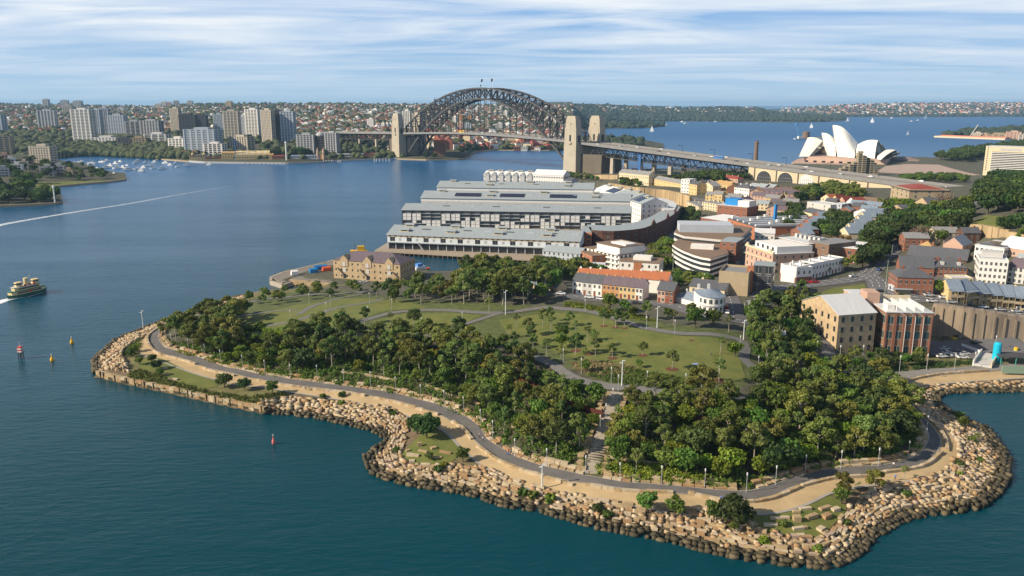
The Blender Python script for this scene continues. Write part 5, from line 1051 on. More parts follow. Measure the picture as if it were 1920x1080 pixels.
def bay2(label, p1, p2, veave, dep, rh, wall, rm_, fl=2, bay=8, z=3., mon=0, sol=None, **k):
    t, W_, D_, H_ = bldg(label, p1, p2, veave, dep, 'gable', rh, wall, rm_, fl, bay, z=z, name='wharf_shed', cat='shed', **k)
    if z == 3. and wall == 'white' and W_ > 55:
        for i in range(7): x = W_*(i+.5)/7; s = MB(); s.gable(x-3.4, -1.5, x+3.4, D_*.45, H_+.6, 3.2, 'y', 0, .4, .15, ends=1); s.box(x-3, -1.1, 0, x+3, -.003, H_+.5, 1); s.tube((x, -1.5, H_+3), (x, -1.5, H_+6.5), .12, .06, 5, 1); s.build('cross_gable', [roofm(rm_), wallm('lgrey')], t)
        s = MB(); s.box(-.1, -.5, 0, W_+.1, -.004, 1.1); s.build('red_plinth', wallm('pink'), t)
    for i in range(mon): link('roof_monitor', MON, t, (W_*(i+.5)/mon, dep*.46, H_+rh*.86))
    if sol: s = MB(); s.add([(W_*sol[0], dep*.08, H_+rh*.16+.3), (W_*sol[1], dep*.08, H_+rh*.16+.3), (W_*sol[1], dep*.42, H_+rh*.84+.3), (W_*sol[0], dep*.42, H_+rh*.84+.3)], [(0, 1, 2, 3)]); s.build('solar_panels', SOL, t)
bay2('long white pavilion wharf with red-edged roofs under the stone pylon', (907,341.5), (1000,344), 328, 26, 5, 'white', 'white', 2, 22, win=(2, 1.6), mon=5)
bay2('white wharf hall joined to the pavilion wharf nearest the pylon', (1000,344.5), (1056,347), 327, 24, 6, 'white', 'white', 2, 12, win=(2, 1.6))
bay2('small grey hip shed at the landward end of the white pavilion wharf', (1056,347.5), (1071,348.5), 338, 18, 3, 'grey', 'slate', 1, 3)
bay2('white shore shed with a pale roof behind the fourth wharf', (1110,381), (1150,392), 356, 30, 5, 'white', 'white', 3, 8, mon=2, sol=(.5,.9))
bay2('white shore shed with a pale roof behind the third wharf', (1150,393), (1182,404), 364, 28, 5, 'white', 'metal', 3, 7, mon=2)
bay2('white shore shed with dark solar panels behind the second wharf', (1181,411), (1201,418), 377, 26, 5, 'white', 'metal', 4, 5, mon=1, sol=(.05,.6))
def crescent(label, outer, inner, z0, z1, wall, rm_, name, parapet=True, gables=(), wins=True, gl=GLASS):
    O = [G(u, v, z0) for u, v in outer]; I = [G(u, v, z0) for u, v in inner]; o = O[0]; t = thing(name, label, 'building', o)
    O = [p.xy for p in spline([tuple(p.xy) for p in O], 6)] if len(O) > 2 else [p.xy for p in O]; I = [p.xy for p in spline([tuple(p.xy) for p in I], 6)]
    loc = [(p.x-o.x, p.y-o.y) for p in O+I[::-1]]; mb = MB(); mb.prism(loc, -1, z1-z0)
    mb.build('wall', wallm(wall), t); lo2 = []
    r = MB(); r.prism([(x*1, y*1) for x, y in loc], z1-z0+.01, z1-z0+.5); r.build('roof', roofm(rm_), t)
    if wins:
        me = winmesh(1.6, 2.2, gl, FRM); n = 0
        for A_, B_ in zip(O, O[1:]):
            d = B_-A_; m_ = (A_+B_)/2
            for f in range(3):
                if n < 96: link('window', me, t, (m_.x-o.x, m_.y-o.y, 1.6+f*(z1-z0)/3.2), math.atan2(d.y, d.x)); n += 1
    if parapet:
        p = MB()
        for A_, B_ in zip(O, O[1:]): d = B_-A_; m_ = (A_+B_)/2; p.obox((m_.x-o.x, m_.y-o.y), d.length, .6, z1-z0, z1-z0+1.6, math.atan2(d.y, d.x))
        p.build('parapet', wallm(wall), t)
    for f_ in gables:
        i = int(f_*(len(O)-2)); d = (O[i+1]-O[i]); m_ = (O[i]+O[i+1])/2; q = math.atan2(d.y, d.x); gmb = MB()
        ca, sa = math.cos(q), math.sin(q); pts = [(-4.5, z1-z0), (4.5, z1-z0), (4.5, z1-z0+2), (0, z1-z0+5.5), (-4.5, z1-z0+2)]
        gmb.add([(m_.x-o.x+x*ca+y*-sa, m_.y-o.y+x*sa+y*ca, zz) for y in (-.4, .5) for x, zz in pts], [(0,1,2,3,4),(9,8,7,6,5)]+[(i_, (i_+1) % 5+0, (i_+1) % 5+5, i_+5) for i_ in range(5)]); gmb.build('gable', wallm(wall), t)
    return t
crescent('long curved dark brick wharf frontage with stepped gables along the road', [(1108,463),(1150,465),(1199,460),(1217,454),(1243,442),(1266,426),(1276,412)], [(1100,448),(1150,450),(1190,443),(1205,438),(1225,428),(1245,413),(1258,404)], 3, 14, 'dbrick', 'metal', 'brick_wharf_front', gables=(.3,.52,.72))
crescent('red and white banded end block of the curved brick wharf frontage', [(1087,466),(1098,468),(1109,469)], [(1092,452),(1100,453),(1108,454)], 3, 14, 'obrick', 'metal', 'apartment_block', gables=())
crescent('crescent-shaped block with a pale roof and pink white-framed facade', [(1207,399),(1222,402),(1236,410),(1243,420),(1262,420),(1268,408)], [(1210,393),(1228,393),(1246,396),(1256,400),(1262,402),(1266,405)], 3, 15, 'pink', 'light', 'crescent_building', parapet=False)
# ------------------------------------------------------------------ towns place and millers point
FOOT = []
def B(*a, **k):
    r = bldg(*a, **k); t, W_, D_, H_ = r; c, s = math.cos(t.rotation_euler.z), math.sin(t.rotation_euler.z); FOOT.append((t.location.x+W_/2*c-D_/2*s, t.location.y+W_/2*s+D_/2*c, math.hypot(W_, D_)/2)); return r
def pent(*bx, mat='white', nm='penthouse'): return lambda t, W_, D_, H_: box_part(t, nm, wallm(mat), W_*bx[0], D_*bx[1], H_+.36, W_*bx[2], D_*bx[3], H_+bx[4])
B('grey gabled white office block at the near end of the first wharf', (1017,495), (1087,501), 470, 15, 'gable', 3, 'bluegrey', 'metal', 3, 8)
def whiteapt(t, W_, D_, H_):
    box_part(t, 'penthouse', wallm('white'), W_*.35, .6, H_+.36, W_-.5, D_-.5, H_+4.6); box_part(t, 'penthouse_roof', roofm('brown'), W_*.32, .2, H_+4.61, W_-.2, D_-.2, H_+5); box_part(t, 'roof_terrace', wallm('white'), W_*.55, D_*.3, H_+5.01, W_*.95, D_*.7, H_+6)
    for f in range(4): box_part(t, 'balcony', wallm('white'), W_*.35, -1.4, f*3+2.8, W_, 0, f*3+3.7)
B('white curved-looking apartment block with brown terraces and balconies', (1095,497), (1160,512), 464, 22, 'flat', 0, 'white', 'brown', 4, 9, (1.6,1.9), extra=whiteapt, name='apartment_block')
B('orange rendered wing of the white apartment block', (1089,500), (1110,508), 472, 12, 'flat', 0, 'obrick', 'brown', 3, 4, (1.2,1.5), name='apartment_block')
B('low white block with a brown roof and an orange wall panel', (1161,516), (1235,521), 490, 18, 'flat', 0, 'white', 'brown', 2, 6, name='apartment_block', extra=lambda t, W_, D_, H_: (box_part(t, 'stair_box', wallm('white'), W_*.3, D_*.3, H_+.36, W_*.75, D_*.75, H_+2.6), box_part(t, 'orange_panel', wallm('obrick'), W_*.36, -.15, 0, W_*.56, -.003, H_)))
B('low white flat building with dark roof glazing behind the cottages', (1040,513), (1134,518), 498, 12, 'flat', 0, 'white', 'light', 1, 9, extra=pent(.1,.2,.35,.8,1.6, mat='dark', nm='roof_light'))
B('stone cottage with a blue-grey gable roof under the trees', (992,541), (1024,544), 531, 9, 'gable', 3.5, 'cream', 'blue', 1, 4, name='cottage', chim=1)
B('small cottage with a blue-grey roof beside the gabled stone cottage', (1024,545), (1044,547), 537, 8, 'gable', 3, 'cream', 'blue', 1, 2, name='cottage')
for i in range(9):
    u = 1080+19*i; v = 540+1.2*i
    B('terrace house with a bright orange tiled roof, %s from the west in the rear row' % ordn(i), (u, v), (u+18.8, v+1.2), 517+.9*i, 9, 'gable', 3.4, 'white', 'tile', 2, 2, (1,1.4), name='terrace_house', group='orange-roofed terrace houses', chim=1, sides=False, skipf=i > 3)
cols_ = [('white','white',1073,1091),('white','lgrey',1091,1110),('cream','white',1110,1128),('orange','orange',1129,1144.5),('orange','orange',1144.5,1160),('yellow','yellow',1160,1175),('yellow','yellow',1175,1191),('cream','white',1191,1204),('pink','pink',1232,1246),('pink','brick',1246,1262)]
nm_ = ['first white terrace house of the street facing the lawn','second white terrace house beside the first','cream terrace house left of the orange ones','deep orange terrace house left of its lighter twin','lighter orange terrace house next to the yellow ones','yellow terrace house joined to the orange one','yellow terrace house right of the other yellow one','narrow cream-white terrace house right of the yellow ones','pink terrace house half hidden by trees','reddish terrace house right of the pink one']
for (w_, c_, u0, u1), lb in zip(cols_, nm_):
    vv = lambda u: 550.5+(u-1073)*.105
    B(lb, (u0, vv(u0)), (u1, vv(u1)), vv(u0)-24, 10, 'gable', 3.4, c_, 'purple' if u0 > 1120 and u0 < 1200 else 'slate', 2, 2, (1,1.5), name='terrace_house', chim=1, door=True, sides=False, chimw='orange' if u0 < 1200 else 'brick')
B('cream building with a dark skillion roof behind the round corner house', (1292,549), (1358,557), 536, 12, 'gable', 3, 'cream', 'slate', 1, 4, chim=2)
B('house row with pale blue iron roofs left of the round corner house', (1262,565), (1312,578), 556, 9, 'hip', 2.6, 'white', 'blue', 2, 6, name='terrace_house', chim=2)
def roundpub():
    c = GT(1333, 584); t = thing('corner_house', 'white round-fronted corner house with a pale blue faceted roof', 'house', c); mb = MB(); Rr = 5.6; H_ = ZV(c.x, c.y-4, 557)-c.z; poly = [(Rr*math.cos(a), Rr*math.sin(a)) for a in [math.pi*1.0+i*math.pi*1.15/12 for i in range(13)]]+[(5.4, 10), (-5.6, 10)]
    mb.prism(poly, -3, H_); mb.build('wall', wallm('white'), t); r = MB(); q = [(x*1.07, y*1.07) for x, y in poly]; k = len(q); r.add([(x, y, H_) for x, y in q]+[(0, 3, H_+2.2)], [(i, (i+1) % k, k) for i in range(k)]+[tuple(range(k))[::-1]]); r.build('roof', roofm('blue'), t)
    me = winmesh(1.2, 1.9, GLASS, FRM)
    for f in range(2):
        for a in (3.5, 3.95, 4.4, 4.85, 5.3, 5.75): link('window', me, t, (Rr*math.cos(a), Rr*math.sin(a), 1.1+f*H_*.48), a+math.pi/2)
    p = MB()
    for i in range(12): a, b = poly[i], poly[i+1]; p.obox(((a[0]+b[0])/2*1.05, (a[1]+b[1])/2*1.05), math.dist(a, b)*1.1, .3, H_*.47, H_*.52, math.atan2(b[1]-a[1], b[0]-a[0]))
    p.build('string_course', wallm('lgrey'), t); link('chimney', WN[('ch', 'white')] if ('ch', 'white') in WN else CHM.mesh('chimney', wallm('white')), t, (0, 6, H_+1.5)); link('chimney', CHM.mesh('chimney', wallm('white')), t, (-4, 8, H_+1))
roundpub()
def stack(label, px, z0, floors, fh, slab='white', gl=GLASS, roof='brown', name='office_building', over=.8, top=None):
    P = [G(u, v, z0).xy for u, v in px]; o = P[0]; c = sum(P, Vector((0, 0)))/len(P); t = thing(name, label, 'office building', (o.x, o.y, z0)); inn = [((p.x-o.x)-(p-c).normalized().x*over, (p.y-o.y)-(p-c).normalized().y*over) for p in P]; out = [(p.x-o.x, p.y-o.y) for p in P]
    mb = MB(); mb.prism(inn, -1, floors*fh-.1); mb.build('glass_wall', gl, t)
    for f in range(floors): s = MB(); s.prism(out, f*fh+fh*.62, (f+1)*fh-.0); s.build('floor_band', wallm(slab), t)
    s = MB(); s.prism(out, floors*fh+.003, floors*fh+.25); s.build('roof', roofm(roof), t)
    if top: c2 = c-o; s = MB(); s.obox((c2.x+top[0], c2.y+top[1]), top[2], top[3], floors*fh+.26, floors*fh+top[4], top[5]); s.build('plant_room', wallm('lgrey' if len(top) < 7 else top[6]), t)
    return t
stack('curved white-banded office building with a brown roof deck', [(1259,494),(1268,501),(1280,508),(1298,516),(1313,521),(1330,524),(1364,512),(1355,492),(1300,480),(1270,483)], 5, 4, 3.1, top=(4, 0, 14, 8, 2.6, -.3, 'white'))
stack('larger office building with a brown roof edge and a grey plant box', [(1262,478),(1280,486),(1350,494),(1378,499),(1408,468),(1330,452),(1275,456)], 5, 4, 3.9, slab='lgrey', top=(-2, 2, 36, 20, 5.5, -.12, 'bluegrey'))
box = lambda *a: None
B('red brick side wing of the larger office building', (1378,498), (1392,487), 455, 10, 'flat', 0, 'brick', 'metal', 4, 4, (1.6,1.6))
def sawt(t, W_, D_, H_):
    n = 6
    for i in range(n):
        y0 = D_*i/n+.6; s = MB(); x0, x1 = .5, W_-.5; y1 = y0+D_/n*.55; s.add([(x0, y0, H_+.36), (x1, y0, H_+.36), (x1, y1, H_+.36), (x0, y1, H_+.36), (x0, y1, H_+2.4), (x1, y1, H_+2.4)], [(0,1,5,4),(2,3,4,5),(0,4,3),(1,2,5)]); s.build('sawtooth', roofm('light'), t)
def strips(t, W_, D_, H_):
    for i in range(5): x = W_*(i+.5)/5; s = MB(); s.box(x-1.2, 1, H_+.36, x+.9, D_-1, H_+1.6); s.build('roof_strip', roofm('light'), t)
    for i in range(12): x = W_*((i*2) % 5+.4)/5; y = D_*(i+.5)/12; box_part(t, 'roof_fan', wallm('white'), x-1.2, y-1.2, H_+1.61, x+1.2, y+1.2, H_+3.2)
B('long brick warehouse with white strips and fans along its dark roof', (1363,440), (1418,451), 410, 66, 'flat', 0, 'obrick', 'slate', 3, 3, (1.2,1.8), extra=strips, name='warehouse')
B('brick block with a pale hipped iron roof behind the office buildings', (1313,430), (1372,437), 408, 26, 'hip', 3.5, 'brick', 'light', 2, 6, name='warehouse')
B('brick building under blue and white roof sheeting', (1344,404), (1400,409), 384, 20, 'flat', 0, 'brick', 'light', 2, 5, name='warehouse', extra=lambda t, W_, D_, H_: (box_part(t, 'blue_sheeting', M('blue_tarp', (.01,.22,.55), (.01,.18,.48), .3, .6), W_*.18, D_*.2, H_+.36, W_*.6, D_*.7, H_+6), box_part(t, 'white_sheeting', wallm('white'), W_*.61, D_*.2, H_+.36, W_*.98, D_*.8, H_+5)))
B('slim blue-wrapped scaffold tower against the dark brick warehouse', (1451,432), (1455,431), 384, 2, 'flat', 0, M('blue_wrap', (.02,.20,.50), (.015,.16,.42), .3, .6), 'blue', 1, 1, name='scaffold_tower', cat='scaffold', sides=False, skipf=True)
def ornate(t, W_, D_, H_):
    s = MB(); s.box(-.5, -.5, H_+.1, W_+.5, .1, H_+1.1); s.box(-.5, -.45, H_*.72, W_+.5, -.003, H_*.75); s.build('cornice', wallm('cream'), t); box_part(t, 'rooftop_pavilion', wallm('white'), W_*.2, 2.5, H_+.36, W_*.98, D_-1, H_+4.2)
    me = winmesh(2.2, 2.2, GLASS, None)
    for i in range(4): link('window', me, t, (W_*(.3+.18*i), 2.5, H_+1.2))
    for x in (.06, .9): s = MB(); s.add([(W_*x-1.6, -.55, H_+1.1), (W_*x+1.6, -.55, H_+1.1), (W_*x, -.55, H_+2.8), (W_*x-1.6, .3, H_+1.1), (W_*x+1.6, .3, H_+1.1), (W_*x, .3, H_+2.8)], [(0,1,2),(5,4,3),(0,2,5,3),(1,4,5,2)]); s.build('pediment', wallm('cream'), t)
B('ornate pink-cream brick warehouse with white pediments and a rooftop pavilion', (1396,508), (1447,514), 461, 26, 'flat', 0, 'pink', 'light', 4, 6, (1.1,1.9), extra=ornate)
B('tall blank brown brick warehouse wall with vents on top', (1457,496), (1513,500), 446, 24, 'flat', 0, 'brown', 'light', 3, 0, extra=lambda t, W_, D_, H_: [box_part(t, 'roof_vent', wallm('lgrey'), W_*(.1+.15*i), D_*.4, H_+.36, W_*(.17+.15*i), D_*.6, H_+2.5) for i in range(6)], name='warehouse')
B('stepped middle part of the brown brick warehouse', (1513,497), (1551,499), 452, 22, 'flat', 0, 'brown', 'grey', 3, 2, name='warehouse')
B('lower brown brick wing with a pair of arched windows and white roof', (1551,494), (1604,495), 462, 26, 'flat', 0, 'brick', 'white', 2, 2, (1.4,2.2), name='warehouse')
B('dark weathered tower with a grey skillion roof and rusty brick edge', (1410,550), (1447,553), 497, 10, 'flat', 0, 'dark', 'metal', 3, 3, (2.6,3.6), name='tower_house', extra=lambda t, W_, D_, H_: box_part(t, 'brick_edge', wallm('obrick'), -3.0, 0, -3, -.01, 6, H_-1.5))
B('plain tan rendered box building with a fenced flat roof', (1346,551), (1401,556), 512, 18, 'para', 0, 'tan', 'grey', 1, 0, para=1.2)
B('white and brick corner terrace house at the street bend', (1462,524), (1491,531), 496, 10, 'para', 0, 'white', 'light', 2, 4, (1,1.6), name='terrace_house', extra=lambda t, W_, D_, H_: (box_part(t, 'brick_base', wallm('brick'), -.06, -.08, -2, W_+.06, -.003, H_*.45), box_part(t, 'brick_flank', wallm('brick'), W_+.003, -.08, -2, W_+.08, D_, H_*.45)), chim=2)
for i in range(5):
    u = 1492+18*i; v = 531-4.6*i; B('white parapeted terrace house, %s from the corner up the tree-lined street' % ordn(i+1), (u, v), (u+17.5, v-4.5), v-28+.8*i, 9, 'para', 0, 'white', 'light', 2, 3, (1,1.6), name='terrace_house', chim=1, sides=False, door=True)
# stone store
def store(t, W_, D_, H_): pass
B('tall sandstone store with a pale grey gable roof beside the car park', (1567,654), (1636,660), 591, 26, 'gable', 5.5, 'stone', 'light', 4, 4, (1.3,2.2), name='stone_store', frame=False)
def bstore(t, W_, D_, H_):
    for i in range(6): x = W_*i/5; s = MB(); s.box(x-.6 if i else 0, -.45, -2, x+.6 if i < 5 else W_, -.003, H_-.5); s.build('pilaster', wallm('brick'), t)
    for i in range(4): x0 = W_*(.22+.195*i); s = MB(); s.add([(x0, .5, H_+.36), (x0, D_*.7, H_+.36), (x0+W_*.19, .5, H_+.36), (x0+W_*.19, D_*.7, H_+.36), (x0, .5, H_+2.6), (x0, D_*.7, H_+2.6)], [(0,2,4),(1,5,3),(4,2,3,5),(0,4,5,1)]); s.build('sawtooth', roofm('light'), t)
    box_part(t, 'parapet', wallm('cream'), 0, D_-1, H_+.36, W_, D_, H_+2); box_part(t, 'lift_tower', wallm('pink'), -3, D_*.6, 0, W_*.12, D_*.95, H_+5); box_part(t, 'plant_box', wallm('white'), W_*.04, 1.5, H_+.36, W_*.2, 6, H_+2.8)
    for x in (.42, .62, .8): s = MB(); s.tube((W_*x, -.7, 1), (W_*x, -.7, H_-1.5), .15, .15, 6); s.tube((W_*x, -.7, H_-1.5), (W_*x-2.4, -.7, H_+.2), .15, .15, 6); s.build('drain_pipe', wallm('lgrey'), t)
B('big reddish brick store with pilasters and sawtooth roof lights', (1654,664), (1740,671), 586, 24, 'flat', 0, 'bbrick', 'light', 3, 5, (2.4,3.2), wstyle=GLASSG, name='brick_store', cat='building', extra=bstore)
B('rear brick annex with a pale roof behind the sandstone store', (1594,580), (1622,582), 551, 8, 'flat', 0, 'pink', 'light', 1, 2)
# eastern town
B('red brick corner pub with dark hipped roof and awning', (1680,553), (1748,555), 520, 15, 'hip', 4.5, 'brick', 'slate', 2, 6, (1,1.8), name='corner_pub', chim=2, chimw='brick', extra=lambda t, W_, D_, H_: (box_part(t, 'awning', roofm('metal'), -2.2, -2.2, 3.1, W_*.42, -.003, 3.35), box_part(t, 'shopfront', wallm('tan'), .2, -.12, -2, W_*.4, -.004, 2.9)))
B('low shop with a pale curved roof and green sides beside the brick pub', (1665,543), (1680,549), 534, 9, 'flat', 0, 'bluegrey', 'light', 1, 2)
B('brick terrace with a long dark slate roof behind the corner pub', (1686,517), (1750,520), 500, 12, 'gable', 5, 'brick', 'slate', 2, 6, name='terrace_house', chim=3)
B('brick house with two attic dormers beyond the pub', (1750,519), (1812,522), 500, 12, 'hip', 4, 'brick', 'slate', 2, 7, name='terrace_house', chim=3, extra=lambda t, W_, D_, H_: [box_part(t, 'dormer', wallm('lgrey'), W_*x, 1, H_+.9, W_*x+1.6, 4, H_+2.4) for x in (.2, .7)])
B('rear slate-roofed brick row with red chimney walls', (1700,490), (1812,494), 478, 13, 'gable', 5, 'dbrick', 'slate', 2, 8, name='terrace_house', chim=5, chimw='brick')
B('white four-storey hotel with regular dark windows', (1831,533), (1885,537), 487, 18, 'para', 0, 'white', 'light', 4, 6, (1,1.5), name='hotel', chim=2, extra=pent(.15,.4,.85,.9,3, mat='lgrey'))
B('grey rendered terrace house right of the white hotel', (1887,530), (1925,533), 499, 12, 'gable', 4, 'lgrey', 'purple', 3, 4, name='terrace_house', chim=2)
B('pinkish gable house with a blue-grey roof on the hillside street', (1766,477), (1803,479), 457, 14, 'gable', 4.5, 'pink', 'blue', 2, 0, axis='y', name='house')
B('ochre hip-roofed brick house with tall chimneys', (1707,482), (1752,484), 467, 12, 'hip', 4.5, 'brick', 'ochre', 1, 4, name='house', chim=2, chimw='brick')
B('white flat-roofed school hall covered with dark solar panels', (1825,487), (1880,490), 459, 24, 'flat', 0, 'white', 'light', 2, 6, (1.4,1.6), name='school_hall', extra=lambda t, W_, D_, H_: box_part(t, 'solar_panels', SOL, W_*.08, 2, H_+.36, W_*.95, D_*.7, H_+.8))
B('pink hall with a bright white multi-gabled roof near the rock face', (1872,480), (1930,482), 461, 16, 'gable', 5, 'pink', 'white', 1, 5, name='hall')
B('small white roofed hall next to the multi-gabled pink hall', (1900,498), (1935,499), 487, 10, 'gable', 3, 'white', 'metal', 1, 3, name='hall')
for i, (u0, u1) in enumerate(((1778,1803),(1803,1827),(1827,1851),(1851,1875),(1875,1899),(1899,1924))):
    v = lambda u: 566.5+(u-1778)*.105
    B('cream verandah terrace house with blue-grey roof, %s from the brick pub' % ordn(i), (u0, v(u0)), (u1-.3, v(u1)), v(u0)-24, 11, 'gable', 4, 'yellow', 'blue', 2, 2, (1.2,1.8), name='terrace_house', chim=1, chimw='cream', sides=False, door=True, verandah='tan')
B('cream rendered house block behind the verandah terraces', (1782,540), (1822,543), 523, 8, 'para', 0, 'cream', 'light', 2, 5, name='house')
# upper town
MID_ = [('long cream terrace with grey roof and many chimneys near the bridge', (1160,343), (1216,349), 323, 12, 'gable', 4, 'cream', 'grey', 2, 14, 6), ('yellow and pink terrace row with grey roofs', (1226,347), (1282,353), 335, 11, 'gable', 3.5, 'yellow', 'grey', 2, 12, 5),
 ('tall narrow white building at the cliff edge', (1276,361), (1292,363), 336, 14, 'flat', 0, 'white', 'light', 4, 3, 0), ('yellow rendered house right of the tall white one', (1291,364), (1306,366), 344, 12, 'gable', 3, 'yellow', 'slate', 3, 3, 1), ('dark-roofed tan house between yellow house and gabled house', (1306,359), (1318,361), 342, 12, 'gable', 3, 'brown', 'slate', 2, 3, 1),
 ('grey triple-gabled ornate house', (1317,362), (1336,364), 346, 10, 'gable', 3.5, 'cream', 'grey', 2, 3, 1), ('yellow terrace with dull roof behind the garden gables', (1340,358), (1367,361), 344, 11, 'gable', 3.5, 'yellow', 'ochre', 2, 5, 3), ('small cream gabled cottage with garden', (1334,369), (1344,370), 362, 7, 'gable', 3, 'yellow', 'ochre', 1, 2, 0),
 ('second small cream gabled cottage', (1347,370), (1356,371), 363, 7, 'gable', 3, 'yellow', 'ochre', 1, 2, 0), ('white two-storey house with slate roof above the blue sheeting', (1376,367), (1404,370), 351, 12, 'hip', 3.5, 'white', 'slate', 2, 6, 3), ('pinkish red house with chimneys under the bridge approach', (1351,345), (1383,348), 333, 11, 'hip', 3, 'pink', 'red', 2, 5, 3),
 ('low grey and white annex beside the white slate-roofed house', (1356,374), (1378,376), 367, 10, 'flat', 0, 'lgrey', 'grey', 1, 4, 0), ('cream terraces with tall chimney fins beneath the cliff', (1287,391), (1310,396), 377, 12, 'flat', 0, 'cream', 'grey', 3, 6, 3), ('cream and grey terraces at the foot of the cliff', (1316,394), (1350,399), 378, 12, 'flat', 0, 'cream', 'grey', 3, 7, 4),
 ('first brick house of the row under the arches', (1403,360), (1417,362), 348, 10, 'gable', 3, 'brick', 'metal', 2, 2, 1), ('second brick house of the row under the arches', (1418,362), (1433,364), 349, 10, 'gable', 3, 'brick', 'metal', 2, 2, 1), ('yellow-fronted brick house under the middle arch', (1434,363), (1449,365), 350, 10, 'gable', 3, 'yellow', 'metal', 2, 2, 1), ('long red brick house right of the yellow-fronted one', (1452,365), (1483,368), 352, 11, 'flat', 0, 'brick', 'brown', 2, 5, 3),
 ('purple-roofed pink terrace row with white chimneys', (1408,377), (1455,381), 366, 11, 'gable', 3.5, 'pink', 'purple', 2, 8, 5), ('cream house with purple hip roof by the tree gap', (1462,386), (1482,389), 375, 11, 'hip', 3.5, 'cream', 'purple', 2, 3, 1), ('dark-roofed cottage in front of the white arch', (1498,366), (1518,368), 358, 10, 'gable', 3, 'lgrey', 'purple', 1, 3, 0),
 ('pale grey concrete apartment block with balcony slot', (1512,398), (1556,402), 379, 14, 'para', 0, 'lgrey', 'light', 3, 2, 0), ('white-blue side block beside the grey apartment block', (1559,400), (1577,401), 382, 14, 'flat', 0, 'bluegrey', 'light', 3, 2, 0), ('cream rendered building below the grey apartment block', (1504,411), (1542,416), 396, 12, 'gable', 3, 'cream', 'slate', 2, 0, 1),
 ('house with a bright orange tiled gable', (1538,382), (1557,384), 371, 11, 'gable', 4, 'cream', 'tile', 2, 2, 0), ('dark red gabled house second in the gabled row', (1558,385), (1570,386), 373, 11, 'gable', 4, 'yellow', 'red', 2, 2, 0), ('red gabled house third in the gabled row', (1571,388), (1583,389), 376, 11, 'gable', 4, 'pink', 'red', 2, 2, 0), ('white-fronted red gabled house last in the gabled row', (1586,391), (1602,393), 378, 11, 'gable', 4.5, 'white', 'red', 2, 2, 0),
 ('wide brown-roofed brick hall with a low gable', (1604,390), (1640,392), 376, 22, 'gable', 3, 'pink', 'brown', 1, 3, 0), ('white gable house with a blue-white striped roof', (1600,410), (1634,416), 397, 20, 'gable', 4.5, 'white', 'blue', 2, 0, 0), ('sandstone church-like hall with steep dark slate roof', (1706,398), (1748,400), 384, 16, 'gable', 8, 'stone', 'slate', 1, 4, 0), ('small sandstone hall with slate roof left of the steep one', (1663,399), (1698,401), 389, 14, 'gable', 4, 'stone', 'slate', 1, 4, 0)]
for lb, p1, p2, vt, dp, rf, rh, wl, rm_, fl, bay, ch in MID_:
    ax = 'y' if ('gabled' in lb or 'gable house' in lb or 'tiled gable' in lb or 'steep' in lb) else 'x'
    B(lb, p1, p2, vt, dp, rf, rh, wl, rm_, fl, bay, (1.1,1.5), name='house' if 'terrace' not in lb else 'terrace_house', chim=ch, axis=ax, sides=bay > 0)
for i in range(5): B('terrace house with striped blue-white roof, %s up the diagonal row above the brown warehouse' % ordn(i), (1482+10*i, 446-8*i), (1503+9*i, 452-8*i), 431-7.5*i, 9, 'gable', 3.5, 'brick', 'blue', 2, 2, name='terrace_house', chim=1, sides=False, axis='y')
for i in range(5): B('cream terrace house with slate-blue roof, %s up the second diagonal row' % ordn(i), (1572+9*i, 446-8*i), (1590+8*i, 450-8*i), 432-7.5*i, 9, 'gable', 3.5, 'cream', 'blue', 2, 2, name='terrace_house', chim=1, sides=False, axis='y')
def infill(px, n, rs, walls, roofs, hr, where, rot0, dmin=11):
    g = random.Random(rs); k = 0
    for x, y in scatter(wpoly(px), dmin, n*30, (), 0, rs):
        if k >= n: break
        if any(math.hypot(x-a, y-b) < r+5.5 for a, b, r in FOOT): continue
        if any(edist(x, y, q) < 9 for q in ROADS): continue
        k += 1; w, d, h = g.uniform(8, 15), g.uniform(8, 11), g.uniform(*hr); wl, rf = g.choice(walls), g.choice(roofs); a = rot0+g.gauss(0, .08)+(math.pi/2 if g.random() < .3 else 0); t = thing('house', '%s-walled house with %s roof %s' % (wl.replace('lgrey', 'pale grey').replace('dbrick', 'dark brick'), rf, where), 'house', (x, y, T(x, y)), a, '%s %s houses %s' % (wl, rf, where))
        m = MB(); m.box(-w/2, -d/2, -3, w/2, d/2, h); m.add([(q, yy, h+zz) for q in (-w/2, w/2) for yy, zz in ((-d/2, 0), (d/2, 0), (0, 2.6))], [(0,1,2),(3,4,5)]); m.build('wall', wallm(wl), t); m = MB(); m.gable(-w/2, -d/2, w/2, d/2, h+.03, 2.9, 'x', 0, .35, .15); r_ = m.build('roof', roofm(rf), t)
        link('chimney', CHM2[wl == 'white'], r_, (w*.3, 0, h+1.5)); me = winmesh(1.1, 1.5, GLASS, FRM); nn = max(2, int(w/3.2))
        for f in range(2 if h > 5 else 1):
            for i in range(nn): link('window', me, t, (-w/2+w*(i+.5)/nn, -d/2, .9+f*2.9)); 
            for i in range(2): link('window', me, t, (-w/2, -d/4+d/2*i, .9+f*2.9), -math.pi/2)
        FOOT.append((x, y, w/2))
CHM2 = [CHM.mesh('chimney', wallm('brick')), CHM.mesh('chimney', wallm('white'))]
ROADS = [wpoly(q) for q in ([(1400,556),(1440,543),(1552,530),(1627,515),(1652,492),(1690,458),(1720,448)], [(1455,470),(1462,440),(1480,415),(1530,385)], [(1590,470),(1640,415),(1680,400)], [(1652,545),(1735,559),(1870,576),(1960,588)])]
MX = ['cream', 'white', 'brick', 'yellow', 'pink', 'lgrey', 'tan']
infill([(1300,385),(1340,372),(1440,380),(1500,395),(1460,412),(1420,405),(1360,398)], 16, 1, MX, ['slate', 'grey', 'metal', 'purple'], (5.5, 8), 'in the upper town below the viaduct', -.5)
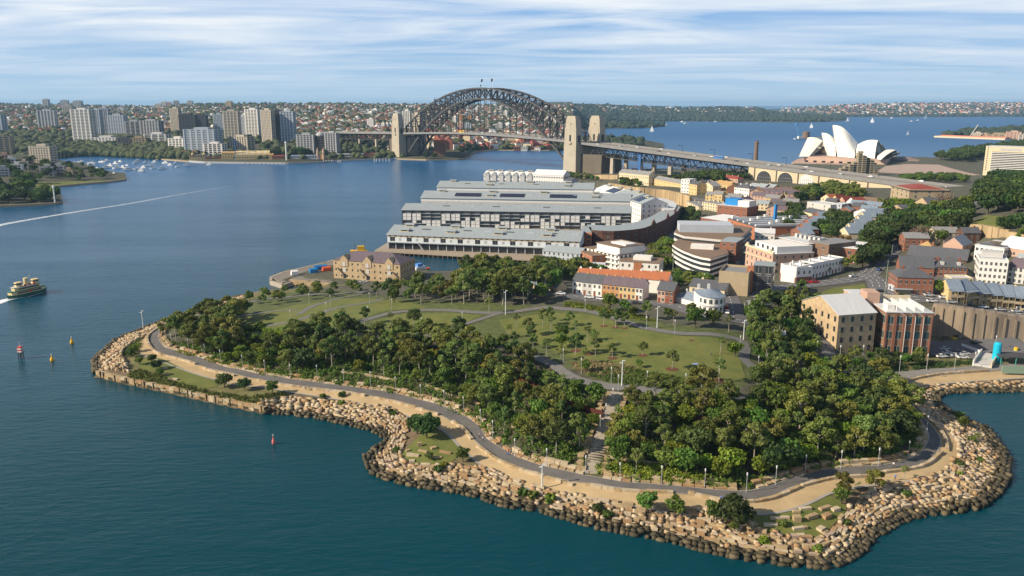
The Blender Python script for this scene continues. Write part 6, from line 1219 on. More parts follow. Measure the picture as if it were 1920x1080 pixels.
infill([(1200,345),(1280,352),(1400,372),(1480,382),(1500,372),(1400,355),(1290,348)], 16, 2, MX, ['slate', 'grey', 'ochre', 'purple'], (5, 7), 'on the cliff-top street', -.5)
infill([(1500,385),(1640,385),(1660,410),(1640,440),(1560,430),(1500,430)], 16, 3, ['cream', 'white', 'lgrey', 'brick'], ['slate', 'metal', 'red', 'blue'], (5, 7), 'between the diagonal rows and gabled row', -.6)
infill([(1690,470),(1760,450),(1830,452),(1840,490),(1820,530),(1750,500)], 10, 4, ['brick', 'dbrick', 'cream', 'white'], ['slate', 'metal', 'grey', 'purple'], (5, 7), 'behind the slate-roofed rows', -.1)
infill([(1830,545),(1990,560),(1990,500),(1890,490),(1885,520)], 12, 5, ['white', 'cream', 'lgrey', 'brick'], ['slate', 'metal', 'light'], (5, 7.5), 'packed beyond the verandah terraces', -.1)
infill([(1400,470),(1455,440),(1500,438),(1510,452),(1455,455)], 8, 6, ['brick', 'white', 'lgrey'], ['light', 'metal', 'slate'], (6, 9), 'wedged among the big warehouses', -.4)
def bt(t, W_, D_, H_): s = MB(); s.box(-.6, -.6, H_*.93, W_+.6, D_+.6, H_*.97); s.build('cornice', wallm('dark'), t)
B('square tan brick building with a red hipped roof at the viaduct edge', (1668,380), (1702,386), 347, 34, 'hip', 3.2, 'tan', 'red', 4, 4, (1.6,2.6), wstyle=GLASSG, extra=bt, ov=-2.5)
def terr():    # stepped concrete apartment tower
    a = G(1576, 327, 8); t = thing('stepped_tower', 'stepped brown concrete apartment building of stacked boxes in front of the shell roofs', 'apartment block', a, -.18); sc = .72; wm = M('raw_concrete', (.30,.25,.17), (.25,.21,.14), .1, .9)
    me = winmesh(4.2, 1.9, GLASS, None)
    for i, (x0, n, y0) in enumerate([(0,2,0),(5.6,3,2),(11.2,4,-1),(16.8,5,1),(22.4,9,0),(28,8,-1),(33.6,7,3),(39.2,6,1),(44.8,2,0)]):
        mb = MB(); mb.box(x0, y0, -4, x0+5.4, y0+16, n*3.1+2); b = mb.build('stacked_block', wm, t)
        for f in range(n): link('window', me, b, (x0+2.7, y0, f*3.1+2.4))
    box_part(t, 'roof_box', wm, 22.6, 2, 30.1, 29, 9, 33)
terr()
def slabhotel():
    B('wide cream slab building with white horizontal fins at the far right', (1842,329), (1935,334), 274, 30, 'flat', 0, 'cream', 'light', 1, 0, name='slab_building', z=3, extra=fins)
def fins(t, W_, D_, H_):
    for i in range(11): box_part(t, 'fin', wallm('white'), W_*.13, -1.3, H_*.2+i*H_*.058, W_*.93, -.003, H_*.2+i*H_*.058+.9)
    box_part(t, 'glazing', GLASS, W_*.14, -.4, H_*.19, W_*.92, -.002, H_*.82); box_part(t, 'louvre_panel', wallm('grey'), W_*.3, -.15, H_*.86, W_*.72, -.004, H_*.95)
    me = winmesh(4, 5.5, GLASS, None)
    for i in range(8): link('window', me, t, (W_*(.14+i*.115), 0, 1))
    me = winmesh(1.2, 2, GLASS, None)
    for i in range(12): link('window', me, t, (W_*.05, 0, 8+i*3.2))
slabhotel()
# chimney stack by the viaduct
c = G(1415, 329, 5); t = thing('brick_chimney', 'tall round brick chimney stack standing behind the bridge approach', 'chimney', c); hh = ZV(c.x, c.y, 265)-5; f = MB(); f.lathe((0, 0), [(3.4, 0), (2.6, hh*.93), (3.1, hh*.94), (3.1, hh*.97), (2.5, hh)], 14); f.build('shaft', wallm('brown'), t); f = MB(); f.lathe((0, 0), [(2.1, hh+.01), (1.9, hh+1)], 12); f.build('cap', wallm('dark'), t)
# sandstone warehouse on its quay
def mw():
    t, W_, D_, H_ = B('three-storey sandstone warehouse with purple-slate roof and loading doors', (626,521), (751,531), 487, 20, 'hip', 4.5, 'stone', 'purple', 3, 12, (.9,1.3), name='stone_warehouse', frame=False, z=3)
    for q in (.17, .52, .84):
        s = MB(); x = W_*q; s.box(x-2.6, -.35, H_-3.4, x+2.6, .6, H_+.6); s.add([(x-2.6, -.35, H_+.6), (x+2.6, -.35, H_+.6), (x, -.35, H_+3.4), (x-2.6, 4, H_+.6), (x+2.6, 4, H_+.6), (x, 6, H_+3.4)], [(0,1,2),(0,2,5,3),(1,4,5,2)]); s.build('loading_gable', wallm('stone'), t)
        for f_ in range(3): box_part(t, 'loading_door', wallm('lgrey') if f_ else GLASS, x-1, -.5 if f_ == 2 else -.12, f_*H_*.33+.4, x+1, -.36 if f_ == 2 else -.003, f_*H_*.33+3)
    for q in (.08, .42, .9): s = MB(); s.bar((W_*q, -1, H_*.6), (W_*q+4, -1, H_*.25), .9, .3); s.build('outside_stair', wallm('dark'), t)
mw()
seatw = lambda: None
def qwall(label, px, z0, z1, w, mat, name='quay_wall', cat='quay wall'):
    P = [G(u, v, z1) for u, v in px]; o = P[0]; mb = MB()
    for a, b in zip(P, P[1:]): c_ = (a+b)/2; mb.obox((c_.x-o.x, c_.y-o.y), (b-a).length+w*.6, w, z0-z1, 0, math.atan2((b-a).y, (b-a).x))
    return link(name, mb.mesh(name, mat), None, (o.x, o.y, z1), label=label, cat=cat)
qwall('orange-tan sandstone quay wall above the small inlet', [(545,524),(580,527),(618,531)], -1, 3, 2, SST)
qwall('pale concrete quay end block jutting into the harbour', [(508,521),(508,526),(530,533),(546,528)], -1, 2.6, 1.6, STAIRM)
qwall('straight quay wall on the harbour side of the warehouse', [(508,519),(530,510),(610,492),(628,486)], -1, 2.6, 1.6, STAIRM)
pxprism([(510,520),(530,511),(612,493),(626,488),(640,500),(640,530),(600,529),(560,524),(540,527),(530,530)], -1, 2.55, M('quay_paving', (.22,.19,.16), (.18,.155,.13), .2, .9), 'quay_paving', None, 2.55, kind='structure')
# retaining walls and cliffs
def face(label, top, bot, z0=None, mat=None, name='rock_face', cat='cliff', thick=3, pier=False):
    mb = MB(); A_ = []; n = len(top); g = random.Random(9); o = GT(*bot[0])
    for (u, v), (u2, v2) in zip(top, bot):
        b = GT(u2, v2); zt = ZV(b.x, b.y, v); A_.append((b, zt))
    for (a, za), (b, zb) in zip(A_, A_[1:]):
        k = max(1, int((b-a).xy.length/4)); d = (b-a).xy.normalized(); nn = Vector((-d.y, d.x)); 
        for i in range(k):
            p = a.lerp(b, i/k); q = a.lerp(b, (i+1)/k); zz = za+(zb-za)*(i+.5)/k; j = g.uniform(-.5, .5) if not pier else 0; c_ = (p+q)/2
            mb.obox((c_.x-o.x+nn.x*(thick/2+j), c_.y-o.y+nn.y*(thick/2+j)), (q-p).xy.length*1.02, thick, min(p.z, q.z)-o.z-3, zz-o.z, math.atan2(d.y, d.x))
            if pier: mb.obox((p.x-o.x-nn.x*.2, p.y-o.y-nn.y*.2), .8, .9, min(p.z, q.z)-o.z-3, zz-o.z-1.2, math.atan2(d.y, d.x))
    return link(name, mb.mesh(name, mat or M('cliff_stone', (.52,.39,.22), (.26,.19,.11), .12, .95, bump=.4, stretch=(1, 1, .25))), None, (o.x, o.y, o.z), label=label, cat=cat)
face('long tan sandstone cliff below the cliff-top terraces', [(1140,343),(1180,350),(1200,352),(1243,356),(1270,361),(1292,368)], [(1140,352),(1180,363),(1200,370),(1243,375),(1270,383),(1292,392)])
face('pale sandstone wall in front of the bridge pylon foot', [(1075,327.5),(1110,328),(1158,328)], [(1075,333),(1110,334),(1158,336)], thick=2, name='stone_wall', cat='wall')
face('weathered concrete retaining wall beneath the street of parked cars', [(1743,570),(1800,578),(1860,587),(1920,597),(1990,608)], [(1743,628),(1800,633),(1860,637),(1920,640),(1990,646)], mat=M('stained_concrete', (.34,.27,.19), (.15,.125,.10), .3, .95, stretch=(1, 1, .12)), name='retaining_wall', cat='wall', thick=4, pier=True)
face('yellow-tan rock cutting below the grassy hilltop', [(1815,420),(1840,422),(1870,428),(1905,438),(1950,446)], [(1815,432),(1840,440),(1870,447),(1905,456),(1950,464)])
# ------------------------------------------------------------------ northern shore
LPB = Land('hills', [-160,40,75,100,150,200,235,239], [358,355,353,352,347,343,338.5,336.5], [290,289,291,297,306,326,334,335.8], [1.3,1.3,1.3,1.28,1.25,1.08,1.012,1.004], HM, nt=14, bump=1, zs=1.5, step=6)
LPA = Land('hills', [-160,0,60,105,115,118], [394,389,386.5,384,381.5,380], [326,339,346,372,377,378.6], [1.22,1.22,1.2,1.02,1.012,1.005], HM, nt=14, bump=1, zs=1.5, step=6)
LG = Land('hills', [1764,1790,1840,1920,2060], [257.5,258.5,260,263,265], [254,249,246,243,242], 1.12, HM, nt=6, bump=.5, zs=1.5)
TW_M = {'white': ('white', GLASS), 'blue': ('bluegrey', M('blue_glass', (.05,.10,.16), (.03,.06,.11), .1, .15, spec=.8)), 'teal': ('bluegrey', M('teal_glass', (.06,.16,.18), (.04,.10,.12), .1, .15, spec=.8)), 'beige': ('pbeige', GLASS), 'grey': ('grey', GLASS), 'dark': ('dark', GLASS), 'green': ('bluegrey', GLASSG), 'tan': ('tan', GLASS), 'orange': ('orange', GLASS), 'pink': ('pink', GLASS)}
RECTS = []
def tower(label, u0, u1, vt, vb, st, land=LN, rot=-28, fl=None, top=.3, piers=None, cat='apartment tower', name='apartment_tower'):
    piers = piers or 3+int(u0*7) % 5; bf = .45+.1*(int(u1*3) % 4); rot = rot+(int(u0*13) % 19)-9
    c = land.hit((u0+u1)/2, vb) or land.at((u0+u1)/2, .3); d = math.hypot(c.x, c.y); pw = (u1-u0)*d/FPX*1.0; r = R(rot); w = pw/(math.cos(r)+.6*abs(math.sin(r))); dp = w*.6; H_ = max(ZV(c.x, c.y, vt)-c.z, 6); RECTS.append((u0-2, u1+2, vt, vb+1))
    az = -math.atan2(c.x, c.y)+r; wl, gl = TW_M[st]; n = max(2, min(fl or int(H_/3.3), 26)); t = thing(name, label, cat, c, az); wm = wallm(wl)
    mb = MB(); mb.box(-w/2, -dp/2, -6, w/2, dp/2, H_); mb.build('glass_core', gl, t); fh = H_/n
    for i in range(n): s = MB(); s.box(-w/2-.7, -dp/2-.7, i*fh+fh*bf, w/2+.7, dp/2+.7, (i+1)*fh); s.build('floor_band', wm, t)
    for i in range(piers+1):
        x = -w/2+w*i/piers; s = MB(); s.box(x-w*.035-(.8 if i == 0 else 0), -dp/2-1.0, -5, x+w*.035+(.8 if i == piers else 0), -dp/2+.1, H_+.2); s.build('pier', wm, t)
    for i in range(3): y = -dp/2+dp*i/2; s = MB(); s.box(-w/2-1.0, y-dp*.05, -5, -w/2+.1, y+dp*.05, H_+.2); s.box(w/2-.1, y-dp*.05, -5, w/2+1.0, y+dp*.05, H_+.2); s.build('side_pier', wm, t)
    s = MB(); s.box(-w*.25, -dp*.25, H_, w*.25, dp*.25, H_+3.4); s.build('plant_room', wm, t)
TWS = [('teal glass tower cut off by the western edge',-10,17,214,250,'teal'),('lone white slab block on the wooded hill',86,113,207,243,'white'),('tall white glassy tower, westernmost of the waterfront towers',148,182,205,270,'white'),('blue-grey tower tucked behind the tall white one',183,197,206,258,'blue'),('darker blue tower right of the blue-grey one',198,213,203,256,'blue'),('white-edged tower with blue glass',214,243,216,258,'blue'),('mid-height grey tower with blue tint',245,273,227,258,'grey'),('broad grey-brown tower with pale bands',274,309,226,259,'grey'),('very slim tall beige tower',329,346,203,250,'beige'),('dark wide apartment block behind the big white block',346,375,215,256,'dark'),('dark blue tower with a white cap',375,395,216,246,'dark'),('slim green glass tower',409,426,214,252,'green'),('tall beige stepped tower',428,455,208,262,'beige'),('narrow blue tower between beige and white towers',456,467,218,258,'blue'),('bright white banded tower in the middle of the skyline',468,495,205,258,'white'),('tall beige gridded tower beside the figs',497,519,206,268,'beige'),('dark blue slice of tower right of the gridded one',520,532,207,266,'dark'),('blue glass tower, last of the waterfront towers',533,558,209,266,'blue'),
 ('white-framed low office block under the westernmost tower',182,227,257,271,'white'),('dark low office block between white and brown ones',228,250,258,277,'dark'),('brown low apartment block above the bay trees',251,279,258,276,'tan'),('white terraced block above the bay trees',280,321,251,272,'white'),('low white balconied block left of the big white one',323,354,259,284,'white'),('big white hotel-like block with green glass corner',356,416,242,284,'green'),('low white block beside the amusement park',388,425,269,290,'white'),('beige block with long horizontal bands',437,477,256,282,'beige'),('stepped glass apartment building right of the big figs',561,594,252,286,'grey'),('banded curved apartment building near the bridge truss',613,637,249,290,'grey'),
 ('white tower beside the northern pylon',758,773,208,246,'white'),('beige tower half hidden by the arch foot',776,790,212,246,'beige'),('small white block left of the northern pylon',692,705,223,240,'white'),('first of three white walk-up blocks left of the pylon',718,724,231,243,'white'),('second of three white walk-up blocks left of the pylon',725,731,231,243,'white'),('third of three white walk-up blocks left of the pylon',732,737,231,243,'white'),
 ('slim orange tower seen through the arch',863,869,215,230,'orange'),('rounded white tower seen through the arch',851,859,219,234,'white'),('white and pink block above the deck inside the arch',860,870,229,247,'pink'),('blue-grey block beside the pink one inside the arch',871,885,232,247,'blue'),('second orange tower seen through the arch',879,885,217,232,'orange'),('cream tower in the middle of the arch',910,917,225,242,'beige'),('wide grey block right of the cream one in the arch',931,946,231,245,'grey'),('pinkish distant tower high in the arch',909,915,199,213,'pink'),('white distant tower right in the arch',945,952,208,219,'white'),
 ('distant tower tallest on the western skyline',95,105,186,201,'grey'),('distant paired tower on the western skyline',128,140,188,201,'grey'),('distant blocky tower third on the western skyline',151,165,189,202,'grey'),('beige distant block below the skyline pair',131,146,198,213,'beige'),('distant tower first of the central skyline trio',313,323,191,201,'grey'),('distant tower second of the central skyline trio',324,331,192,201,'pink'),('distant tower third of the central skyline trio',336,345,189,199,'grey'),('lonely distant tower right of the trio',362,371,189,198,'grey'),('beige distant tower left of the trio',302,312,195,204,'beige'),('distant orange-beige tower above the green glass tower',433,444,190,203,'tan')]
for a in TWS: tower(*a)
tower('cream balcony tower on the near western point', 72, 108, 274, 306, 'beige', LPB, -30); tower('tan brick tower at the western edge of the bay', -12, 24, 255, 292, 'tan', LN, -25)
def domed():
    c = LN.hit(603, 286); t = thing('domed_tower', 'round banded tower with a ribbed dome near the bridge truss', 'apartment tower', c); H_ = ZV(c.x, c.y, 254)-c.z; mb = MB(); mb.lathe((0, 0), [(8.5, -3), (8.5, H_)], 16); mb.build('glass_core', GLASS, t)
    for i in range(10): s = MB(); z = H_*(i+.6)/10; s.lathe((0, 0), [(9.3, z), (9.3, z+H_*.035)], 16); s.build('floor_band', wallm('tan'), t)
    s = MB(); s.lathe((0, 0), [(9.5, H_), (8.6, H_+2.6), (6, H_+5), (2.5, H_+6.8), (.4, H_+8.6), (.2, H_+11)], 14); s.build('dome', wallm('grey'), t)
domed()
# houses and trees on the far hills
HV = []
for i, (wl, rf, w, d, h, rh) in enumerate((('white','tile',13,10,5.5,3),('cream','tile',14,11,5.5,3.4),('brick','red',13,10,6,3),('brick','tile',15,11,6,3),('white','slate',14,10,6,3),('cream','grey',16,12,8,.2),('white','light',18,13,9,.2),('lgrey','metal',14,11,6,2.5))):
    mb = MB(); mb.box(-w/2, -d/2, -5, w/2, d/2, h, 0); 
    if rh > 1: mb.hip(-w/2, -d/2, w/2, d/2, h, rh, 1, .6)
    else: mb.box(-w/2-.3, -d/2-.3, h, w/2+.3, d/2+.3, h+.6, 1); mb.box(-w/4, -d/4, h, w/4, d/4, h+2, 0)
    for k in range(3): mb.box(-w/2+w*(k+.3)/3, -d/2-.06, 1.2, -w/2+w*(k+.65)/3, -d/2-.01, h-1, 2); mb.box(-w/2-.06, -d/2+d*(k+.3)/3, 1.2, -w/2-.01, -d/2+d*(k+.65)/3, h-1, 2)
    HV.append((mb.mesh('house', [wallm(wl), M('far_tile', (.24,.11,.065), (.19,.09,.06), .05, .9) if rf == 'tile' else roofm(rf), GLASS]), {'tile':'orange-tiled','red':'dark red-roofed','slate':'slate-roofed white','grey':'flat-roofed cream','light':'white flat-roofed','metal':'grey iron-roofed'}[rf]))
def inrect(u, v): return any(a <= u <= b and c <= v <= d for a, b, c, d in RECTS)
def farhouses():
    g = random.Random(21); n = 0; used = []; SV_ = []; 
    while n < 290:
        u = g.choice((g.uniform(0, 360), g.uniform(540, 1040), g.uniform(600, 1030))); v = 200+g.random()**.8*(82 if u > 740 else 70)
        if inrect(u, v) or any(abs(u-a) < 5.5 and abs(v-b) < 3 for a, b in used): continue
        if u < 360 and v > 250: continue
        p = LN.hit(u, v)
        if not p: continue
        used.append((u, v)); me, nm = g.choices(HV, [6,5,4,4,3,2,2,2])[0]; s = .85+.3*min(math.hypot(p.x, p.y)/2500, 1.6)
        link('house', me, None, p, g.uniform(-1, .3), (s, s, s*1.1), nm+' house among trees on the northern hillside', 'house', nm+' houses on the northern hillside'); n += 1
    return used
USED = farhouses()
def boxes_np(P, W_, D_, H_, A_):
    n = len(P); b = np.array([(-1,-1,0),(1,-1,0),(1,1,0),(-1,1,0),(-1,-1,1),(1,-1,1),(1,1,1),(-1,1,1),(0,-.6,1.45),(0,.6,1.45)], float); V = np.repeat(b[None], n, 0)
    V[:, :, 0] *= W_[:, None]/2; V[:, :, 1] *= D_[:, None]/2; V[:, :, 2] = V[:, :, 2]*H_[:, None]; V[:, :4, 2] -= 5
    c, s = np.cos(A_)[:, None], np.sin(A_)[:, None]; x = V[:, :, 0]*c-V[:, :, 1]*s; y = V[:, :, 0]*s+V[:, :, 1]*c; V[:, :, 0] = x+P[:, None, 0]; V[:, :, 1] = y+P[:, None, 1]; V[:, :, 2] += P[:, None, 2]
    F = np.array([(0,1,5,4),(1,2,6,5),(2,3,7,6),(3,0,4,7),(4,5,8,8),(5,6,9,8),(6,7,9,9),(7,4,8,9)]); fr = np.array([0,0,0,0,1,1,1,1])
    return V.reshape(-1, 3), (F[None]+10*np.arange(n)[:, None, None]).reshape(-1, 4), np.tile(fr, n)
def farstuff(land, n, ur, vr, name, label, mats, rs, sz=(10, 18), hh=(5, 10), pw=1.):
    g = random.Random(rs); P = []
    k = 0
    while len(P) < n and k < n*8:
        k += 1; u = g.uniform(*ur); v = vr[0]+g.random()**pw*(vr[1]-vr[0]); 
        if land is LN and inrect(u, v): continue
        p = land.hit(u, v)
        if p and p.z > 2.5: P.append(p)
    P = np.array([tuple(p) for p in P]); m = len(P); r = np.random.default_rng(rs); V, F, mi = boxes_np(P, r.uniform(*sz, m), r.uniform(sz[0]*.8, sz[1]*.8, m), r.uniform(*hh, m), r.uniform(-1.2, .5, m))
    pick = np.repeat(r.integers(0, len(mats)//2, m), 8)*2+mi; F = F.copy()
    me = bpy.data.meshes.new(name); me.from_pydata(V.tolist(), [], [tuple(dict.fromkeys(f)) for f in F.tolist()])
    for mt in mats: me.materials.append(mt)
    me.polygons.foreach_set('material_index', pick.astype(np.int32)); me.update(); link(name, me, kind='stuff', label=label, cat='houses')
RT_ = M('far_tile', (.24,.11,.065), (.19,.09,.06), .05, .9); HMATS = [wallm('white'), RT_, wallm('cream'), roofm('slate'), wallm('brick'), roofm('red'), wallm('white'), roofm('light'), wallm('cream'), RT_, wallm('lgrey'), roofm('grey')]
farstuff(LN, 2300, (540, 1074), (197, 262), 'distant_houses', 'countless small houses scattered over the northern hillside', HMATS, 31, (9, 15), (4, 9), 1.1)
farstuff(LN, 700, (-20, 540), (199, 250), 'distant_houses', 'countless small houses on the hills behind the waterfront towers', HMATS, 32, (9, 16), (4, 9))
farstuff(LN, 160, (760, 1040), (255, 280), 'distant_houses', 'packed waterside flats below the arch', HMATS, 35, (14, 24), (8, 18))
farstuff(LE, 1500, (1460, 2000), (193.5, 216), 'distant_houses', 'white houses crowding the far eastern hills', [wallm('white'), roofm('light'), wallm('white'), roofm('tile'), wallm('cream'), roofm('tile'), wallm('pink'), roofm('red')], 33, (16, 32), (8, 15), 1.3)
farstuff(LR, 200, (1020, 1420), (198, 212), 'distant_houses', 'few pale houses among the trees of the eastern headlands', HMATS, 34, (16, 30), (7, 12))
def blobs(name, label, jobs, rs, mat):
    g = random.Random(rs); r = np.random.default_rng(rs); t = (1+5**.5)/2
    import bmesh
    bm = bmesh.new(); bmesh.ops.create_icosphere(bm, subdivisions=2, radius=1); B_ = np.array([v.co[:] for v in bm.verts]); Fb = np.array([[v.index for v in f.verts] for f in bm.faces]); bm.free()
    P = []; S = []
    for land, n, ur, vr, sz, pw in jobs:
        k = 0; c = 0
        while c < n and k < n*6:
            k += 1; u = g.uniform(*ur); v = vr[0]+g.random()**pw*(vr[1]-vr[0]); p = land.hit(u, v)
            if not p or p.z < 1.2: continue
            P.append(tuple(p)); S.append(g.uniform(*sz)); c += 1
    P = np.array(P); S = np.array(S); n = len(P); V = B_[None]*(1+r.normal(size=(n, len(B_)))*.16)[:, :, None]; V = V*S[:, None, None]*np.array([1, 1, .8]); V[:, :, 2] += S[:, None]*.45; V = V+P[:, None]
    F = (Fb[None]+len(B_)*np.arange(n)[:, None, None]).reshape(-1, 3); link(name, npmesh(name, V.reshape(-1, 3), F, mat), kind='stuff', label=label, cat='trees')
FT = M('distant_foliage', (.032,.052,.020), (.075,.085,.030), .03, .95, detail=8)
blobs('distant_trees', 'mass of dark trees covering the northern hills', [(LN, 6500, (-60, 1074), (193.5, 262), (5, 10), 1.1), (LN, 900, (100, 360), (262, 298), (6, 11), 1), (LN, 500, (360, 760), (255, 298), (4, 8), 1), (LN, 500, (760, 1074), (255, 281), (5, 9), 1), (LN, 250, (-60, 100), (255, 297), (6, 12), 1)], 41, FT)
blobs('distant_trees', 'dark wooded headlands across the eastern harbour', [(LR, 3600, (1000, 1584), (198, 228), (8, 15), 1), (LC, 260, (1020, 1244), (232, 241), (9, 15), 1), (LK, 170, (1090, 1204), (256, 278), (5, 10), 1), (LE, 1700, (1430, 2000), (194, 219), (10, 19), 1), (LG, 220, (1775, 1990), (243, 256), (9, 15), 1)], 42, M('far_foliage', (.020,.036,.020), (.040,.058,.028), .03, .95, detail=8))
# the two near western points: trees that can be told apart
def lt(land, u, v, h, sp, label, group=None): p = land.hit(u, v); return tree(sp, p.x, p.y, h, label, group, z=p.z-.3) if p else None
g = random.Random(77)
for i in range(58):
    u = g.uniform(-20, 108); v = g.uniform(345, 382); 
    if v > 384-(u > 95)*9: continue
    lt(LPA, u, v, g.uniform(11, 16), g.choice(('fig', 'fig', 'gum', 'mid')), 'big dark tree on the lower western point', 'trees of the lower western point')
for i in range(64):
    u = g.uniform(-20, 205); v0 = 356-(u-60)*.09 if u > 60 else 354; v = g.uniform(max(300, 300+(u-100)*.26), v0-6-max(0, u-150)*.03)
    lt(LPB, u, v, g.uniform(10, 17)*(1 if u < 120 else .7), g.choice(('fig', 'fig', 'mid', 'gum')), 'dark tree among houses on the upper western point', 'trees of the upper western point')
for i, (u0, u1, vt, vb, st) in enumerate(((20,34,297,312,'white'),(30,46,308,326,'white'),(46,58,302,318,'beige'),(4,20,315,330,'grey'),(84,104,312,328,'grey'),(106,124,310,326,'grey'),(126,140,318,330,'tan'),(8,26,290,304,'pink'),(48,66,297,306,'pink'))):
    tower('low apartment house on the upper western point, %s from its western side' % ordn(sorted([20,30,46,4,84,106,126,8,48]).index(u0)), u0, u1, vt, vb, st, LPB, -20, piers=3, cat='apartment house', name='apartment_house')
def landstrip(land, u0, u1, t0, t1, mat, name, off=.3, **k):
    mb = MB(); n = max(2, int((u1-u0)/5)); V = []
    for i in range(n+1): u = u0+(u1-u0)*i/n; a, b = land.at(u, t0), land.at(u, t1); V += [(a.x, a.y, a.z+off), (b.x, b.y, b.z+off)]
    mb.add(V, [(2*i, 2*i+2, 2*i+3, 2*i+1) for i in range(n)]); return mb.build(name, mat, **k)
def shorewall(land, u0, u1, h, label, mat=SST, name='seawall', cat='seawall'):
    mb = MB(); n = max(2, int((u1-u0)/6)); P = [land.at(u0+(u1-u0)*i/n, 0) for i in range(n+1)]; o = P[0]
    for a, b in zip(P, P[1:]): c = (a+b)/2; mb.obox((c.x-o.x, c.y-o.y), (b-a).length*1.02, 2.4, -2, h, math.atan2((b-a).y, (b-a).x))
    link(name, mb.mesh(name, mat), None, (o.x, o.y, 0), label=label, cat=cat)
landstrip(LPB, 60, 232, .01, .12, LAWN, 'lawn', .4, kind='structure'); landstrip(LPA, 0, 44, .45, .62, M('bright_grass', (.16,.26,.03), (.12,.2,.03), .2, .9), 'lawn', .6, kind='structure')
shorewall(LPB, 70, 238, 2.4, 'low brown seawall along the upper western point', wallm('tan')); shorewall(LPA, -40, 117, 2.6, 'low brown seawall along the lower western point', wallm('tan')); shorewall(LN, 355, 745, 3.2, 'grey harbour seawall below the amusement park', wallm('grey')); shorewall(LN, 745, 1030, 2.4, 'brown foreshore wall under the arch', wallm('tan')); shorewall(LN, 110, 354, 2.2, 'low stone edge around the moored-boat bay', wallm('tan'))
# amusement park on the waterfront
def LP_(u, v=305): return LN.hit(u, v) if v < 300 else LN.at(u, .02)
def mpx(u0, u1, p): return (u1-u0)*math.hypot(p.x, p.y)/FPX
def pavil(label, u0, u1, vt, wall, rf, kind, name='pavilion', cat='pavilion', dep=22, h=None):
    p = LN.at((u0+u1)/2, .025); w = mpx(u0, u1, p); H_ = ZV(p.x, p.y, vt)-p.z; t = thing(name, label, cat, p, -math.atan2(p.x, p.y)*.6); mb = MB(); wh = H_*.55 if kind in ('barrel', 'spire') else H_*.8
    mb.box(-w/2, 0, -3, w/2, dep, wh); mb.build('wall', wallm(wall), t); me = winmesh(1.6, 3.2, GLASS, FRM); k = max(2, int(w/4.5))
    for i in range(k): link('window', me, t, (-w/2+w*(i+.5)/k, 0, 1.5))
    r = MB()
    if kind == 'barrel':
        n = 11; 
        for i in range(n):
            x0 = -w/2+w*i/n; x1 = x0+w/n; pts = [(math.cos(math.pi*j/8), math.sin(math.pi*j/8)) for j in range(9)]; V = [(x, dep/2-dep*.48*c, wh+(H_-wh)*s) for x in (x0, x1) for c, s in pts]; r.add(V, [(j, j+9, j+10, j+1) for j in range(8)]+[tuple(range(9)), tuple(range(9, 18))[::-1]], i % 2)
        r.build('striped_roof', [wallm('yellow'), wallm('cream')], t)
    elif kind == 'spire':
        r.gable(-w/2, 0, w/2, dep, wh, H_*.12, 'x', 0); r.build('roof', roofm(rf), t)
        for x in (-w*.32, w*.3): s = MB(); s.lathe((x, 4), [(3, 0), (3, H_*.7), (3.5, H_*.7), (1.8, H_*.82), (.3, H_*1.05)], 10); s.build('spire', [wallm(wall)], t)
    else: r.gable(-w/2, 0, w/2, dep, wh, H_*.2, 'x', 0, .5); r.build('roof', roofm(rf), t)
    return t
pavil('yellow pavilion with a striped yellow and cream barrel roof', 446, 504, 283, 'yellow', 'ochre', 'barrel'); pavil('yellow-walled fun house with two grey spires', 358, 388, 286, 'yellow', 'slate', 'spire', dep=14); pavil('low red-fronted ride hall', 389, 434, 295, 'brick', 'red', 'low'); pavil('small ochre hall with a domed look beside the red ride hall', 418, 442, 284, 'ochre' if False else 'yellow', 'ochre', 'low', dep=16)
pavil('long teal-roofed shed right of the white ride tower', 548, 598, 291, 'bluegrey', 'blue', 'low'); pavil('low red and white ride building', 512, 532, 291, 'brick', 'red', 'low', dep=14); pavil('yellow kiosk hall at the right end of the striped pavilion', 505, 513, 288, 'yellow', 'ochre', 'low', dep=10); pavil('brick pumphouse below the bridge truss', 683, 702, 287, 'brick', 'red', 'low', dep=16); pavil('long low grey swimming pool building', 630, 680, 288, 'lgrey', 'metal', 'low', dep=18)
pavil('teal-green ferry terminal hall at the quay', 640, 668, 296, 'green' if False else 'bluegrey', 'metal', 'low', dep=8)
def gate():
    p = LN.at(602, .02); t = thing('twin_spired_gate', 'pink gateway with two pointed striped spires at the park entrance', 'gate', p); H_ = ZV(p.x, p.y, 276)-p.z
    for x in (-5.5, 5.5): s = MB(); s.lathe((x, 0), [(2.6, -2), (2.4, H_*.55), (2.9, H_*.56), (2.2, H_*.66), (1.2, H_*.85), (.2, H_)], 10); s.build('spire', wallm('pink'), t)
    s = MB(); s.box(-5, -1, 0, 5, 1, H_*.4); s.build('arch_wall', wallm('orange'), t)
gate()
def mastthing(name, label, cat, u, vt, r, mat, land=LN, t_=.02, extra=None):
    p = land.at(u, t_); t = thing(name, label, cat, p); H_ = ZV(p.x, p.y, vt)-p.z; s = MB(); s.tube((0, 0, -2), (0, 0, H_), r, r*.8, 8); s.build('shaft', mat, t)
    s = MB(); s.lathe((0, 0), [(r*1.5, H_), (r*1.6, H_+1), (r*.3, H_+2.6)], 8); s.build('cap', mat, t)
mastthing('drop_tower', 'white ride tower standing beside the big fig trees', 'ride tower', 538, 268, 1.7, wallm('white')); mastthing('blue_mast', 'slim blue ride mast left of the striped pavilion', 'mast', 443, 264, .8, M('blue_paint', (.02,.16,.42), kind='flat')); mastthing('white_marker_tower', 'white leaning channel tower at the tip of the lower western point', 'marker tower', 104, 352, .9, wallm('white'), LPA, .03)
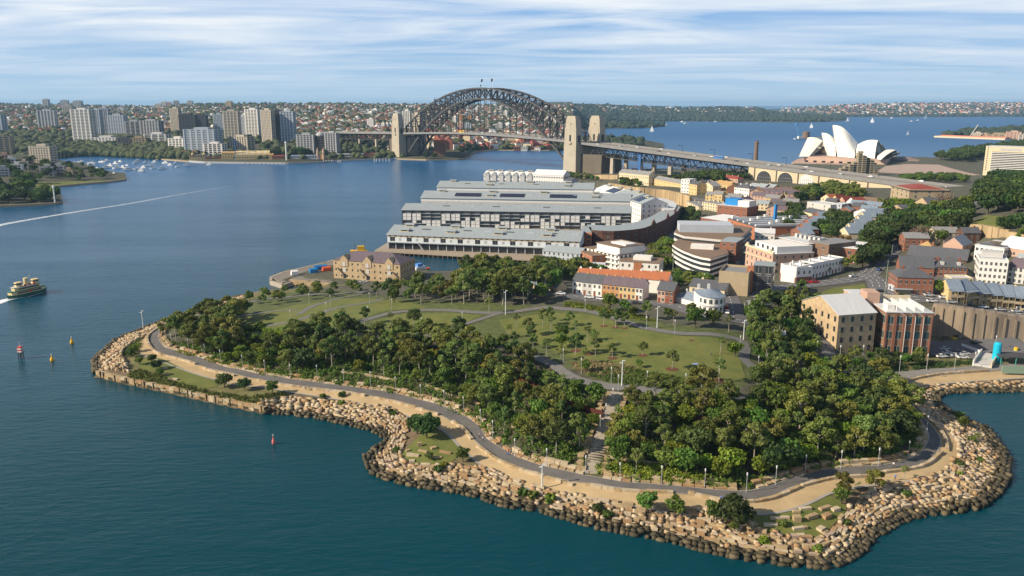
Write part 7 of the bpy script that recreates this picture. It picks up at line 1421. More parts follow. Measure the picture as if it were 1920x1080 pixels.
p = LN.at(357, .03); t = thing('orange_slide', 'orange roller-coaster hump left of the spired fun house', 'roller coaster', p); s = MB(); pts = [Vector((x, 0, 3+9*abs(math.sin(x*.16)))) for x in range(-16, 17, 2)]
for a, b in zip(pts, pts[1:]): s.bar(a, b, 2, 1.2)
s.build('track', wallm('orange'), t); s = MB()
for a in pts[::2]: s.tube((a.x, 0, -2), a, .35, .3, 5)
s.build('trestle', wallm('orange'), t)
for i, (u, v, h, lb) in enumerate(((520,296,20,'huge dark fig tree left of the white ride tower'),(511,294,17,'dark fig tree at the left of the huge fig'),(567,294,21,'huge broad fig tree right of the white ride tower'),(579,294,18,'dark fig tree nearest the stepped glass building'),(556,292,17,'dark fig tree just right of the ride tower'),(800,298,14,'dark foreshore tree under the arch foot'),(815,297,12,'second foreshore tree under the arch foot'),(868,288,13,'dark tree at the tip of the northern foreshore'),(875,280,15,'big dark tree on the northern cove'))): lt(LN, u, v, h, 'fig', lb)
pavil('round orange-roofed brick apartment house under the arch', 814, 836, 263, 'brick', 'tile', 'low', name='apartment_house', cat='apartment house', dep=18)
for i in range(34): pass
# dock piles in front of the park
for i in range(22):
    u = 462+i*7.6; p = LN.at(u, 0); link('pile', PIL, None, (p.x, p.y-5, .5), 0, (1.4, 1.4, 1), 'dark dock pile standing in the water before the amusement park wharf', 'pile', 'dock piles before the amusement park')
for i, u in enumerate((607,612,617,622,634,638,702,706,712,718,724,730)):
    p = G(u, 304.5 if u < 650 else 302.5, 0); s = MB(); s.tube((0, 0, -2), (0, 0, 4.6), .7, .7, 7); o = s.build('ferry_wharf_pile', wallm('white'), None, label='white ferry wharf pile, %s from the left along the northern quay' % ordn(i), cat='pile'); o.location = p
# ------------------------------------------------------------------ boats, ferry, marks
def hull(L, Bm, H_, bow=.35):
    mb = MB(); st = [(-.5, .8, 0), (-.3, .95, 0), (0, 1, 0), (.2, .9, .05), (.38, .5, .15), (.5, .04, .3)]; V = []
    for x, w, z in st: V += [(x*L, -Bm/2*w, H_*(1+z)), (x*L, -Bm/2*w*.75, -.3), (x*L, Bm/2*w*.75, -.3), (x*L, Bm/2*w, H_*(1+z))]
    n = len(st); F = [(4*i+j, 4*(i+1)+j, 4*(i+1)+j+1, 4*i+j+1) for i in range(n-1) for j in range(3)]+[(0,1,2,3)]+[(4*i+3, 4*(i+1)+3, 4*(i+1), 4*i) for i in range(n-1)]; return mb.add(V, F)
WB = M('boat_white', (.78,.78,.77), kind='flat', rough=.35); 
CRU = hull(12, 4, 1.5).mesh('hull', WB), MB().box(-3.5, -1.4, 1.5, 2.6, 1.4, 3.1).box(-2.6, -1.2, 3.1, 1, 1.2, 4.1).mesh('cabin', WB), MB().box(-2.2, -1.5, 2.1, 2.65, 1.5, 2.7).mesh('cabin_windows', GLASS)
YAC = hull(12, 3.4, 1.2).mesh('hull', WB), MB().box(-2.5, -.9, 1.2, 2, .9, 1.9).mesh('cabin', WB), MB().tube((.6, 0, 1), (.6, 0, 16), .14, .08, 5).bar((.6, 0, 2.6), (-4.6, 0, 2.6), .25, .3).mesh('mast', wallm('lgrey'))
def boat(kind, u, v, s, rot, label, group=None, sail=False, z=0):
    p = G(u, v, z); t = thing('yacht' if kind == 'y' else 'motor_boat', label, 'boat', p, rot, group, s)
    for nm, me in zip(('hull', 'cabin', 'mast' if kind == 'y' else 'cabin_windows'), YAC if kind == 'y' else CRU): link(nm, me, t)
    if sail: mb = MB(); mb.add([(.4, .05, 2.8), (-4.4, .5, 2.9), (.5, .05, 15.5), (.9, 0, 1.6), (5.4, .3, 1.6), (.9, 0, 13)], [(0,1,2),(3,4,5)]); mb.build('sail', WB, t)
BT = [(115,305,'y'),(122,306,'y'),(132,307,'y'),(147,310,'y'),(152,304,'m'),(172,306,'y'),(170,311,'m'),(176,308,'y'),(183,317,'m'),(191,304,'y'),(201,302,'m'),(207,311,'m'),(200,315,'m'),(218,307,'m'),(226,303,'m'),(220,316,'m'),(238,310,'y'),(232,315,'m'),(241,319,'m'),(254,307,'m'),(259,303,'m'),(257,318,'m'),(269,314,'m'),(267,321,'m'),(274,305,'m'),(280,311,'y'),(287,316,'m'),(291,305,'m'),(304,317,'m'),(310,306,'m'),(320,310,'m'),(334,313,'m'),(332,306,'m'),(352,311,'m'),(394,309.5,'m'),(215,327,'m'),(110,309,'y'),(160,309,'y'),(141,305,'y')]
for i, (u, v, k) in enumerate(sorted(BT)):
    boat(k, u, v+.5, rnd.uniform(.85, 1.35)*(1 if u != 304 else 1.3), rnd.uniform(-.6, .6)+(3.14 if i % 3 == 0 else 0), ('white motor cruiser' if k == 'm' else 'white yacht with a bare mast')+' moored in the bay, %s from the western end' % ordn(i))
for u, v, s, k, sl, lb in ((1222,247,2.0,'y',1,'white sailing yacht off the southern pylon'),(1249,236,1.6,'y',1,'tiny white sail near the wooded point'),(1286,232.5,2.8,'m',0,'yellowish ferry far out in the eastern harbour'),(1279,229,2.4,'m',0,'white launch below the wooded headland'),(1342,228.8,2.4,'m',0,'white cruiser hugging the wooded headland shore'),(1521,240,1.9,'y',1,'white sail just left above the shell roofs'),(1589,228,2.4,'y',1,'white sail off the tip of the wooded headland'),(1635,230,2.6,'y',1,'white sail right above the shell roofs'),(1673,222.5,3.4,'m',0,'white ship in mid harbour'),(1722,226.5,2.6,'m',0,'small launch right of the mid-harbour ship'),(1736,222,3,'y',1,'white sail far off the eastern hills'),(1702,253,1.3,'y',1,'small pale sail right of the shell roofs'),(1709,228,2,'m',0,'tiny dinghy between mid-harbour ship and launch')):
    boat(k, u, v, s*.8, rnd.uniform(-.5, .5), lb, sail=bool(sl))
def ferry():
    a, b = G(14, 561, 0), G(88, 544, 0); d = b-a; L = d.length; t = thing('ferry', 'green and cream double-ended harbour ferry steaming right near the western edge', 'ferry', (a+b)/2, math.atan2(d.y, d.x)); hb = 6.2
    GRN = M('ferry_green', (.03,.14,.09), kind='flat', rough=.4); CRM = M('ferry_cream', (.72,.58,.30), (.64,.50,.26), .4, .6)
    mb = MB(); n = 13; V = []
    for i in range(n):
        x = -1+2*i/(n-1); w = (1-abs(x)**3.2)*.9+.06; sh = 1.5+.5*x*x; V += [(x*L/2, -hb/2*w, sh), (x*L/2*.97, -hb/2*w*.85, -.4), (x*L/2*.97, hb/2*w*.85, -.4), (x*L/2, hb/2*w, sh)]
    mb.add(V, [(4*i+j, 4*(i+1)+j, 4*(i+1)+j+1, 4*i+j+1) for i in range(n-1) for j in range(3)]+[(4*i+3, 4*(i+1)+3, 4*(i+1), 4*i) for i in range(n-1)]); mb.build('hull', GRN, t)
    def dk(nm, x0, x1, w, z0, z1, mat=CRM, pt=.18):
        P = [(x0, -w*.3), (x0+(x1-x0)*pt, -w/2), (x1-(x1-x0)*pt, -w/2), (x1, -w*.3), (x1, w*.3), (x1-(x1-x0)*pt, w/2), (x0+(x1-x0)*pt, w/2), (x0, w*.3)]; m = MB(); m.prism(P, z0, z1); return m.build(nm, mat, t)
    dk('main_deck', -L*.43, L*.40, hb*.92, 1.7, 3.4); dk('deck_edge', -L*.45, L*.43, hb, 3.41, 3.75, GRN); dk('upper_deck', -L*.34, L*.30, hb*.8, 3.76, 5.5); dk('roof', -L*.36, L*.33, hb*.88, 5.51, 5.75, wallm('lgrey'))
    me = winmesh(.9, .8, GLASS, None)
    for i in range(16):
        for s in (-1, 1): link('window', me, t, (-L*.30+L*.56*i/15, s*hb*.46*1.0, 2.2), 0 if s < 0 else math.pi); 
    for i in range(12):
        for s in (-1, 1): link('window', me, t, (-L*.24+L*.44*i/11, s*hb*.40, 4.3), 0 if s < 0 else math.pi)
    for x in (-.2, .22): dk('wheelhouse', L*x-1.8, L*x+1.8, 3.2, 5.76, 8.2); dk('wheelhouse_glass', L*x-1.9, L*x+1.9, 3.3, 6.9, 7.6, GLASS)
    s = MB(); s.lathe((0, 0), [(1.3, 5.76), (1.2, 9.3), (1.35, 9.4), (1.2, 9.8)], 12); s.build('funnel', CRM, t); s = MB(); s.tube((L*.1, 0, 5.8), (L*.1, 0, 12), .12, .07, 5); s.bar((L*.1, -1.2, 10.5), (L*.1, 1.2, 10.5), .1, .1); s.build('mast', wallm('lgrey'), t)
    for x in (-.1, .02, .12): s = MB(); s.box(L*x, -2, 5.76, L*x+1.2, -1.2, 6.6); s.build('life_raft', M('raft_orange', (.6,.10,.04), kind='flat'), t)
    s = MB(); s.box(-.9, -hb*.47, 2.0, 1.0, -hb*.461, 3.2); s.build('side_emblem', M('emblem_red', (.55,.03,.03), kind='flat'), t)
    return a, b
FA, FB = ferry()
def foam():
    m = bpy.data.materials.new('foam'); m.use_nodes = True; nt = m.node_tree; n = nt.nodes; L = nt.links; p = n['Principled BSDF']; p.inputs['Base Color'].default_value = (.75, .8, .83, 1); p.inputs['Roughness'].default_value = .8
    g = n.new('ShaderNodeNewGeometry'); t = n.new('ShaderNodeTexNoise'); t.inputs['Scale'].default_value = .35; t.inputs['Detail'].default_value = 8; t.inputs['Roughness'].default_value = .7; L.new(g.outputs['Position'], t.inputs[0])
    a = n.new('ShaderNodeAttribute'); a.attribute_name = 'dens'; s = n.new('ShaderNodeMath'); s.operation = 'ADD'; L.new(t.outputs[0], s.inputs[0]); L.new(a.outputs['Fac'], s.inputs[1])
    r = n.new('ShaderNodeMapRange'); r.inputs[1].default_value = .86; r.inputs[2].default_value = 1.4; L.new(s.outputs[0], r.inputs[0]); L.new(r.outputs[0], p.inputs['Alpha']); return m
FOAM = foam()
def wake(pts, w0, w1, d0, d1, label, z=.06):
    P = [G(u, v, z) for u, v in pts]; C = spline([tuple(p.xy) for p in P], 6); V = []; D = []; n = len(C); k = 6
    for i, c in enumerate(C):
        d = (C[min(i+1, n-1)]-C[max(i-1, 0)]).normalized(); nn = Vector((-d.y, d.x)); q = i/(n-1); w = w0+(w1-w0)*q
        for j in range(k+1): f = j/k*2-1; V.append((c.x+nn.x*w*f/2, c.y+nn.y*w*f/2, z)); D.append((d0+(d1-d0)*q)*(1-f*f)**.7)
    F = np.array([(i*(k+1)+j, (i+1)*(k+1)+j, (i+1)*(k+1)+j+1, i*(k+1)+j+1) for i in range(n-1) for j in range(k)]); me = npmesh('foam', np.array(V), F, FOAM); at = me.attributes.new('dens', 'FLOAT', 'POINT'); at.data.foreach_set('value', np.array(D, dtype=np.float32)); link('foam', me, kind='stuff', label=label, cat='foam')
wake([(-60,438),(0,422),(60,411),(150,396),(240,382),(330,366),(400,354),(430,349)], 13, 11, .78, .42, 'long white wake crossing the harbour on the left')
wake([(-60,588),(-20,573),(12,562),(30,558)], 12, 7, .95, 1.0, 'white foam churned up behind the ferry'); wake([(12,562),(50,557),(88,546)], 2.6, 1.4, .75, .6, 'white foam along the side of the ferry')
def buoy(u, v, label, mat, r=.72):
    p = G(u, v, 0); t = thing('buoy', label, 'buoy', p); s = MB(); s.lathe((0, 0), [(r*.7, -.5), (r*1.1, .2), (r*1.1, .9), (r*.8, 1.3), (r*.3, 2.0), (r*.25, 2.6), (.05, 2.8)], 12); s.build('float', mat, t); s = MB(); s.lathe((0, 0), [(r*.3, 2.81), (r*.3, 3.2)], 8); s.build('light', wallm('white'), t)
YEL = M('buoy_yellow', (.75,.42,.02), kind='flat'); buoy(135, 644, 'yellow round buoy further out towards the western point', YEL); buoy(98, 677, 'yellow round buoy nearer the beacon', YEL); buoy(513, 832, 'small pinkish red buoy alone in the front water', M('buoy_red', (.6,.16,.14), kind='flat'), .5)
p = G(40, 672, 0); t = thing('channel_beacon', 'red and white striped channel beacon standing in the water', 'beacon', p); s = MB()
for x in (-.8, .8):
    for y in (-.8, .8): s.tube((x, y, -2), (x*.7, y*.7, 2.6), .2, .2, 6)
s.build('legs', wallm('dark'), t); s = MB(); s.box(-1.1, -1.1, 2.6, 1.1, 1.1, 2.9); s.build('platform', wallm('dark'), t); s = MB()
for i in range(4): s.box(-.8, -.8, 2.9+i*.6, .8, .8, 3.5+i*.6, i % 2)
s.build('striped_body', [wallm('white'), M('beacon_red', (.6,.08,.05), kind='flat')], t); s = MB(); s.tube((0, 0, 5.3), (0, 0, 7.4), .12, .08, 6); s.build('lantern_pole', wallm('white'), t)
# crane barge, little fort, naval quay
p = G(1499, 261, 0); t = thing('crane_barge', 'white barge with a tall blue crane beside the little round fort', 'barge', p, .3); s = MB(); s.box(-18, -6, -1, 18, 6, 2.4); s.build('deck', wallm('grey'), t); s = MB(); s.box(-6, -4, 2.4, 8, 4, 9); s.build('cabin', wallm('white'), t); s = MB(); s.bar((-4, 0, 5), (-14, 0, 46), 1.4, 1.4); s.box(-17, -2, 44, -10, 2, 48); s.build('crane_jib', M('crane_blue', (.1,.35,.6), kind='flat'), t)
p = G(1511, 259.5, 0); t = thing('round_fort', 'small round brown stone fort on a low rock island', 'fort', p); s = MB(); s.lathe((0, 0), [(12, -1), (10.5, 17), (11.2, 17.5), (11, 20), (7, 20.2), (5, 22)], 18); s.build('tower', wallm('brown'), t); s = MB(); s.prism([(-16, -8), (60, -6), (66, 2), (60, 10), (-14, 12)], -1, 4); s.build('rock_base', wallm('tan'), t)
p0, p1 = G(1751, 257.5, 0), G(1884, 262.5, 0); t = thing('naval_quay', 'long low pink and white quay stretching from the eastern island', 'quay', p0, math.atan2((p1-p0).y, (p1-p0).x)); L_ = (p1-p0).length; s = MB(); s.box(0, 0, -1, L_, 30, 5); s.build('quay_wall', wallm('cream'), t); s = MB(); s.box(20, 4, 5.01, L_, 26, 8); s.build('red_fence', M('salmon', (.6,.2,.14), kind='flat'), t)
s = MB(); s.bar((L_*.48, 15, 5), (L_*.58, 15, 44), 2, 2); s.build('dock_crane', wallm('lgrey'), t)
for u0, u1, vt, vb, st, lb in ((1826,1840,249,257,'beige','cream block on the naval island'),(1841,1856,251,258,'pink','pinkish long store on the naval island'),(1856,1888,251,259,'tan','long tan store on the naval island'),(1890,1912,247,260,'pink','red-roofed tower block on the naval island'),(1914,1935,252,262,'beige','cream building at the edge of the naval island')):
    tower(lb, u0, u1, vt, vb, st, LG, -8, piers=4, cat='naval building', name='naval_building')
# ------------------------------------------------------------------ streets, cars and trees of the town
STR = [([(975,541),(985,543),(1042,551),(1120,561),(1200,567),(1262,574),(1300,586),(1345,594)], 9, 'street'), ([(1358,545),(1368,560),(1374,580),(1380,600),(1420,600)], 9, 'street'), ([(1400,556),(1440,543),(1500,536),(1552,530),(1600,524),(1627,515),(1640,502),(1652,490),(1668,474),(1690,458),(1720,448)], 11, 'road'), ([(1627,518),(1645,528),(1655,545),(1700,556),(1735,559),(1815,569.5),(1870,576),(1915,583),(1995,593)], 11, 'road'),
 ([(1440,543),(1400,535),(1385,520),(1385,505),(1400,480)], 8, 'street'), ([(1110,478),(1180,472),(1230,462),(1265,440),(1285,420),(1290,400)], 9, 'road'), ([(1455,470),(1462,440),(1480,415),(1500,395),(1530,385)], 8, 'street'), ([(1590,470),(1600,440),(1640,415),(1680,400)], 8, 'street'), ([(1750,560),(1760,520),(1790,500),(1830,540)], 6, 'street'), ([(1730,448),(1780,440),(1800,415),(1840,370)], 7, 'street'), ([(1180,357),(1240,362),(1300,372),(1350,380)], 6, 'street')]
SRD = M('street_asphalt', (.135,.135,.145), (.10,.10,.108), .25, .9); MARK = M('road_marking', (.7,.7,.68), kind='flat')
for i, (px, w, nm) in enumerate(STR):
    o, C = ribbon(nm, px, w, SRD, .2+.012*i, kind='structure')
    if w > 8.5:
        for off in ((0,) if w < 10 else (0, -w*.28, w*.28)):
            mb = MB()
            for a, b in zip(C[::2], C[1::2]):
                d = (b-a).normalized(); n_ = Vector((-d.y, d.x)); q = [a+n_*(off-.12), b+n_*(off-.12), b+n_*(off+.12), a+n_*(off+.12)]; mb.add([(p.x, p.y, T(p.x, p.y)+.36+.012*i) for p in q], [(0, 1, 2, 3)])
            mb.build('road_marking', MARK, kind='structure')
drape('car_park', wpoly([(1744,640),(1744,668),(1790,672),(1835,676),(1858,662),(1920,668),(1995,672),(1995,648),(1920,643),(1830,638)]), SRD, .45, 4., kind='structure')
drape('lawn', wpoly([(1520,556),(1560,541),(1620,534),(1626,542),(1592,551),(1548,563)]), LAWN, .3, 3., kind='structure'); drape('lawn', wpoly([(1815,420),(1850,404),(1905,408),(1908,428),(1850,432)]), LAWN, .3, 4., kind='structure')
drape('forecourt', [tuple(G(u, v, 4).xy) for u, v in [(1640,324),(1720,330),(1800,332),(1840,328),(1760,312),(1700,310),(1660,312)]], M('pink_paving', (.40,.30,.25), (.34,.26,.21), .1, .9), .4, 12., kind='structure')
CARM = {}
def carmesh(c):
    if c not in CARM:
        pm = M('car_paint_'+c, {'white': (.75,.75,.75), 'grey': (.30,.31,.33), 'dark': (.035,.038,.045), 'blue': (.04,.08,.22), 'red': (.45,.02,.02), 'silver': (.5,.51,.53)}[c], kind='flat', rough=.25, spec=.6)
        b = MB(); pr = [(-2.2,.35),(-2.25,.75),(-2.1,1.0),(-1.2,1.05),(1.0,1.0),(2.0,.85),(2.25,.65),(2.2,.35)]
        V = [(x, y, z) for y in (-.9, .9) for x, z in pr]; k = len(pr); b.add(V, [tuple(range(k))[::-1], tuple(range(k, 2*k))]+[(i, (i+1) % k, k+(i+1) % k, k+i) for i in range(k)])
        b.add([(x, y, 1.5) for y in (-.7, .7) for x in (-1.2, .3)]+[(x, y, 1.46) for y in (-.72, .72) for x in (-1.25, .35)], [(0, 1, 3, 2)])
        g_ = MB(); V = [(-1.85,-.85,1.0),(1.1,-.85,1.0),(1.1,.85,1.0),(-1.85,.85,1.0),(-1.25,-.7,1.48),(.35,-.7,1.48),(.35,.7,1.48),(-1.25,.7,1.48)]; g_.add(V, [(0,1,5,4),(1,2,6,5),(2,3,7,6),(3,0,4,7)])
        w = MB().tube((0, -.12, 0), (0, .12, 0), .34, .34, 10).mesh('wheel', M('tyre', (.02,.02,.02), kind='flat')); CARM[c] = (b.mesh('body', pm), g_.mesh('cabin_glass', GLASS), w)
    return CARM[c]
CN = {}
def car(u, v, rot, c, where, pos=None, z=None, s=1.):
    p = pos or GT(u, v); k = (c, where); CN[k] = CN.get(k, 0)+1
    t = thing('parked_car' if 'parked' in where else 'car', '%s car %s, %s of that colour' % (c, where, ordn(CN[k]-1)), 'car', (p[0], p[1], (p[2] if z is None else z)+.25), rot, 'cars '+where.split(',')[0], s)
    b, g_, w = carmesh(c); link('body', b, t); link('cabin_glass', g_, t)
    for x in (-1.4, 1.4):
        for y in (-.85, .85): link('wheel', w, t, (x, y, .34))
hs = math.atan2(*(GT(1915, 583)-GT(1815, 569)).yx)
for u, v, c in ((1742,556,'silver'),(1770,560,'white'),(1798,563,'white'),(1842,568,'blue'),(1785,569,'silver'),(1818,574,'dark'),(1843,578,'white'),(1875,583,'silver'),(1906,586,'silver'),(1913,579,'white'),(1747,567,'white')): car(u, v, hs, c, 'parked along the street above the retaining wall')
for u, v, c, r in ((1771,657,'silver',.1),(1765,671,'white',.05),(1777,665,'white',.2),(1797,663,'dark',.1),(1808,666,'silver',0),(1805,673,'white',-.05),(1792,669,'grey',.1),(1660,667,'silver',.5),(1672,667,'dark',.5),(1830,645,'dark',.1)): car(u, v, r, c, 'parked in the car park beside the brick store')
for u, v, c in ((632,516.5,'dark'),(638,517,'white'),(650,517.6,'silver'),(657,518,'blue'),(671,519,'white'),(688,523,'silver'),(711,526,'silver'),(664,530,'white'),(670,531,'silver'),(682,531,'white'),(712,521,'white')): car(u, v, .2, c, 'parked in front of the sandstone warehouse', pos=G(u, v, 2.7))
for u, v, c in ((1127,563,'white'),(1139,564,'white'),(1150,566,'silver'),(1193,570,'dark'),(1105,560,'white'),(1052,553,'white')): car(u, v, -.3, c, 'parked on the street facing the lawn')
for u, v, c, r in ((1362,579,'red',1.2),(1364,588,'white',1.2),(1515,532,'red',0),(1528,531,'red',.1),(1651,548,'dark',-.2),(1605,494,'silver',.8),(1600,520,'white',.3),(1648,508,'blue',.9),(1692,462,'white',.8),(1365,505,'white',.2),(1373,511,'silver',.2),(1383,495,'white',.9)): car(u, v, r, c, 'driving through the old town')
for i, s in enumerate((-60,-95,-118,-150,-172,-196,-231,-250,-262,-300,-322,-345,-352,-380,-395,-410,-440,-470,-520,-560,70,160,250,330,420)):
    w = (-20, -8, 4, 20, -13)[i % 5]; p = BP(s, w, deckz(s)); car(0, 0, math.atan2(BD.y, BD.x), ('white', 'white', 'silver', 'dark', 'white')[i*7 % 5], 'driving on the bridge deck', pos=p, z=p.z-.2, s=1.35)
s = svu(1330, 296)[0]; t = thing('blue_bus', 'blue bus crossing the bridge approach', 'bus', BP(s, -4, deckz(s)+.05), math.atan2(BD.y, BD.x)); f = MB(); f.box(-7, -1.4, .5, 7, 1.4, 3.4); f.build('body', M('bus_blue', (.08,.25,.62), kind='flat'), t); f = MB(); f.box(-6.4, -1.45, 1.7, 6.4, 1.45, 2.8); f.build('window_band', GLASS, t)
s = svu(862, 246)[0] if False else SPAN*.62; t = thing('yellow_bus', 'yellow bus on the bridge deck inside the arch', 'bus', BP(s, -10, deckz(s)+.05), math.atan2(BD.y, BD.x)); f = MB(); f.box(-8, -1.4, .5, 8, 1.4, 3.8); f.build('body', M('bus_yellow', (.75,.5,.04), kind='flat'), t); f = MB(); f.box(-7, -1.45, 1.9, 7, 1.45, 3); f.build('window_band', GLASS, t)
for i, s in enumerate((-75,-130,-185,-240,-300,-350,-410,-470)):
    t = thing('road_gantry', 'dark lamp gantry over the bridge approach, %s from the stone pylon' % ordn(i), 'gantry', BP(s, 23, deckz(s)), math.atan2(BD.y, BD.x)); f = MB(); f.tube((0, 0, 0), (0, 0, 9), .3, .22, 6); f.build('pole', STEEL, t); f = MB(); f.bar((0, 0, 9), (0, 9, 9.4), .4, .4); f.box(-.8, 6, 8.8, .8, 9, 9.3); f.build('arm', STEEL, t)
def twood(px, dmin, mix, hr, label, group, rs, tries=900):
    for x, y in scatter(wpoly(px), dmin, tries, (), 0, rs):
        g = random.Random(int(x*13+y*7)); sp = g.choices([m for m, _ in mix], [w for _, w in mix])[0]
        tree(sp, x, y, g.uniform(*hr), {'fig':'big dark fig tree ','gum':'gum tree ','mid':'leafy green tree ','olive':'olive-green tree ','acacia':'bright green tree ','bare':'leafless twiggy tree ','autumn':'rust-leaved tree '}[sp]+label, sp+' trees '+group)
F_ = (('fig', 4), ('mid', 1)); G_ = (('fig', 2), ('mid', 3), ('olive', 2))
twood([(1828,385),(1845,358),(1920,345),(1990,350),(1990,412),(1905,405),(1850,402),(1835,398)], 9.5, F_, (14,18), 'crowning the grassy hilltop at the eastern edge', 'on the hilltop', 1, 1500)
twood([(1870,428),(1908,430),(1990,440),(1990,460),(1900,446)], 9, F_, (9,12), 'above the rock cutting', 'above the rock cutting', 2)
twood([(1640,440),(1680,420),(1705,408),(1760,405),(1812,392),(1812,420),(1795,438),(1765,440),(1720,440),(1690,452),(1650,478),(1622,470)], 9.5, F_, (11,15), 'in the park between old town and hill', 'between old town and hill', 3, 1500)
twood([(1700,462),(1740,462),(1765,462),(1760,448),(1720,452)], 8, (('fig',2),('mid',1),('bare',1)), (8,11), 'behind the slate-roofed rows', 'behind the slate roofs', 4)
twood([(1535,440),(1560,414),(1600,424),(1585,438),(1560,450)], 8, F_, (9,12), 'between the two diagonal house rows', 'between the diagonal rows', 5)
twood([(1455,425),(1480,395),(1505,395),(1500,420),(1475,440)], 8, F_, (8,11), 'on the shaded street by the blue scaffold', 'by the blue scaffold', 6)
twood([(1612,492),(1628,470),(1655,476),(1650,492),(1635,505),(1615,505)], 6.5, F_, (9,12), 'at the shaded road junction', 'at the road junction', 7)
twood([(1505,527),(1545,520),(1600,508),(1602,500),(1550,510),(1510,519)], 6.5, (('olive',3),('mid',1)), (6,8.5), 'lining the street of white terraces', 'before the white terraces', 8)
twood([(1284,342),(1345,338),(1352,348),(1290,352)], 9, F_, (13,17), 'beneath the bridge truss', 'beneath the bridge truss', 9)
twood([(1200,338),(1284,336),(1400,330),(1400,338),(1290,341),(1210,343)], 9, F_, (7,10), 'in the shade under the bridge approach', 'under the approach', 10)
twood([(1160,352),(1182,352),(1200,352),(1198,346),(1162,344)], 7, G_, (8,11), 'at the cliff top by the long cream terrace', 'at the cliff top', 11)
twood([(1222,480),(1250,462),(1258,476),(1250,505),(1235,512),(1222,500)], 5.5, (('acacia',2),('mid',3),('bare',1)), (8,11), 'between the curved brick front and the offices', 'by the curved brick front', 12)
twood([(1225,530),(1262,526),(1300,530),(1330,533),(1330,543),(1290,540),(1232,542)], 6, G_, (6,9), 'behind the terraces and corner house', 'behind the terraces', 13)
twood([(1262,405),(1285,398),(1312,402),(1305,418),(1282,428),(1268,420)], 7, F_, (6,9), 'at the shady foot of the cliff', 'at the cliff foot', 14)
twood([(1150,348),(1200,356),(1243,362),(1285,372),(1290,378),(1240,370),(1195,362)], 9, (('mid',1),('olive',1)), (4,6), 'growing on the tan cliff', 'on the cliff', 15, 200)
twood([(1488,372),(1530,362),(1560,358),(1610,368),(1620,378),(1580,382),(1540,376),(1500,384)], 8.5, (('olive',2),('mid',1),('fig',1)), (10,14), 'in the gardens below the viaduct', 'below the viaduct', 16)
twood([(1690,338),(1760,334),(1806,338),(1812,343),(1760,344),(1690,346)], 8.5, (('mid',3),('fig',1)), (9,11), 'in the round-topped row beyond the viaduct deck', 'beyond the viaduct', 17)
twood([(1758,300),(1800,290),(1850,284),(1842,300),(1800,305)], 11, F_, (15,20), 'in the gardens beside the cream slab building', 'in the harbour gardens', 18)
twood([(1850,282),(1900,274),(1990,272),(1990,282),(1880,284)], 14, F_, (15,18), 'on the gardens point behind the slab building', 'on the gardens point', 19)
twood([(1640,392),(1680,386),(1705,392),(1660,404)], 8, (('mid',1),('acacia',1)), (7,10), 'near the square tan building', 'near the tan building', 20)
twood([(1010,505),(1090,510),(1130,520),(1070,528),(1000,525)], 6.5, G_, (8,12), 'behind the lawn-facing cottages', 'behind the cottages', 21)
twood([(1060,330),(1100,332),(1120,340),(1080,338)], 8, G_, (5,8), 'by the foot of the stone pylon', 'by the pylon foot', 22)
for sp, u, v, h, lb in (('bare',1725,462,14,'great leafless brown tree in the park behind the slate roofs'),('bare',1768,400,17,'great leafless grey-brown tree beside the steep slate hall'),('autumn',1562,466,9,'rust-orange tree left of its twin above the brick wing'),('autumn',1582,466,10,'rust-orange tree right of its twin above the brick wing'),('autumn',1852,500,7,'russet tree in the school yard'),('bare',1250,500,10,'brown leafless tree before the curved offices'),('mid',1883,572,8,'grey-green street tree before the verandah terraces'),('mid',1757,552,8,'dark tree at the side of the corner pub'),('fig',1688,560,3,'small round street shrub-tree on the traffic island'),('acacia',1622,385,6,'bright yellow-green tree by the brown gabled hall'),('palm',1037,332,11,'tall lone palm standing by the water at the stone pylon'),('mid',1478,372,8,'dark garden tree by the red brick house'),('mid',1805,345,9,'tree at the ramp beyond the square building')):
    p = GT(u, v); tree(sp, p.x, p.y, h, lb)
# ------------------------------------------------------------------ lamps
LMP = MB().tube((0, 0, 0), (0, 0, 5.1), .09, .07, 6).mesh('pole', M('galvanised', (.40,.41,.42), kind='flat', rough=.5)), MB().lathe((0, 0), [(.14, 5.1), (.2, 5.2), (.2, 5.8), (.24, 5.85), (.1, 5.95)], 8).mesh('lamp_head', M('lamp_head', (.6,.61,.62), kind='flat'))
def lamp(u, v, label, s=1., zf=None):
    p = GT(u, v) if zf is None else G(u, v, zf); t = thing('street_lamp', label, 'street lamp', p, 0, None, (s, s, s)); link('pole', LMP[0], t); link('lamp_head', LMP[1], t)
PL = [(301,642),(322,651),(354,660),(384,670),(414,682),(455,692),(497,702),(545,710),(595,712),(645,720),(695,725),(742,735),(789,750),(833,762),(869,774),(901,799),(924,821),(965,857),(1025,876),(1098,890),(1162,904),(1240,910),(1321,916),(1399,924),(1454,910),(1509,889),(1576,880),(1646,875),(1702,862),(1734,837),(1737,812)]
for i, (u, v) in enumerate(PL): lamp(u, v, 'grey lamp post on the planted side of the promenade, %s from its western tip' % ordn(i))
for i, (u, v) in enumerate(sorted([(620,575),(693,570),(690,597),(595,615),(791,620),(867,610),(848,625),(580,572),(1097,585),(1212,619),(1265,626),(1056,682),(1090,701),(1146,719),(1159,734),(1149,760),(1213,727),(1285,732),(1136,790),(1125,812),(1387,657),(1421,697),(1348,716),(612,590),(735,583),(450,606),(545,605)])): lamp(u, v, 'pale lamp post among the park paths, %s counting from the west' % ordn(i), 1)
for i, (u, v) in enumerate([(1531,670),(1574,678),(1617,677),(1686,697),(1737,694),(1789,694),(1826,690),(1865,658)]): lamp(u, v, 'grey lamp post near the cove plaza and lane, %s from the west' % ordn(i), 1.15)
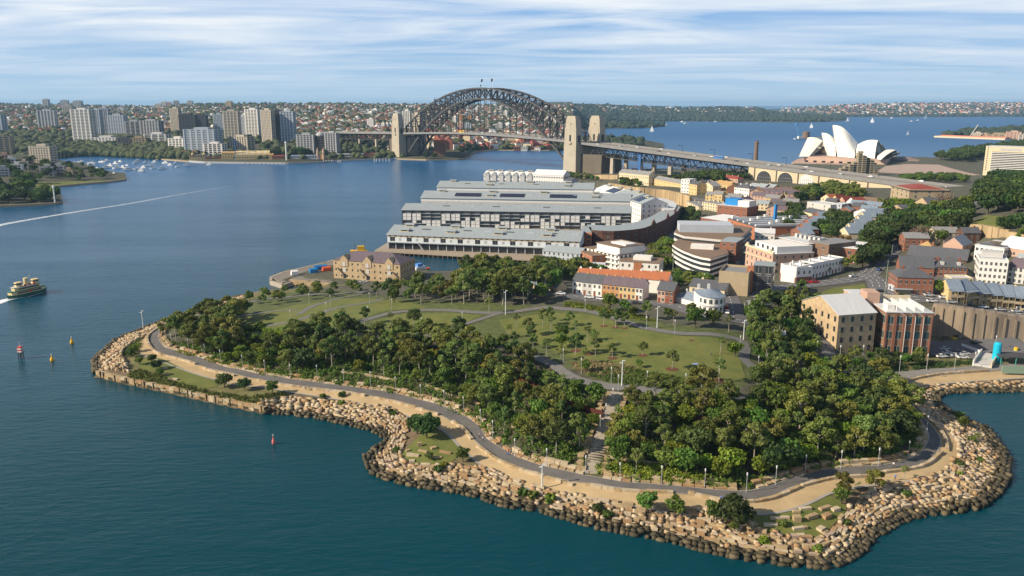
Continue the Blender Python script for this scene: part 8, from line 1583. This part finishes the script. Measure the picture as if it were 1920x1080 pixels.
for u, v, h, lb in ((269,619,9.5,'tall white mast at the western tip of the shore'),(1016.5,917,7.4,'thick white mast among bright bushes by the gravel path'),(948,590,11,'tall pale mast at the path junction behind the lawn'),(1232,615,9,'tall pale mast behind the oval lawn'),(1166,724,9,'tall pale mast at the foot of the oval lawn'),(1394,637,8,'tall pale mast beside the curving path')):
    p = GT(u, v); t = thing('light_mast', lb, 'light mast', p); f = MB(); f.tube((0, 0, 0), (0, 0, h), .22, .15, 8); f.build('pole', LMP[1].materials[0], t); f = MB(); f.box(-.1, -.2, h-.1, .9, .2, h+.15); f.box(-.9, -.2, h-.9, .1, .2, h-.65); f.build('lamp_head', LMP[1].materials[0], t)
for u, v, vt, lb in ((1659,552,483,'tall green-grey power pole left of the brick pub'),(1776,575,540,'power pole beside the verandah terraces'),(1261,520,455,'slim steel pole in front of the curved offices'),(1672,478,470,'power pole at the upper road bend')):
    p = GT(u, v); hh = min(max(ZV(p.x, p.y, vt)-p.z, 6), 17); t = thing('power_pole', lb, 'pole', p); f = MB(); f.tube((0, 0, -.5), (0, 0, hh), .2, .14, 6); f.build('pole', M('pole_green', (.22,.27,.2), kind='flat'), t); f = MB(); f.bar((-1.2, 0, hh-.8), (1.2, 0, hh-.8), .15, .15); f.build('cross_arm', wallm('brown'), t)
# ------------------------------------------------------------------ people: one skinned body, clothing coloured by height
def body(walk, nm, shirt, legs):
    me = bpy.data.meshes.new('body'); k = .22 if walk else .06
    J = [(0,0,.95),(0,0,1.2),(0,0,1.45),(0,0,1.54),(0,.01,1.68), (-.1,0,.9),(-.12,k,.5),(-.12,k*1.1,.08),(-.12,k*1.1-.16,.03), (.1,0,.9),(.12,-k*.4,.5),(.12,-k*1.5,.1),(.12,-k*1.5-.16,.05), (-.2,0,1.42),(-.26,-k*.4,1.15),(-.25,-k-.08,.92), (.2,0,1.42),(.26,k*.4,1.15),(.25,k*.8-.1,.93)]
    E_ = [(0,1),(1,2),(2,3),(3,4),(0,5),(5,6),(6,7),(7,8),(0,9),(9,10),(10,11),(11,12),(2,13),(13,14),(14,15),(2,16),(16,17),(17,18)]
    rr = [.14,.14,.15,.06,.105,.095,.07,.045,.04,.095,.07,.045,.04,.07,.05,.035,.07,.05,.035]; me.from_pydata(J, E_, []); o = bpy.data.objects.new('tmp', me); col.objects.link(o); m = o.modifiers.new('s', 'SKIN'); m.use_smooth_shade = True
    for i, r in enumerate(rr): me.skin_vertices[0].data[i].radius = (r, r)
    me.skin_vertices[0].data[0].use_root = True; o.modifiers.new('d', 'SUBSURF').levels = 1; dg = bpy.context.evaluated_depsgraph_get(); ev = bpy.data.meshes.new_from_object(o.evaluated_get(dg)); bpy.data.objects.remove(o); ev.materials.clear()
    for x in (M('skin', (.45,.28,.2), kind='flat'), M('cloth_'+shirt, {'white':(.7,.7,.7),'black':(.03,.03,.035),'blue':(.08,.2,.6),'red':(.5,.05,.04),'grey':(.25,.25,.27)}[shirt], kind='flat'), M('cloth_'+legs, {'black':(.03,.03,.035),'grey':(.25,.25,.27),'blue':(.08,.2,.6)}[legs], kind='flat'), M('hair', (.05,.03,.02), kind='flat')): ev.materials.append(x)
    for p in ev.polygons: z = p.center.z; p.material_index = 2 if z < .98 and abs(p.center.x) < .2 else (1 if z < 1.5 and (z > 1.05) else (3 if z > 1.72 else 0))
    ev.name = nm; return ev
BD_ = [body(1, 'walker', 'white', 'black'), body(1, 'walker', 'black', 'grey'), body(0, 'stander', 'blue', 'black'), body(0, 'stander', 'red', 'blue'), body(1, 'walker', 'grey', 'black')]
for u, v, k, lb in ((898,806,1,'person in black walking up the promenade bend'),(899,822,4,'person in grey walking on the promenade beside the cyclist'),(906,829,0,'person in white walking at the promenade narrows'),(948,853,1,'first dark-clothed person of the group by the lamp post'),(953,855,3,'red-topped person of the group by the lamp post'),(958,855,1,'third dark-clothed person of the group by the lamp post'),(1675,878,0,'person in white top jogging on the eastern road'),(1678,901,2,'person in blue walking on the sandy path at the eastern bend'),(1352,942,2,'person in blue beside the large foreshore tree'),(1765,707,1,'person in dark clothes on the sandy cove path'),(1548,652,2,'person in bright blue walking down the lane'),(301,628,1,'person in black at the western tip of the promenade'),(573,733,1,'person in dark clothes on the western sandy path'),(1333,668,4,'person standing on the oval lawn'),(1684,736,1,'person in dark clothes where the road meets the plaza')):
    p = GT(u, v); o = link('person', BD_[k], None, (p.x, p.y, p.z+.2), rnd.uniform(0, 6), 1.05, lb, 'person')
# seated pair on the lawn (picnic rug), info boards
p = GT(1304, 683); o = link('picnic_rug', MB().box(-1.1, -.8, .14, 1.1, .8, .2).mesh('picnic_rug', M('rug', (.1,.2,.5), (.35,.4,.5), 3, .9)), None, p, .3, label='blue and white picnic rug spread on the oval lawn', cat='rug')
p = GT(1458, 664); t = thing('lift_tower', 'grey-green slatted lift tower among the trees by the lane', 'lift tower', p, -.3); hh = 8.5; f = MB(); f.box(-2.2, -2, -1, 2.2, 2, hh); f.build('slatted_wall', M('slat_green', (.24,.29,.24), (.17,.21,.17), 3, .7, stretch=(1, 1, .1)), t); f = MB(); f.box(-2.5, -2.3, hh, 2.5, 2.3, hh+.3); f.build('roof', wallm('lgrey'), t); f = MB()
for i in range(5): f.box(-2+i, -1.6, hh+.3, -1.8+i, 1.6, hh+1.1)
f.tube((0, 0, hh), (0, 0, hh+3), .07, .05, 5); f.build('roof_aerials', wallm('lgrey'), t)
p = GT(1421, 581); t = thing('white_marquee', 'small white tent roof among trees by the corner street', 'tent', p, .7); f = MB()
for i in range(3): f.gable(-5, -4+i*2.7, 5, -1.4+i*2.7, 3, 1.6, 'x', 0, 0, .1)
f.build('canopy', wallm('white'), t); f = MB()
for x in (-4.8, 4.8):
    for y in (-3.8, 3.8): f.tube((x, y, 0), (x, y, 3), .1, .1, 5)
f.build('post', wallm('lgrey'), t)
# works yard at the cove
def at3(u, v, z=3.3): return G(u, v, z)
p = at3(1867, 676); t = thing('blue_silo', 'bright cyan upright silo in the works yard', 'silo', p); f = MB(); f.lathe((0, 0), [(1.5, 0), (1.5, 7.2), (1.1, 7.7), (.3, 7.9)], 14); f.build('tank', M('cyan_paint', (.01,.42,.60), kind='flat', rough=.4), t); f = MB(); f.box(-2, -2, -.5, 2, 2, .01); f.build('plinth', M('teal_paint', (.05,.28,.24), kind='flat'), t)
p = at3(1885, 684); t = thing('site_platform', 'dark roofed green steel platform beside the cyan silo', 'platform', p, -.1); f = MB(); f.box(-2, 0, 3.0, 10, 7, 3.3); f.build('dark_roof', wallm('dark'), t); f = MB()
for x in (-1.8, 4, 9.8):
    for y in (.2, 6.8): f.tube((x, y, -.4), (x, y, 3), .2, .2, 5)
f.build('post', M('teal_paint', (.05,.28,.24), kind='flat'), t)
p = at3(1878, 698); t = thing('green_hoarding', 'pale green site hoarding along the cove plaza', 'hoarding', p, -.06); f = MB(); f.box(0, 0, -.4, 16, .3, 2.6); f.build('panel', M('hoarding_green', (.24,.33,.24), kind='flat'), t)
a, b = at3(1841, 687), at3(1856, 665); t = thing('ramp_bridge', 'sloping concrete ramp with white barrier at the works yard', 'ramp', a, math.atan2((b-a).y, (b-a).x)); f = MB(); f.box(0, -3, -.4, (b-a).length, 3, .6); f.build('ramp_deck', wallm('lgrey'), t); f = MB(); f.box(0, 3, -.4, (b-a).length, 3.4, 2); f.build('barrier', wallm('white'), t); f = MB(); f.box(0, -3.4, -.4, (b-a).length, -3, 2); f.build('barrier', wallm('cream'), t)
a, b = at3(1802, 650), at3(1836, 662); t = thing('white_barrier', 'long white crash barrier crossing the yard', 'barrier', a, math.atan2((b-a).y, (b-a).x)); f = MB(); f.box(0, 0, -.4, (b-a).length, .6, 1.3); f.build('barrier_run', wallm('white'), t)
for i, (u, v) in enumerate(((1839,645),(1849,645),(1857,647))):
    p = at3(u, v); t = thing('brown_container', 'brown rusty container in the works yard, %s from the left' % ordn(i), 'container', p, -.1); f = MB(); f.box(0, 0, -.3, 4.6, 2.4, 2.4); 
    for k in range(8): f.box(.3+k*.55, -.08, 0, .5+k*.55, 0, 2.2)
    f.build('shell', wallm('brown'), t)
p = at3(1790, 640); t = thing('yellow_digger', 'small yellow and orange digger under the retaining wall', 'excavator', p, .4); f = MB(); f.box(-1.5, -1.2, -.1, 1.5, 1.2, .7, 1); f.box(-1.2, -1, .7, 1.3, 1, 1.9, 0); f.box(-.2, -.8, 1.9, 1, .8, 2.9, 1); f.bar((1, 0, 1.6), (3.2, 0, 3.4), .35, .4); f.bar((3.2, 0, 3.4), (4.2, 0, .8), .3, .3); f.build('body', [M('digger_yellow', (.7,.42,.02), kind='flat'), wallm('dark')], t)
p = at3(1904, 662); t = thing('yellow_drum', 'yellow-topped teal drum at the right of the works yard', 'drum', p); f = MB(); f.lathe((0, 0), [(1, -.3), (1, 1.2)], 10); f.build('base', M('teal_paint', (.05,.28,.24), kind='flat'), t); f = MB(); f.lathe((0, 0), [(.8, 1.2), (.8, 2.4), (.3, 2.6)], 10); f.build('top', M('digger_yellow', (.7,.42,.02), kind='flat'), t)
p = G(676, 482, 0); t = thing('yellow_tug', 'yellow tug boat with masts moored behind the stone warehouse', 'tug', p, .2); link('hull', hull(22, 7, 2.2).mesh('hull', M('tug_dark', (.05,.06,.07), kind='flat')), t); f = MB(); f.box(-7, -2.4, 2.2, 5, 2.4, 5); f.box(-2, -1.8, 5, 3, 1.8, 8); f.build('cabin', M('digger_yellow', (.7,.42,.02), kind='flat'), t); f = MB(); f.tube((-4, 0, 5), (-4, 0, 13), .2, .1, 5); f.tube((3, 0, 5), (3, 0, 14), .2, .1, 5); f.build('mast', wallm('dark'), t)
p = G(787, 512, 0); t = thing('red_work_boat', 'orange and white work boat moored right of the stone warehouse', 'boat', p, .9); link('hull', hull(18, 6, 2).mesh('hull', M('hull_orange', (.6,.12,.04), kind='flat')), t); f = MB(); f.box(-5, -2, 2, 4, 2, 4.6); f.build('cabin', WB, t); f = MB(); f.box(-3, -1.5, 4.6, 1.5, 1.5, 6.4); f.build('wheelhouse', M('bus_blue', (.08,.25,.62), kind='flat'), t)
for u, v, L_, c, lb in ((601,505,8,'blue_wrap','blue tarpaulined stack on the quay'),(588,511,5,'blue_wrap','smaller blue stack beside the tarpaulined one'),(612,508,5,'raft_orange','orange equipment heap on the quay'),(552,515,4,'boat_white','small white cabin at the harbour edge of the quay')):
    p = G(u, v, 2.7); t = thing('quay_stack', lb, 'quay goods', p, .5); f = MB(); f.box(-L_/2, -1.5, 0, L_/2, 1.5, 2.2); f.gable(-L_/2, -1.5, L_/2, 1.5, 2.2, .8, 'x', 0, .1, .1); f.build('cover', MATS.get(c) or WB, t)
# ------------------------------------------------------------------ trees: the 295 of a kind that show largest stand alone, the rest is one mass
def plant():
    by = {}
    for q in TREQ: by.setdefault(SNAME[q[0]], []).append(q)
    for nm, L_ in by.items():
        L_.sort(key=lambda q: -(q[3]/math.sqrt(q[1]**2+q[2]**2+1)+(9 if q[5] is None else 0)))
        for q in L_[:295]: tree_now(*q)
        rest = L_[295:]
        if not rest: continue
        VV = []; FF = []; b = 0; ms = []
        mats = []
        for q in rest:
            tm, cm = SPEC[q[0]][q[7] % len(SPEC[q[0]])]; H0 = {'gum':10,'olive':9,'mid':7,'fig':8,'acacia':5.5,'thin':10,'autumn':9,'bare':9,'palm':9}[q[0]]; s = q[3]/H0
            co = np.empty(len(cm.vertices)*3, dtype=np.float32); cm.vertices.foreach_get('co', co); co = co.reshape(-1, 3)*s; c_, s_ = math.cos(q[8]), math.sin(q[8]); x = co[:, 0]*c_-co[:, 1]*s_+q[1]; y = co[:, 0]*s_+co[:, 1]*c_+q[2]
            VV.append(np.stack([x, y, co[:, 2]+q[6]], 1)); n = len(co)//4; FF.append(np.arange(n*4).reshape(n, 4)+b); b += n*4; m = cm.materials[0]
            if m not in mats: mats.append(m)
            ms.append(np.full(n, mats.index(m)))
        link('background_trees', npmesh('background_trees', np.concatenate(VV), np.concatenate(FF), mats, np.concatenate(ms)), kind='stuff', label='remaining smaller %ss standing furthest off' % nm.replace('_', ' '), cat='trees')
plant()
# ------------------------------------------------------------------ air
def haze():
    m = bpy.data.materials.new('haze'); m.use_nodes = True; nt = m.node_tree; n = nt.nodes; n.clear(); o = n.new('ShaderNodeOutputMaterial'); v = n.new('ShaderNodeVolumePrincipled')
    v.inputs['Color'].default_value = (.40, .68, 1.0, 1); v.inputs['Density'].default_value = HAZE; v.inputs['Anisotropy'].default_value = .1; nt.links.new(v.outputs[0], o.inputs['Volume'])
    mb = MB(); mb.box(-22000, -2900, -7, 22000, 26000, 190); mb.build('haze', m, kind='stuff', label='thin blue air over the harbour', cat='haze')
HAZE = 4.6e-5
haze()
